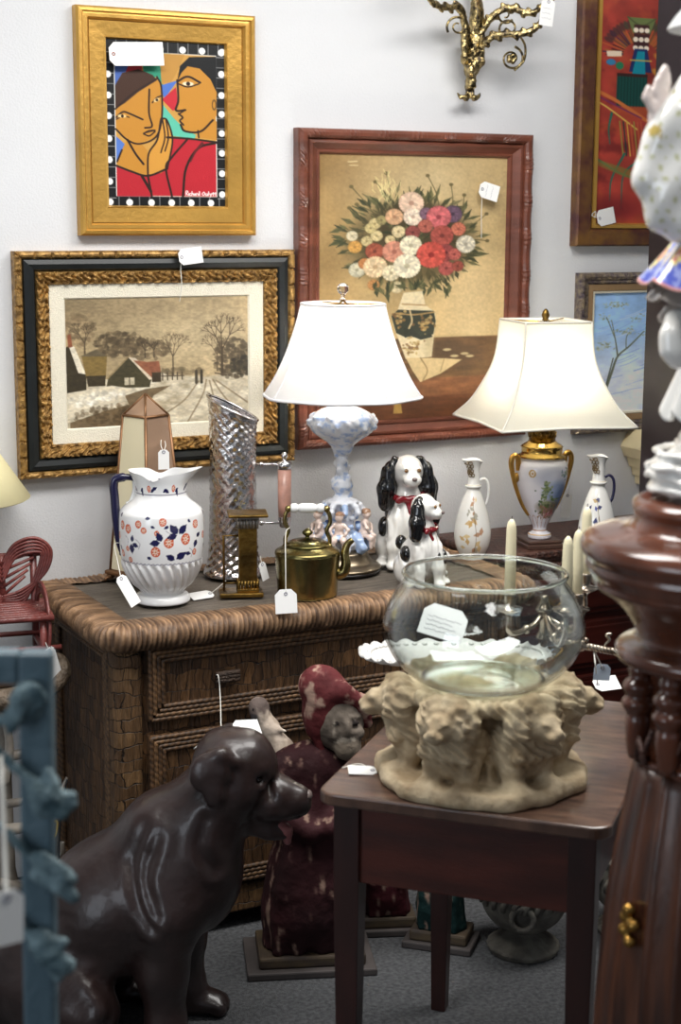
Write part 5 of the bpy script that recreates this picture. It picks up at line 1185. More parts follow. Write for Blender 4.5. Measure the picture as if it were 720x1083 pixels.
ewer('slim white ewer with dark blue back, right of the urn lamp', onz(630, 588, CZ), FR-.1, [(60, 66, 140), (190, 160, 110), (40, 44, 90)])

# ---- two spaniels
M_span = vmat('spaniel_glaze', .15, coat=.6, bump=.06, bscale=60, dist=.004)
SW, SB, SR = (234, 232, 226), (18, 18, 20), (122, 26, 34)
def spaniel(label, loc, rz, H, hr, tilt=0):
    e = thing('spaniel_figurine', label, 'figurine', loc, rz, 'pair of spaniels'); k = H/.30
    Rz = rotm((0, 0, hr))
    def hd(x, y, z): return (np.array((0, -.012, .242))+Rz @ np.array((x, y, z)))*k
    S = Sculpt()
    S.ell(np.array((0, .025, .075))*k, np.array((.068, .075, .075))*k, .03*k, SW); S.cap(np.array((0, .005, .11))*k, np.array((0, -.012, .185))*k, .058*k, .040*k, .03*k, SW); S.ell(np.array((0, -.03, .125))*k, np.array((.046, .036, .05))*k, .02*k, SW)
    for sx in (-1, 1):
        S.path([np.array((sx*.03, -.045, .13))*k, np.array((sx*.032, -.062, .06))*k, np.array((sx*.033, -.062, .012))*k], [.02*k, .017*k, .015*k], .012*k, SW); S.ell(np.array((sx*.034, -.074, .010))*k, np.array((.018, .024, .012))*k, .008*k, SW)
        S.ell(np.array((sx*.062, .02, .05))*k, np.array((.028, .05, .048))*k, .015*k, SW); S.ell(np.array((sx*.066, -.035, .012))*k, np.array((.018, .034, .013))*k, .008*k, SW)
    S.path([np.array((.03, .09, .03))*k, np.array((.075, .085, .02))*k, np.array((.105, .05, .018))*k], [.018*k, .016*k, .012*k], .012*k, SW)
    for sx in (-1, 1):
        for i in range(3): S.ell(np.array((sx*(.062-.006*i), .03-.03*i, .10-.012*i))*k, np.array((.006, .028, .009))*k, .006*k, SW, rot=(0, .5*sx, 0))
    S.ell(hd(0, .002, .018), np.array((.043, .046, .046))*k, .02*k, SW); S.ell(hd(0, -.040, .004), np.array((.023, .027, .019))*k, .014*k, SW); S.ell(hd(0, -.046, -.008), np.array((.017, .02, .010))*k, .006*k, SW)
    for sx in (-1, 1):
        S.ell(hd(sx*.016, -.036, .030), np.array((.014, .012, .009))*k, .008*k, SW); S.ell(hd(sx*.012, -.048, .001), np.array((.013, .018, .012))*k, .006*k, SW)
    base = S.mesh('body', .0045*k, M_span, e, zmin=.001, colfun=None, cols=True, disp=lambda V: .0022*np.sin(V[:, 0]*260/k+4*vnoise(V*40))*np.clip((V[:, 2]/k-.03)/.05, 0, 1)*np.clip((.2-V[:, 2]/k)/.03, 0, 1))
    for sx in (-1, 1):
        S = Sculpt(); S.path([hd(sx*.034, .004, .048), hd(sx*.050, .002, .020), hd(sx*.058, .0, -.026), hd(sx*.061, .002, -.068)], np.array([.013, .019, .025, .021])*k, .012*k, SB); S.mesh('ear', .004*k, M_span, e, cols=True, disp=lambda V: .0016*np.sin(V[:, 0]*300+V[:, 1]*260))
        b = MB(); b.ball(hd(sx*.0175, -.0465, .027), .0058*k, 10, 8); b.build('eye', mat('amber_eye', (120, 84, 40), .2, coat=.5), e)
    b = MB(); b.ball(hd(0, -.066, .006), (.0075*k, .006*k, .0055*k), 10, 8); b.build('nose', mat('grey_nose', (116, 100, 96), .3), e)
    for c_, r in (((.070, .0, .085), (.018, .03, .032)), ((-.062, -.006, .105), (.018, .026, .030)), ((-.048, .07, .13), (.02, .022, .026)), ((.03, -.055, .10), (.012, .02, .022)), ((.05, .06, .12), (.02, .02, .022))):
        S = Sculpt(); S.ell(np.array(c_)*k, np.array(r)*k, .01*k, SB); S.mesh('black_patch', .0045*k, M_span, e, cols=True)
    S = Sculpt(); q = [np.array((.041*math.cos(a), -.012+.041*math.sin(a), .196+.006*math.sin(a)))*k for a in np.linspace(0, 2*PI, 20)]; S.path(q, .0085*k, .004*k, SR)
    c_ = np.array((0, -.052, .188))*k
    for sx in (-1, 1): S.ell(c_+Rz @ np.array((sx*.018, -.002, .002))*k, np.array((.016, .008, .011))*k, .004*k, SR, rot=(0, sx*.4, hr))
    S.ell(c_, .008*k, .003*k, SR); S.path([c_, c_+Rz @ np.array((.012, -.006, -.03))*k, c_+Rz @ np.array((.016, -.004, -.055))*k], [.006*k, .009*k, .007*k], .004*k, SR)
    S.mesh('red_bow', .0035*k, M_span, e, cols=True)
    return e
spaniel('larger black and white spaniel figurine looking forward, behind the smaller one', onz(430, 597, DZ), FR-.1, .315, .35)
spaniel('smaller black and white spaniel figurine turned to the right, in front of the larger one', onz(446, 617, DZ), FR+.35, .245, .75)

# ---- brass sconce high on the wall
M_sco = mat('sconce_brass', (206, 184, 130), .25, metal=1, col2=(64, 56, 48), vscale=55, bump=.3, bscale=90)
sO = ony(497, 60, WALL)
sc = thing('wall_sconce', 'ornate brass scrolling wall sconce above the flower painting', 'sconce', (sO[0], WALL, sO[2]))
def sp3(px, py, o_=.06): v = ony(px, py, WALL-o_); return np.array((v[0]-sO[0], v[1]-WALL, v[2]-sO[2]))
S = Sculpt()
S.path([sp3(496, 102, .03), sp3(497, 90, .04), sp3(499, 70, .05), sp3(501, 45, .05), sp3(503, 20, .05), sp3(505, -20, .04), sp3(505, -70, .03)], [.010, .012, .022, .024, .017, .016, .02], .015)
for i in range(7):
    S.path([sp3(500, 78-i*4, .05), sp3(500+(-1)**i*9, 66-i*6, .075), sp3(500+(-1)**i*10, 48-i*7, .07)], [.008, .010, .004], .006)
for px in (487, 505): S.path([sp3(497, 96, .03), sp3((497+px)/2, 104, .05), sp3(px, 103, .05), sp3(px+(-3 if px < 497 else 3), 99, .05)], [.008, .008, .006, .004], .006)
S.ell(sp3(499, 89, .05), .014, .006); S.ell(sp3(498, 75, .075), (.012, .012, .02), .006); S.ell(sp3(508, 60, .07), (.012, .012, .02), .006); S.ell(sp3(491, 62, .07), (.010, .012, .02), .006)
S.mesh('backplate', .0042, M_sco, sc, disp=lambda V: .006*(vnoise(V*110)-.5))
def arm(pts, r0=.011, r1=.006, off=.1, leaves=True):
    S = Sculpt(); q = spline([sp3(x, y, o_) for x, y, o_ in pts], 5); n_ = len(q); rr = np.linspace(r0, r1, n_); S.path(list(q), list(rr), .004)
    if leaves:
        for i in range(2, n_-1, 2): S.ell(q[i]+np.array((0, 0, (-1)**(i//2)*rr[i]*1.1)), (rr[i]*1.3, rr[i]*.7, rr[i]*.8), .004, rot=(0, .6, 0))
    S.mesh('arm', .0036, M_sco, sc, disp=lambda V: .004*(vnoise(V*140)-.5))
arm([(503, 60, .06), (512, 45, .09), (528, 37, .12), (550, 36, .15), (566, 30, .17), (577, 14, .18), (582, 2, .18), (588, -8, .18)])
arm([(500, 50, .06), (520, 18, .09), (540, 8, .1), (556, 14, .12), (570, 10, .14), (580, -4, .15), (583, -20, .15)])
arm([(497, 50, .06), (492, 28, .08), (486, 8, .1), (474, 8, .12), (462, 6, .14), (453, -4, .15), (452, -22, .15)])
arm([(504, 40, .06), (508, 10, .1), (500, -20, .16), (505, -40, .18)])
def curl(cx, cy, r, turns, a0, o_=.09):
    b = MB(); n_ = int(28*turns); b.tube([sp3(cx+r*(1-.75*i/n_)*math.cos(a0+i/28*2*PI), cy+r*(1-.75*i/n_)*math.sin(a0+i/28*2*PI), o_) for i in range(n_+1)], np.linspace(.0042, .0025, n_+1), 6); b.build('tendril', M_sco, sc)
curl(541, 62, 13, 1.5, -1.3); curl(484, 28, 12, 1.4, 2.6); curl(538, 30, 11, 1.2, 2.2, .1); curl(534, 16, 9, 1.2, .6, .08)
b = MB(); b.tube(spline([sp3(548, 36, .13), sp3(555, 48, .11), sp3(554, 64, .09), sp3(544, 74.5, .09)], 6), .0035, 6); b.build('tendril', M_sco, sc)
S = Sculpt()
for a in np.linspace(0, 2*PI, 6)[:-1]: S.ell(sp3(541+3.5*math.cos(a), 62+3.5*math.sin(a), .09), .008, .003)
S.mesh('flower', .003, M_sco, sc)
for px, py, o_ in ((588, -10, .18), (583, -22, .15), (452, -24, .15), (505, -42, .18)):
    c_ = sp3(px, py, o_); b = MB(); b.lathe([(.006, 0), (.03, .008), (.032, .011), (.012, .012), (.012, .02), (.016, .04), (.016, .055), (.01, .055), (0, .03)], 24, c=c_); b.build('candle_cup', M_sco, sc)
# ================================================================== nearer things (room scale from here on)
FAR[0] = False
# ---- lion pedestal and fish bowl
BX, BY, TZ = 1.528, 2.374, .74
M_sand = mat('sandstone', (198, 180, 150), .8, col2=(150, 130, 102), vscale=22, bump=.35, bscale=110, dist=.006, spec=.2)
lp_ = thing('lion_pedestal', 'carved sandstone pedestal of a ring of standing lions holding up the glass fish bowl', 'pedestal', (BX, BY, TZ), rz=FR+math.radians(2))
S = Sculpt()   # one lion facing -y
S.ell((0, -.105, .105), (.058, .050, .062), .02); S.ell((0, -.128, .085), (.040, .032, .05), .015)
S.ell((0, -.150, .158), (.045, .040, .046), .012); S.ell((0, -.142, .135), (.056, .036, .056), .012)
for i in range(9):
    a = -.35+i*(PI+.7)/8; S.ell((.047*math.cos(a), -.150, .158+.044*math.sin(a)), (.014, .020, .014), .006)
    S.ell((.040*math.cos(a), -.168, .155+.036*math.sin(a)), (.010, .016, .010), .005)
for x in (-.034, -.017, 0, .017, .034): S.path([(x, -.160, .125), (x*1.2, -.160, .095), (x*1.0, -.150, .070)], [.011, .012, .006], .005)
S.ell((0, -.182, .160), (.026, .024, .026), .008); S.ell((0, -.202, .148), (.0165, .020, .0135), .006); S.ell((0, -.200, .137), (.012, .016, .008), .004); S.ell((0, -.219, .155), (.009, .006, .006), .003)
S.cap((0, -.196, .178), (0, -.214, .158), .008, .007, .006)
for sx in (-1, 1):
    S.ell((sx*.012, -.199, .171), (.010, .007, .005), .003); S.ell((sx*.011, -.204, .166), .0042, .002); S.ell((sx*.010, -.212, .147), (.009, .009, .008), .004); S.ell((sx*.030, -.168, .194), (.011, .008, .011), .004)
    S.path([(sx*.030, -.122, .10), (sx*.032, -.132, .062), (sx*.033, -.136, .035)], [.026, .019, .017], .012); S.ell((sx*.034, -.150, .033), (.020, .026, .013), .008)
    for k_ in (-1, 0, 1): S.ell((sx*.034+k_*.011, -.170, .030), (.0065, .010, .008), .003)
    S.path([(sx*.055, -.075, .09), (sx*.062, -.085, .05), (sx*.060, -.095, .03)], [.024, .017, .015], .012)
S2 = Sculpt(); S2.ell((0, 0, 0), (.23, .23, .23), .01)
def lionring(P, d):
    a = np.arctan2(P[..., 0], -P[..., 1]); r = np.hypot(P[..., 0], P[..., 1]); w_ = PI/3
    a2 = (a) % w_-w_/2; Q = np.stack([r*np.sin(a2), -r*np.cos(a2), P[..., 2]], -1)
    l = S.field(Q*np.array((1, 1, 1/.9)))*.93; z = P[..., 2]
    def sm(A, B, k): h = np.clip(.5+.5*(A-B)/k, 0, 1); return A*(1-h)+B*h-k*h*(1-h)
    wob = .004*np.sin(a*6+.5)+.003*np.sin(a*13)
    disc = np.maximum(r-.186-wob+.02*np.maximum(z-.02, 0), np.maximum(z-.026, -z)); rim = np.hypot(r-.180-wob, z-.012)-.013
    drum = np.maximum(r-.098-.25*np.maximum(.06-z, 0), np.maximum(z-.166, -z)); coll = np.hypot(np.maximum(np.abs(r-.118)-.012, 0), z-.162)-.013
    d = sm(sm(sm(disc, rim, .008), drum, .02), l, .012); d = sm(d, coll, .012); return np.maximum(d, -z)
def ldisp(V):
    r = np.hypot(V[:, 0], V[:, 1]); m = np.clip((V[:, 2]-.05)/.03, 0, 1)*np.clip((r-.1)/.02, 0, 1); a = np.arctan2(V[:, 0], -V[:, 1])
    am = np.abs((a % (PI/3))-PI/6)*r; face = np.clip((am-.024)/.012, 0, 1)*1+np.clip((.125-V[:, 2])/.01, 0, 1); face = np.clip(face, 0, 1)
    return m*face*.0035*np.sin(V[:, 2]*330+a*46+5*vnoise(V*45))+.004*(vnoise(V*70)-.5)
S2.mesh('carving', .0036, M_sand, lp_, extra=lionring, disp=ldisp, smooth=1)
M_glass = mat('clear_glass', (244, 252, 249), .0, trans=1, ior=1.46, spec=.5)
fb = thing('fish_bowl', 'large round clear glass fish bowl resting on the lion pedestal', 'bowl', (BX, BY, TZ+.1755))
out = spline([(.0, .0), (.06, .0), (.098, .003), (.125, .016), (.155, .046), (.176, .086), (.182, .118), (.177, .150), (.163, .185), (.148, .210), (.1445, .222), (.147, .230)], 5)
out[:, 1] *= .885; zr = out[-1, 1]
m = bpy.data.materials.new('thin_clear_glass'); m.use_nodes = True; nt = m.node_tree; N, L = nt.nodes, nt.links; N.remove(N['Principled BSDF'])
g1 = N.new('ShaderNodeBsdfTransparent'); g1.inputs[0].default_value = (.94, .965, .957, 1); g2 = N.new('ShaderNodeBsdfGlossy'); g2.inputs['Roughness'].default_value = .01; fr = N.new('ShaderNodeMapRange'); lw = N.new('ShaderNodeLayerWeight'); pw_ = N.new('ShaderNodeMath'); pw_.operation = 'POWER'; pw_.inputs[1].default_value = 3.2; L.new(lw.outputs['Facing'], pw_.inputs[0]); lw.inputs['Blend'].default_value = .5; L.new(pw_.outputs[0], fr.inputs['Value']); fr.inputs['To Min'].default_value = .055; fr.inputs['To Max'].default_value = .85; mx = N.new('ShaderNodeMixShader')
L.new(fr.outputs[0], mx.inputs[0]); L.new(g1.outputs[0], mx.inputs[1]); L.new(g2.outputs[0], mx.inputs[2]); L.new(mx.outputs[0], N['Material Output'].inputs[0])
b = MB(); b.lathe([tuple(v) for v in out[3:]], 96, caps=False); wl = b.build('wall', m, fb)
sd = wl.modifiers.new('Thick', 'SOLIDIFY'); sd.thickness = .004; sd.offset = -1
b = MB(); b.tube([(.1455*math.cos(a), .1455*math.sin(a), zr) for a in np.linspace(0, 2*PI, 96, endpoint=False)], .0042, 12, closed=True); b.build('rim', M_glass, fb)
b = MB(); b.lathe([tuple(v) for v in spline([(0, .001), (.05, .001), (.098, .003), (.112, .009), (.105, .012), (.08, .011), (.0, .010)], 6)], 72, caps=False); b.build('thick_base', M_glass, fb, weld=True)
# ---- white scalloped dish behind the bowl
M_porw = mat('lace_white', (216, 214, 210), .35, coat=.2)
dx_, dy_ = 1.652, 2.665
ds = thing('cake_stand', 'white scalloped lace-edged dish on a foot, standing behind the fish bowl', 'dish', (dx_, dy_, TZ), rz=FR)
b = MB(); NA = 180; prf = [(0, .135), (.5, .135), (.8, .137), (.92, .141), (1.0, .147), (.985, .143), (.9, .134), (.6, .128), (0, .128)]
for i, (t_, z) in enumerate(prf):
    pass
vs = []; fs = []
for i, (t_, z) in enumerate(prf):
    for j in range(NA):
        a = 2*PI*j/NA; ex = .19*math.copysign(abs(math.cos(a))**.75, math.cos(a)); ey = .085*math.copysign(abs(math.sin(a))**.75, math.sin(a)); s_ = 1+(.045*abs(math.sin(a*13)) if t_ > .85 else 0)
        vs.append((ex*t_*s_, ey*t_*s_, z+(.004*math.sin(a*26) if t_ > .95 else 0)))
for i in range(len(prf)-1):
    for j in range(NA): fs.append((i*NA+j, i*NA+(j+1) % NA, (i+1)*NA+(j+1) % NA, (i+1)*NA+j))
b.add(vs, fs)
for j in range(52):
    a = 2*PI*j/52; ex = .176*math.copysign(abs(math.cos(a))**.75, math.cos(a)); ey = .079*math.copysign(abs(math.sin(a))**.75, math.sin(a)); b.ball((ex, ey, .142), (.006, .006, .004), 8, 6)
b.build('dish', M_porw, ds)
b = MB(); b.lathe([tuple(v) for v in spline([(.058, 0), (.06, .006), (.045, .014), (.022, .03), (.016, .06), (.02, .09), (.035, .115), (.06, .128)], 5)], 40); b.build('foot', M_porw, ds)
# ---- candelabrum and candles
M_sil = mat('tarnished_silver', (198, 186, 170), .25, metal=1, col2=(120, 104, 90), vscale=30)
kx, ky = 1.862, 2.665
cd = thing('candelabrum', 'silver candelabrum with ivory candles behind the fish bowl, on the table', 'candelabrum', (kx, ky, TZ), rz=FR)
b = MB(); b.lathe([tuple(v) for v in spline([(.058, 0), (.060, .006), (.05, .012), (.03, .022), (.014, .04), (.012, .06), (.02, .07), (.012, .08), (.010, .14), (.016, .15), (.011, .165), (.012, .2), (.018, .21), (.010, .225), (.008, .24)], 4)], 32); b.build('stem', M_sil, cd)
def loc_(px, py, d):
    v = dep(px, py, d)-np.array((kx, ky, TZ)); c, s_ = math.cos(-FR), math.sin(-FR); return np.array((v[0]*c-v[1]*s_, v[0]*s_+v[1]*c, v[2]))
M_wax = mat('ivory_wax', (232, 222, 188), .5, spec=.4); M_wick = mat('wick', (60, 50, 44), .9)
cands = [('ivory candle standing apart, left of the others, above the bowl rim', 541, 549, 640, 3.18), ('ivory candle at the right of the bowl rim, front of the three', 601, 567, 640, 3.06), ('ivory candle half hidden behind the front one of the three', 612, 560, 640, 3.16), ('tallest ivory candle, reaching up in front of the right ewer', 621, 536, 618, 3.24)]
for lab, px, y0, y1, d_ in cands:
    T_, B_ = loc_(px, y0, d_), loc_(px, y1, d_); cpz = B_[2]
    b = MB(); b.lathe([(.006, -.03), (.014, -.022), (.026, -.016), (.027, -.013), (.012, -.011), (.012, -.004), (.0135, .012), (.0155, .018), (.0118, .018), (.0118, 0), (0, 0)], 24, c=(T_[0], T_[1], cpz)); b.build('candle_cup', M_sil, cd)
    b = MB(); b.tube(spline([(0, 0, .205), (T_[0]*.3, T_[1]*.3, .185), (T_[0]*.75, T_[1]*.75, .180), (T_[0], T_[1], cpz-.06), (T_[0], T_[1], cpz-.025)], 8), .0058, 8); b.ball((T_[0]*.5, T_[1]*.5, .181), .010); b.build('arm', M_sil, cd)
    c_, s_ = math.cos(FR), math.sin(FR)
    k_ = thing('candle', lab, 'candle', (kx+T_[0]*c_-T_[1]*s_, ky+T_[0]*s_+T_[1]*c_, TZ+cpz), group='ivory candles in the candelabrum')
    h_ = T_[2]-cpz; b = MB(); b.lathe([(0, .0005), (.0112, .0005), (.0108, h_*.5), (.0098, h_-.018), (.007, h_-.006), (.002, h_), (0, h_)], 20); b.build('wax', M_wax, k_)
    b = MB(); b.tube([(0, 0, h_-.002), (.001, 0, h_+.006)], .0009, 6); b.build('wick', M_wick, k_)
E_ = loc_(664, 692, 3.12); A_ = loc_(600, 680, 3.12)
b = MB(); n_ = 60; ax = [A_+(E_-A_)*i/n_ for i in range(n_+1)]
for ph in (0, PI): b.tube([p_+np.array((0, .004*math.cos(i*.9+ph), .004*math.sin(i*.9+ph))) for i, p_ in enumerate(ax)], .0042, 6)
m_ = A_+(E_-A_)*.6; b.tube(spline([m_, m_+np.array((.004, 0, .012)), m_+np.array((.010, 0, .02)), m_+np.array((.004, 0, .03)), m_+np.array((.014, 0, .032))], 5), .003, 6); b.ball(A_+(E_-A_)*.22, .012); b.ball(A_+(E_-A_)*.3+np.array((0, 0, .012)), .006); b.tube([(0, 0, .15), A_], .005, 6)
b.build('twisted_branch', M_sil, cd)

# ---- dancer figurine on the pedestal
fg = thing('dancer_figurine', 'white glazed dancer figurine with raised hand, dotted sleeves and blue yellow skirt, on the pedestal', 'figurine', (PX, PY, 1.3765), rz=FR+.03)
def fx(px): return (px-757)/773
def vline(P, px, py, z0):
    d = ray(px, py); return CAM_H+d[2]*math.hypot(P[0], P[1])/math.hypot(d[0], d[1])-z0
def fz(py): return vline((PX, PY), 757, py, 1.3765)
M_gz = vmat('figurine_glaze', .14, coat=.6, spec=.5)
FW, FS, FGd = (238, 236, 230), (236, 220, 212), (196, 172, 96)
S = Sculpt(); S.ell((0, 0, .032), (.090, .085, .040), .01, FW)
for i in range(9): a = i*.7; S.ell((.07*math.cos(a), .07*math.sin(a), .02+.012*(i % 3)), (.034, .030, .016), .006, FW); 
for k_ in range(4): S.path([(.088*math.cos(a), .082*math.sin(a), .012+.017*k_) for a in np.linspace(0, 2*PI, 30)], .008-.001*k_, .004, FW)
S.ell((0, 0, .075), (.062, .058, .022), .012, FW)
S.mesh('rock_base', .0042, M_gz, fg, cols=True, disp=lambda V: .003*np.sin(V[:, 2]*420+5*vnoise(V*30)))
def hemskirt(name, r0, z0, r1, z1, col, tilt, wave, C=None, pw=1.6, thick=.004):
    na, nk = 160, 44; V = []; Cc = []
    A = np.linspace(0, 2*PI, na, endpoint=False)
    for side in (0, 1):
        for i in range(nk):
            t_ = i/(nk-1) if side == 0 else 1-i/(nk-1)
            r = r0+(r1-r0)*t_**pw-side*thick; rr = r*(1+wave*t_*np.sin(A*9+.6)); z = z0+(z1-z0)*t_+tilt*t_*np.cos(A-PI)+wave*.12*t_*np.cos(A*9)
            V.append(np.stack([rr*np.cos(A), rr*np.sin(A), z], 1)); Cc.append(C(A, t_) if C and side == 0 else np.tile(np.array(col)/255., (na, 1)))
    V = np.vstack(V); n2 = 2*nk; i, j = np.meshgrid(np.arange(n2-1), np.arange(na), indexing='ij'); j2 = (j+1) % na
    F = np.stack([i*na+j, i*na+j2, (i+1)*na+j2, (i+1)*na+j], -1).reshape(-1, 4); return mesh_np(name, V, F, M_gz, fg, np.vstack(Cc))
def patch(A, t_):
    n1 = vnoise(np.stack([A*7, A*0+t_*9, A*0], 1), 6); n2 = vnoise(np.stack([A*26, A*0+t_*30, A*0], 1), 9)
    c = np.where((n2 > .5)[:, None], np.array([88, 100, 190]), np.array([150, 160, 214]))/255.
    u = (A*3.2/1.0) % 1.0; cell = np.abs(u-.5); v = abs((t_*2.2) % 1-.5)
    yel = (cell+v < .42); c[yel] = np.array([228, 214, 130])/255.; c[cell+v < .22] = np.array([208, 96, 92])/255.; c[(cell+v < .10)] = np.array([236, 190, 170])/255.
    if t_ > .97: c[:] = np.array([214, 150, 140])/255.
    return c
TAUPE = (150, 140, 132)
hemskirt('petticoat', .04, fz(270), .088, fz(342), TAUPE, .004, .05, None, 1.1)
hemskirt('petticoat', .045, fz(250), .106, fz(326), TAUPE, .012, .03, None, 1.2)
hemskirt('patterned_skirt', .042, fz(205), .118, fz(316), TAUPE, .022, .035, patch, 1.35)
hemskirt('underskirt', .024, fz(318), .080, fz(434), (238, 236, 230), -.006, .07, None, .95, .006)
S = Sculpt(); S.path([(fx(690), -.05, fz(350)), (fx(692), -.05, fz(366)), (fx(697), -.05, fz(378))], [.014, .016, .012], .01, FW); S.path([(fx(700), -.03, fz(340)), (fx(690), -.05, fz(352))], [.02, .014], .01, FW); S.mesh('slipper', .004, M_gz, fg, cols=True)
S = Sculpt(); S.cap((0, 0, fz(215)), (.0, 0, fz(130)), .046, .056, .02, FW); S.cap((0, 0, fz(100)), (0, 0, fz(70)), .024, .020, .015, FS); S.ell((0, 0, fz(112)), (.066, .04, .03), .02, FW); S.mesh('bodice', .0045, M_gz, fg, cols=True)
def dots(V, C):
    C = C.copy(); g = V*np.array((75, 75, 75))+np.stack([np.floor(V[:, 2]*75) % 2*.5]*3, 1)*np.array((1, 1, 0)); f_ = g-np.floor(g)-.5
    m = (np.hypot(np.hypot(f_[:, 0], f_[:, 2]), f_[:, 1]*.6) < .24) & (C[:, 2] > .88); C[m] = np.array((196, 196, 150))/255.; return C
S = Sculpt()   # sleeve hanging from the raised near arm
S.path([(.055, -.01, fz(100)), (fx(722), -.02, fz(100)), (fx(697), -.03, fz(130)), (fx(680), -.03, fz(148))], [.034, .034, .030, .020], .02, FW)
S.path([(fx(676), -.03, fz(155)), (fx(676), -.03, fz(192)), (fx(690), -.03, fz(226))], [.020, .028, .034], .03, FW); S.path([(fx(697), -.03, fz(140)), (fx(712), -.03, fz(190)), (fx(714), -.03, fz(225))], [.034, .036, .028], .03, FW)
S.path([(fx(676)+.019*math.cos(a)+.006, -.03+.019*math.sin(a), fz(141)+.007*math.cos(a)) for a in np.linspace(0, 2*PI, 16)], .0032, .002, FGd)
S.mesh('sleeve', .004, M_gz, fg, cols=True, colfun=dots, disp=lambda V: .003*np.sin(V[:, 0]*120-V[:, 2]*60))
S = Sculpt()   # raised hand, fingers together pointing up
hx, hy = fx(672), -.03
S.path([(fx(680), hy, fz(148)), (hx, hy, fz(128)), (hx-.001, hy, fz(118))], [.016, .012, .012], .008, FS); S.ell((hx, hy, fz(108)), (.013, .010, .018), .006, FS)
for i, (o_, L) in enumerate(((-.010, .026), (-.0035, .032), (.003, .030), (.0095, .023))): S.path([(hx+o_*.7, hy+o_*.5, fz(101)), (hx+o_*.62+.003, hy+o_*.4, fz(101)+L*.55), (hx+o_*.42+.006, hy+o_*.4, fz(101)+L)], [.0062, .0056, .0042], .0016, FS)
S.path([(hx-.010, hy-.006, fz(118)), (hx-.019, hy-.008, fz(106)), (hx-.017, hy-.008, fz(96))], [.006, .0052, .004], .004, FS)
S.mesh('hand', .0024, M_gz, fg, cols=True)
S = Sculpt(); S.path([(-.0, .0, fz(104)), (.06, .0, fz(104)), (.10, -.01, fz(150)), (.13, -.02, fz(120)), (.145, -.03, fz(80))], [.03, .034, .03, .026, .016], .02, FW); S.path([(.10, -.01, fz(150)), (.11, -.01, fz(200)), (.10, -.01, fz(240))], [.034, .036, .028], .03, FW)
for i in range(4): S.path([(.146+.004*(i-1.5), -.032, fz(78)), (.15+.006*(i-1.5), -.034, fz(58)+.004*(1-abs(i-1.5)))], [.006, .0035], .002, FS)
S.path([(.14, -.036, fz(78)), (.132, -.042, fz(66))], [.006, .004], .003, FS); S.mesh('far_sleeve', .0045, M_gz, fg, cols=True, colfun=dots)
S = Sculpt(); hz = fz(22); S.ell((0, -.004, hz), (.040, .046, .052), .01, FS); S.ell((0, -.044, hz-.008), (.008, .014, .012), .006, FS); S.ell((0, -.042, hz-.026), (.013, .008, .006), .004, (206, 120, 116)); S.ell((0, -.036, hz-.038), (.016, .014, .012), .01, FS); S.ell((0, .012, hz+.010), (.044, .044, .050), .008, (70, 50, 40))
for sx in (-1, 1): S.ell((sx*.015, -.043, hz+.006), (.007, .005, .004), .003, (40, 34, 30)); S.ell((sx*.040, .0, hz-.004), (.006, .010, .013), .004, FS)
S.mesh('head', .0034, M_gz, fg, cols=True)
b = MB(); b.lathe([tuple(v) for v in spline([(.0, hz+.085), (.03, hz+.082), (.043, hz+.055), (.045, hz+.032), (.070, hz+.022), (.092, hz-.004), (.094, hz-.012), (.088, hz-.006), (.062, hz+.014), (.040, hz+.026)], 5)], 48, caps=False); b.build('hat', M_white, fg)

# ---- dog statue
M_dogm = mat('dark_brown_cast', (46, 33, 31), .36, coat=.15, col2=(34, 24, 23), vscale=9, bump=.12, bscale=90, dist=.006, spec=.5)
dl = onz(146, 1090, 0)
dg = thing('dog_statue', 'life-size dark brown cast statue of a sitting dog looking right', 'statue', dl, rz=FR-.06)
def gx(px): return (px-150)/478
def gz(py): return vline(dl, 200, py, 0)
S = Sculpt()
S.cap((gx(196), 0, gz(925)), (gx(130), 0, gz(955)), .125, .132, .05); S.cap((gx(130), 0, gz(955)), (gx(60), 0, gz(1012)), .132, .135, .05); S.ell((gx(40), 0, gz(1035)), (.14, .13, .115), .04)
S.ell((gx(212), 0, gz(905)), (.095, .10, .13), .04); S.ell((gx(178), 0, gz(872)), (.075, .085, .075), .03)
S.cap((gx(205), 0, gz(880)), (gx(246), .004, gz(826)), .108, .084, .04)
S.ell((gx(258), .006, gz(806)), (.080, .078, .070), .02); S.ell((gx(247), .006, gz(800)), (.075, .080, .070), .02); S.ell((gx(266), .006, gz(795)), (.048, .064, .050), .015)
S.path([(gx(270), .006, gz(832)), (gx(294), .006, gz(836)), (gx(313), .006, gz(841))], [.050, .045, .038], .008); S.ell((gx(300), .006, gz(850)), (.050, .045, .024), .008)
for sy in (-1, 1): S.cap((gx(272), .006+sy*.030, gz(800)), (gx(283), .006+sy*.040, gz(806)), .012, .010, .006); S.path([(gx(287), .006+sy*.020, gz(815)), (gx(292), .006+sy*.046, gz(832))], [.006, .008], .012, sub=True); S.ell((gx(286), .006, gz(846)), (.036, .047, .032), .012)
S.ell((gx(322), .006, gz(836)), (.018, .024, .016), .004)
for sy in (-1, 1): S.path([(gx(262), .006+sy*.056, gz(856)), (gx(284), .006+sy*.052, gz(859)), (gx(306), .006+sy*.042, gz(858)), (gx(319), .006+sy*.016, gz(855))], [.004, .008, .008, .006], .005, sub=True)
for sy in (-1, 1):
    S.ell((gx(276), .006+sy*.045, gz(801)), (.026, .018, .014), .008); S.ell((gx(279), .006+sy*.054, gz(811)), (.014, .010, .010), .005, sub=True); S.ell((gx(276), .006+sy*.052, gz(819)), (.024, .014, .010), .006)
    S.ell((gx(256), .006+sy*.060, gz(826)), (.045, .030, .045), .02)
    S.ell((gx(325), .006+sy*.012, gz(838)), (.007, .005, .005), .002, sub=True)
S.path([(gx(264), .006, gz(862)), (gx(288), .006, gz(871)), (gx(303), .006, gz(875))], [.034, .024, .016], .010)
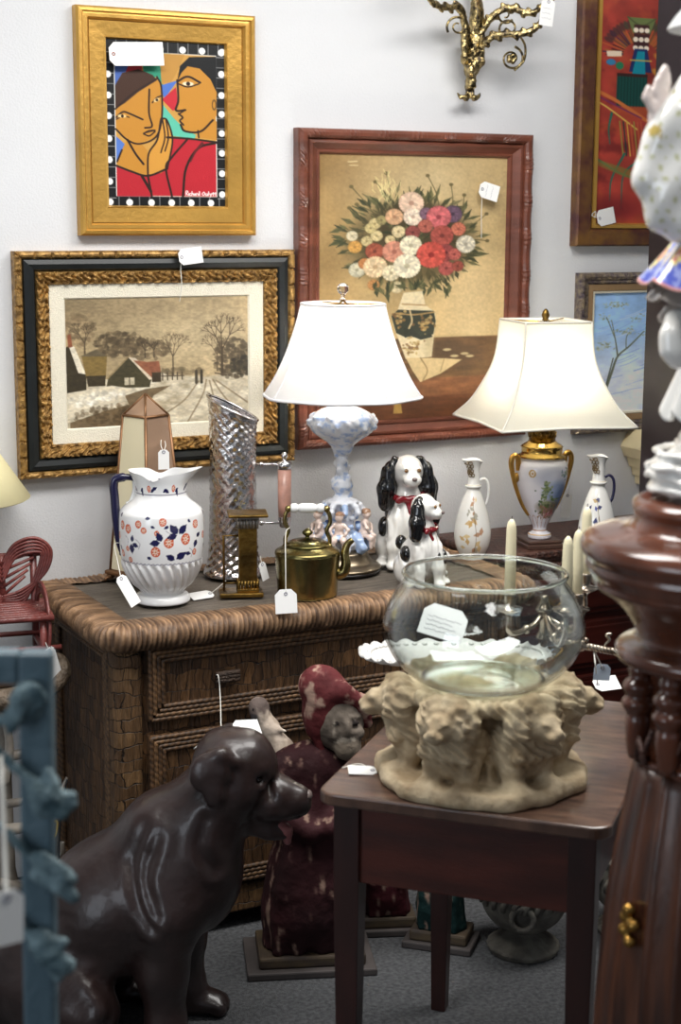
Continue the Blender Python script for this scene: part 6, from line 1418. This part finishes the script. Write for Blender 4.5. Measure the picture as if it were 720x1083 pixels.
# near ear and far ear
for sy in (-1, 1):
    S.ell((gx(233), .006+sy*.090, gz(800)), (.044, .015, .044), .004, rot=(sy*.10, .3, 0)); S.ell((gx(238), .006+sy*.095, gz(817)), (.024, .012, .034), .004, rot=(sy*.05, -.1, 0))
    S.path([(gx(226), .006+sy*.072, gz(788)), (gx(244), .006+sy*.080, gz(782)), (gx(258), .006+sy*.076, gz(790))], [.012, .016, .010], .010)
# skin folds on the shoulder and neck: shallow creases in the surface
FOLDS = [[(gx(x), gz(z)) for x, z in q] for q in (((168, 856), (157, 890), (166, 926), (180, 946)), ((182, 864), (172, 900), (184, 934)), ((230, 846), (224, 872), (238, 896)), ((120, 1000), (138, 1018), (134, 1044)))]
def creases(V):
    d = np.full(len(V), 1e9)
    for q in FOLDS:
        P = spline(q, 6)
        for i in range(len(P)-1):
            e = P[i+1]-P[i]; t = np.clip(((V[:, [0, 2]]-P[i]) @ e)/(e @ e), 0, 1); d = np.minimum(d, np.hypot(V[:, 0]-P[i][0]-t*e[0], V[:, 2]-P[i][1]-t*e[1]))
    m = np.clip((np.abs(V[:, 1])-.03)/.03, 0, 1)
    return m*(-.0050*np.exp(-(d/.011)**2)+.0035*np.exp(-((d-.024)/.013)**2))*np.clip(.3+1.4*vnoise(V*14, 8), 0, 1)
S.cap((gx(178), 0, gz(884)), (gx(104), 0, gz(942)), .078, .085, .05)
for sy, x0 in ((-1, 0), (1, .012)):
    S.ell((gx(190)+x0, sy*.085, gz(930)), (.075, .055, .10), .03)
    S.path([(gx(190)+x0, sy*.088, gz(950)), (gx(184)+x0, sy*.092, gz(1005)), (gx(188)+x0, sy*.094, gz(1060)), (gx(190)+x0, sy*.094, .03)], [.068, .050, .040, .036], .03)
    S.ell((gx(204)+x0, sy*.095, .026), (.060, .042, .028), .015)
    for k_ in (-1.5, -.5, .5, 1.5): S.ell((gx(227)+x0-abs(k_)*.006, sy*.095+k_*.018, .019), (.022, .011, .018), .005)
    S.ell((gx(85), sy*.115, gz(1030)), (.115, .065, .105), .03); S.path([(gx(112), sy*.13, gz(1040)), (gx(100), sy*.135, .045), (gx(60), sy*.135, .05)], [.06, .045, .04], .03); S.ell((gx(118), sy*.14, .026), (.075, .042, .028), .015)
    for k_ in (-1.5, -.5, .5, 1.5): S.ell((gx(150)-abs(k_)*.006, sy*.14+k_*.018, .018), (.022, .011, .017), .005)
    S.path([(gx(118), sy*.155, gz(1005)), (gx(128), sy*.165, gz(1030)), (gx(112), sy*.168, gz(1050))], [.012, .016, .010], .012)
S.path([(gx(20), 0, .06), (gx(-20), .04, .04), (gx(-60), .09, .035), (gx(-95), .12, .03)], [.045, .036, .030, .018], .03)
S.mesh('body', .0072, M_dogm, dg, zmin=0.0005, disp=lambda V: creases(V)+.005*(fbm(V*16, 4)-.5)+.0016*(fbm(V*70, 3)-.5), smooth=1)
S = Sculpt(); S.path([(gx(278), .006, gz(864)), (gx(296), .006, gz(866)), (gx(304), .006, gz(873)), (gx(306), .006, gz(884))], [.012, .015, .015, .009], .006); S.mesh('tongue', .004, mat('dull_pink_tongue', (120, 74, 74), .3), dg)
for sy in (-1, 1):
    b = MB(); b.ball((gx(279), .006+sy*.0495, gz(811)), .0085, 12, 8); b.build('eye', mat('dark_eye', (24, 18, 18), .1, coat=.5), dg)
b = MB(); b.ball((gx(325.5), .006, gz(835)), (.012, .017, .012), 14, 8); b.build('nose', mat('worn_nose', (108, 96, 92), .4), dg)

# ---- carved wooden figures
M_carvw = vmat('weathered_paint', .75, bump=.5, bscale=70, dist=.006, spec=.2)
def worn(base, under, amt=.5, seed=0, sc=(38, 38, 9)):
    def f_(V, C):
        n_ = fbm(V*np.array(sc), 4, seed); k_ = np.clip((n_-(.70-.26*amt))*12, 0, 1)[:, None]; n2 = fbm(V*14, 3, seed+3)[:, None]
        c0 = C if C is not None else np.array(base)/255.; return c0*(.65+.7*n2)*(1-k_)+np.array(under)/255.*k_
    return f_
def carved_man(label, loc, rz, H, robe, hood, seed, board=True, lean=0.0):
    e = thing('carved_figure', label, 'figure', loc, rz, 'carved wooden figures'); k = H/.68; o_ = .045
    S = Sculpt(); S.box((0, 0, .26*k+o_), (.085*k, .042*k, .24*k), .03*k, .02)
    S.ops = []
    S.cap((-.012*k, 0, .10*k+o_), (.012*k, 0, .44*k+o_), .100*k, .062*k, .02); S.ell((.015*k, 0, .47*k+o_), (.092*k, .05*k, .05*k), .03*k); S.cap((-.05*k, 0, .0), (-.03*k, 0, .2*k+o_), .070*k, .060*k, .03*k); S.cap((.06*k, 0, .0), (.03*k, 0, .2*k+o_), .070*k, .060*k, .03*k)
    for x in (-.08, -.03, .03, .08): S.path([(x*k, -.066*k, .0+o_), (x*.85*k, -.070*k, .16*k+o_), (x*.5*k, -.055*k, .36*k+o_)], [.012*k, .014*k, .008*k], .022*k)
    S.path([(.085*k, -.01, .46*k+o_), (.10*k, -.05*k, .36*k+o_), (.05*k, -.085*k, .33*k+o_)], [.038*k, .034*k, .026*k], .02*k); S.path([(-.06*k, -.01, .46*k+o_), (-.075*k, -.05*k, .36*k+o_), (.0, -.085*k, .32*k+o_)], [.038*k, .034*k, .026*k], .02*k)
    def fl_(P, d): return np.maximum(d, o_-.001-P[..., 2])
    S.mesh('robe', .0062, M_carvw, e, extra=fl_, colfun=worn(robe, (142, 116, 102), .34, seed, (80, 80, 13)), disp=lambda V: .003*(vnoise(V*60)-.5))
    S = Sculpt(); c = np.array((.075*k, -.015*k, .575*k+o_)); GR_ = (112, 102, 92)
    S.ell(c, np.array((.060, .052, .078))*k, .01, GR_, rot=(0, .12, 0)); S.ell(c+np.array((.012, -.050, -.004))*k, np.array((.011, .016, .022))*k, .006, GR_); S.ell(c+np.array((.014, -.052, -.018))*k, np.array((.015, .012, .010))*k, .005, GR_)
    S.ell(c+np.array((.015, -.035, -.055))*k, np.array((.034, .026, .036))*k, .01, (134, 122, 108)); 
    for sx in (-1, 1):
        S.cap(c+np.array((.010+sx*.010, -.048, .020))*k, c+np.array((.010+sx*.036, -.036, .018))*k, .006*k, .004*k, .004, GR_); S.ell(c+np.array((.010+sx*.022, -.047, .006))*k, np.array((.011, .006, .006))*k, .002, (44, 38, 36)); S.ell(c+np.array((.012+sx*.026, -.040, -.022))*k, np.array((.018, .014, .016))*k, .008, GR_); S.cap(c+np.array((.013+sx*.004, -.054, -.032))*k, c+np.array((.013+sx*.026, -.044, -.040))*k, .007*k, .004*k, .004, (170, 160, 146))
    S.cap(c+np.array((.004, -.052, -.042))*k, c+np.array((.024, -.052, -.042))*k, .0045*k, None, .002, (60, 40, 38))
    S.mesh('face', .0042, M_carvw, e, cols=True, colfun=worn((112, 102, 92), (160, 150, 136), .30, seed+5), disp=lambda V: .002*(vnoise(V*90)-.5))
    S = Sculpt(); S.ell(c+np.array((-.020, .018, .018))*k, np.array((.070, .058, .082))*k, .02); S.ell(c+np.array((-.045, .01, .085))*k, np.array((.055, .046, .050))*k, .02); S.path([c+np.array((-.052, -.012, .055))*k, c+np.array((0, -.030, .080))*k, c+np.array((.052, -.018, .045))*k, c+np.array((.066, .0, -.01))*k], np.array([.024, .022, .020, .014])*k, .014); S.path([c+np.array((-.055, 0, .04))*k, c+np.array((-.060, .0, -.02))*k, c+np.array((-.045, -.01, -.07))*k], np.array([.022, .018, .010])*k, .014)
    S.mesh('hood', .005, M_carvw, e, colfun=worn(hood, (170, 140, 124), .55, seed+9, (46, 46, 26)), disp=lambda V: .003*(vnoise(V*70)-.5))
    b = MB(); b.box((-.125*k, -.085*k, .018), (.135*k, .085*k, .046), bev=.006); b.build('base_block', mat('blackened_block', (52, 42, 36), .7, col2=(78, 64, 44), vscale=14, stretch=(1, 1, 3)), e)
    if board:
        b = MB(); b.box((-.155*k, -.105*k, 0), (.16*k, .105*k, .0185), bev=.004); b.build('base_board', mat('dark_board', (66, 60, 58), .7, var=.25, vscale=12), e)
    return e
P0 = onz(322, 1006, 0); carved_man('carved wooden bearded man in a worn dark red robe and hood beside the dog', (P0[0]-.013, P0[1]-.043, 0), FR+.12, .655, (50, 24, 27), (92, 40, 42), 3)
P1 = onz(410, 985, 0); carved_man('carved wooden figure in dark maroon robe in the shadow under the table', (P1[0]+.005, P1[1]+.02, 0), FR+.1, .36, (60, 20, 26), (80, 30, 34), 11)
P2 = onz(462, 998, 0); carved_man('carved wooden figure in dark green robe in the shadow under the table', (P2[0]+.01, P2[1]+.0, 0), FR-.3, .37, (18, 42, 41), (34, 56, 52), 23)
# carved bird on a stick
P3 = onz(286, 996, 0); bd = thing('carved_bird', 'small weathered carved bird on a stick behind the dog statue', 'figure', (P3[0], P3[1], 0), rz=FR)
def bz(py): return vline(P3, 286, py, 0)
S = Sculpt(); S.ell((-.026, -.0, bz(748)), (.025, .022, .026), .008, (112, 98, 92)); S.path([(-.030, -.004, bz(752)), (-.034, -.012, bz(768))], [.016, .007], .008, (70, 66, 66)); S.path([(-.018, 0, bz(757)), (.0, 0, bz(770)), (.022, 0, bz(790))], [.020, .022, .026], .012, (150, 136, 122)); S.ell((.03, 0, bz(800)), (.035, .026, .045), .02, (130, 116, 104)); S.path([(.004, -.012, bz(768)), (.038, -.016, bz(771))], [.010, .004], .006, (206, 196, 182)); S.ell((-.036, -.016, bz(748)), .005, .002, (30, 28, 28)); S.ell((-.040, .012, bz(748)), .005, .002, (30, 28, 28))
S.mesh('bird', .0036, M_carvw, bd, cols=True, colfun=worn((150, 136, 122), (196, 180, 164), .35, 31), disp=lambda V: .002*(vnoise(V*90)-.5))
b = MB(); b.tube([(.03, 0, .02), (.03, 0, bz(805))], .008, 10); b.build('stick', mat('grey_stick', (88, 76, 66), .7), bd)
b = MB(); b.box((-.01, -.028, 0), (.07, .028, .022), bev=.004); b.build('base', MATS['dark_board'], bd)
# ---- stone urns under the table
M_stone = mat('grey_garden_stone', (112, 108, 98), .85, col2=(76, 72, 66), vscale=20, bump=.6, bscale=60, dist=.008)
def urn(label, px, py, k=1.0):
    P = onz(px, py, 0); u_ = thing('garden_urn', label, 'urn', (P[0], P[1], 0), rz=FR, group='stone urns under the table')
    b = MB(); b.lathe([tuple(v*k) for v in spline([(.082, 0), (.086, .006), (.084, .018), (.065, .030), (.040, .044), (.034, .052)], 6)], 96, rfun=lambda a, i, r, z: (r*(1+.03*abs(math.sin(a*12))*(.010 < z < .04)), z)); b.build('fluted_foot', M_stone, u_)
    b = MB(); b.lathe([tuple(v*k) for v in spline([(.032, .052), (.05, .058), (.085, .085), (.105, .125), (.110, .16), (.112, .19), (.120, .205), (.124, .215), (.116, .22), (.10, .21), (.09, .15), (0, .10)], 5)], 64); b.build('bowl', M_stone, u_)
    b = MB()
    for j in range(26):
        a = j*2*PI/26; b.tube([(.108*k*math.cos(a), .108*k*math.sin(a), .135*k), (.116*k*math.cos(a+.06), .116*k*math.sin(a+.06), .155*k), (.112*k*math.cos(a+.14), .112*k*math.sin(a+.14), .172*k)], .007*k, 6)
    b.build('relief_band', M_stone, u_)
    for a in (-PI/2-.15, PI/2-.15):
        c = np.array((math.cos(a), math.sin(a))); t_ = np.array((-c[1], c[0])); b = MB()
        b.tube([(c[0]*.112*k+t_[0]*.026*k*math.cos(q), c[1]*.112*k+t_[1]*.026*k*math.cos(q), .125*k+.028*k*math.sin(q)) for q in np.linspace(0, 2*PI, 20, endpoint=False)], .007*k, 8, closed=True); b.build('ring_handle', M_stone, u_)
urn('grey stone garden urn with ring handles on the floor under the table', 553, 1003)
urn('grey stone urn mostly hidden by the right table leg and pedestal', 668, 985)

# ================================================================== price tags
def price_tag(label, hole, n, up, w, h, string, lines=0, col=None, eyelet=True, r=.0011):
    """card with clipped corners; hole = point in the room, n = card normal, up = direction from card to hole"""
    n = Vector(n).normalized(); up = Vector(up); up = (up-n*up.dot(n)).normalized(); x = (-n).cross(up).normalized()
    M = Matrix((x, -n, up)).transposed(); t_ = thing('price_tag', label, 'tag', hole, rot=M.to_euler(), group='price tags around the shop')
    c = min(w, h)*.24; q = [(-w/2, -h), (w/2, -h), (w/2, -c), (w/2-c, 0), (-w/2+c, 0), (-w/2, -c)]; q = [(a, b_+min(w, h)*.2) for a, b_ in q]
    b = MB(); b.prism(q, -.0006, .0006)
    if lines:
        for i in range(lines):
            z = -h*.30-i*h*.55/max(1, lines)+min(w, h)*.1; x0 = -w*.38; L = w*rs.uniform(.55, .76); m_ = int(L/.0035)
            b.tube([(x0+L*j/m_, -.0008, z+.0014*math.sin(j*2.3+i)+.0008*math.sin(j*5.1)) for j in range(m_+1)], .0004, 4, 1, caps=False)
    b.build('card', [col or M_card, M_ink], t_)
    if eyelet: b = MB(); b.tube([(.0035*math.cos(a), -.0008, .0035*math.sin(a)) for a in np.linspace(0, 2*PI, 14, endpoint=False)], .0012, 6, closed=True); b.build('eyelet', M_eye if eyelet == 2 else M_ink, t_)
    if string:
        R_ = np.array(M); pts = [(np.array(p_)-np.array(hole)) @ R_ for p_ in string]
        b = MB(); b.tube(spline(pts, 8) if len(pts) > 2 else pts, r, 6); b.build('string', M_string, t_)
    return t_
WRR = WALL*KS
def wp(px, py, o_=.04): return ony(px, py, WRR-o_)
def onD(px, py, o_=.004): return onz(px, py, CAM_H+KS*(DZ-CAM_H)+o_)
pale = mat('pale_blue_card', (196, 212, 230), .7); cream = mat('cream_card', (236, 232, 220), .7)
price_tag('wide white paper label over the top left corner of the two women painting', wp(120, 57, .033), (0, -1, .05), (-1, 0, -.05), .058, .145, None, 0, eyelet=2)
price_tag('white price tag hanging over the top of the sepia winter painting', wp(192, 272, .05), (.1, -1, .1), (-1, 0, -.12), .042, .070, [wp(192, 272, .051), wp(191, 285, .04), wp(192, 300, .04), wp(190, 319, .03)])
price_tag('white price tag at the right side of the flower painting', wp(510, 200, .03), (-.1, -1, .1), (-1, 0, .30), .046, .062, [wp(510, 200, .031), wp(509, 225, .02), wp(509, 252, .016)], 2)
price_tag('white price tag hanging from the right arm of the brass sconce', wp(580, 2, .19), (-.1, -1, 0), (.12, 0, 1), .042, .072, [wp(580, 2, .19), wp(581, -6, .175)], 3)
price_tag('white price tag near the bottom of the red abstract painting', wp(634, 231, .03), (.1, -1, .1), (-1, 0, -.2), .048, .070, [wp(634, 231, .031), wp(626, 228, .03), wp(630, 224, .03), wp(626, 240, .02)])
price_tag('grey-white tag hanging beside the urn of the right lamp', wp(600, 524, .22), (-.2, -1, 0), (.1, 0, 1), .032, .072, [wp(600, 524, .22), wp(606, 500, .23), wp(601, 486, .235)])
price_tag('white tag hanging from the blue handle of the flowered pitcher', dep(128, 612, 3.80), (.35, -1, .5), (-.30, 0, 1), .034, .078, [dep(128, 612, 3.80), dep(124, 592, 3.86), dep(121, 576, 3.90), dep(128, 574, 3.93)])
price_tag('white tag lying flat to the right of the flowered pitcher', onD(222, 628), (0, -.3, 1), (1, .1, 0), .036, .062, [onD(222, 628, .005), onD(230, 622, .006), onD(239, 614, .012)])
price_tag('small tag of the obelisk lamp above the pitcher rim', dep(173, 478, 4.05), (-.2, -1, 0), (0, 0, 1), .028, .05, [dep(173, 478, 4.05), dep(170, 470, 4.08), dep(172, 461, 4.14), dep(175, 470, 4.1), dep(173, 478, 4.05)])
price_tag('small tag at the foot of the hammered chrome pitcher', dep(277, 597, 4.02), (.5, -1, .2), (-.2, 0, 1), .026, .046, [dep(277, 597, 4.02), dep(275, 588, 4.06)])
kz_ = dep(302, 628, 3.86)
price_tag('white tag hanging from the kettle over the dresser edge', kz_, (-.2, -1, .2), (0, 0, 1), .054, .058, [kz_+np.array((0, -.001, .001)), dep(302, 600, 3.87), dep(302, 565, 3.91), dep(306, 558, 3.98)])
dz_ = dep(234, 790, 3.42)
price_tag('white tag tied to the top drawer handle of the woven dresser, behind the dog', dz_, (0, -1, .1), (0, 0, 1), .04, .06, [dz_, dep(233, 740, 3.63), dep(231, 716, 3.655), dep(229, 714, 3.66)])
price_tag('white tag lying on the head of the dog statue', dep(251, 770, 3.40), (.1, -.75, 1), (-1, .0, .1), .040, .060, [dep(251, 770, 3.40), dep(236, 771, 3.42), dep(222, 778, 3.43), dep(205, 792, 3.44)])
price_tag('white tag lying on the left end of the small table', onz(394, 815, TZ+.003), (0, -.15, 1), (.8, -.35, 0), .034, .052, [onz(394, 815, TZ+.004), onz(380, 808, TZ+.003), onz(362, 812, TZ+.003)])
cn = np.array((-.35, -.72, .62)); price_tag('handwritten white card leaning inside the fish bowl', (BX-.088, BY-.015, TZ+.318), cn, (.25, -.1, 1), .080, .062, None, 4, eyelet=False)
price_tag('white tag on the right of the table behind the bowl', onz(632, 724, TZ+.012), (-.2, -.5, 1), (-1, .2, .05), .042, .056, [onz(632, 724, TZ+.014), dep(630, 708, 3.1), dep(628, 690, 3.12)])
price_tag('pale blue tag hanging from the candelabrum beside the white one', dep(637, 706, 3.16), (-.3, -1, .1), (.1, 0, 1), .034, .032, [dep(637, 706, 3.16), dep(632, 696, 3.14), dep(628, 688, 3.12)], col=pale)
price_tag('white tag hanging from the red twig chair', dep(52, 688, 3.85), (.5, -1, .1), (-.28, 0, 1), .036, .10, [dep(52, 688, 3.85), dep(46, 674, 3.86), dep(43, 660, 3.87)])
tz_ = dep(7, 950, 1.52); price_tag('large white tag hanging from the teal iron screen', tz_, (.2, -1, 0), (.05, 0, 1), .036, .054, [tz_, dep(5, 900, 1.54), dep(2, 830, 1.56), dep(1, 800, 1.585)], r=.0022)
# ================================================================== light
def area(name, loc, size, power, col=(1, 1, 1), rot=(0, 0, 0), sy=None):
    l = bpy.data.lights.new(name, 'AREA'); l.energy = power; l.color = col; l.size = size
    if sy: l.shape = 'RECTANGLE'; l.size_y = sy
    o = bpy.data.objects.new(name, l); COL.objects.link(o); o.location = loc; o.rotation_euler = rot; return o
area('ceiling_light', (0.9, 2.5, 2.97), 1.5, 44, (1.0, .98, .95), sy=.7)
area('ceiling_light', (2.6, 2.7, 2.97), 1.5, 44, (1.0, .98, .95), sy=.7)
area('ceiling_light', (1.3, 0.9, 2.97), 1.0, 14, (1.0, .98, .95), sy=.6)
area('shop_window', (-2.9, .6, 1.6), 2.2, 34, (.82, .90, 1.0), (0, -PI/2, 0), sy=1.6)
w = bpy.data.worlds.new('World'); SC.world = w; w.use_nodes = True
w.node_tree.nodes['Background'].inputs[0].default_value = (.75, .85, 1.0, 1); w.node_tree.nodes['Background'].inputs[1].default_value = .22

# ================================================================== camera
cam = bpy.data.cameras.new('camera'); co = bpy.data.objects.new('camera', cam); COL.objects.link(co)
cam.sensor_fit = 'VERTICAL'; cam.sensor_height = 36.0; cam.lens = FPX*36.0/1083; cam.clip_start = .05
R = Matrix((CR, CU, -CF)).transposed()
co.matrix_world = Matrix.Translation(Vector(CC)) @ R.to_4x4()
cam.dof.use_dof = True; cam.dof.focus_distance = 3.95; cam.dof.aperture_fstop = 5.0
SC.camera = co
SC.view_settings.view_transform = 'Standard'; SC.view_settings.look = 'None'; SC.view_settings.gamma = 1; SC.view_settings.use_curve_mapping = False
SC.view_settings.exposure = 0.32
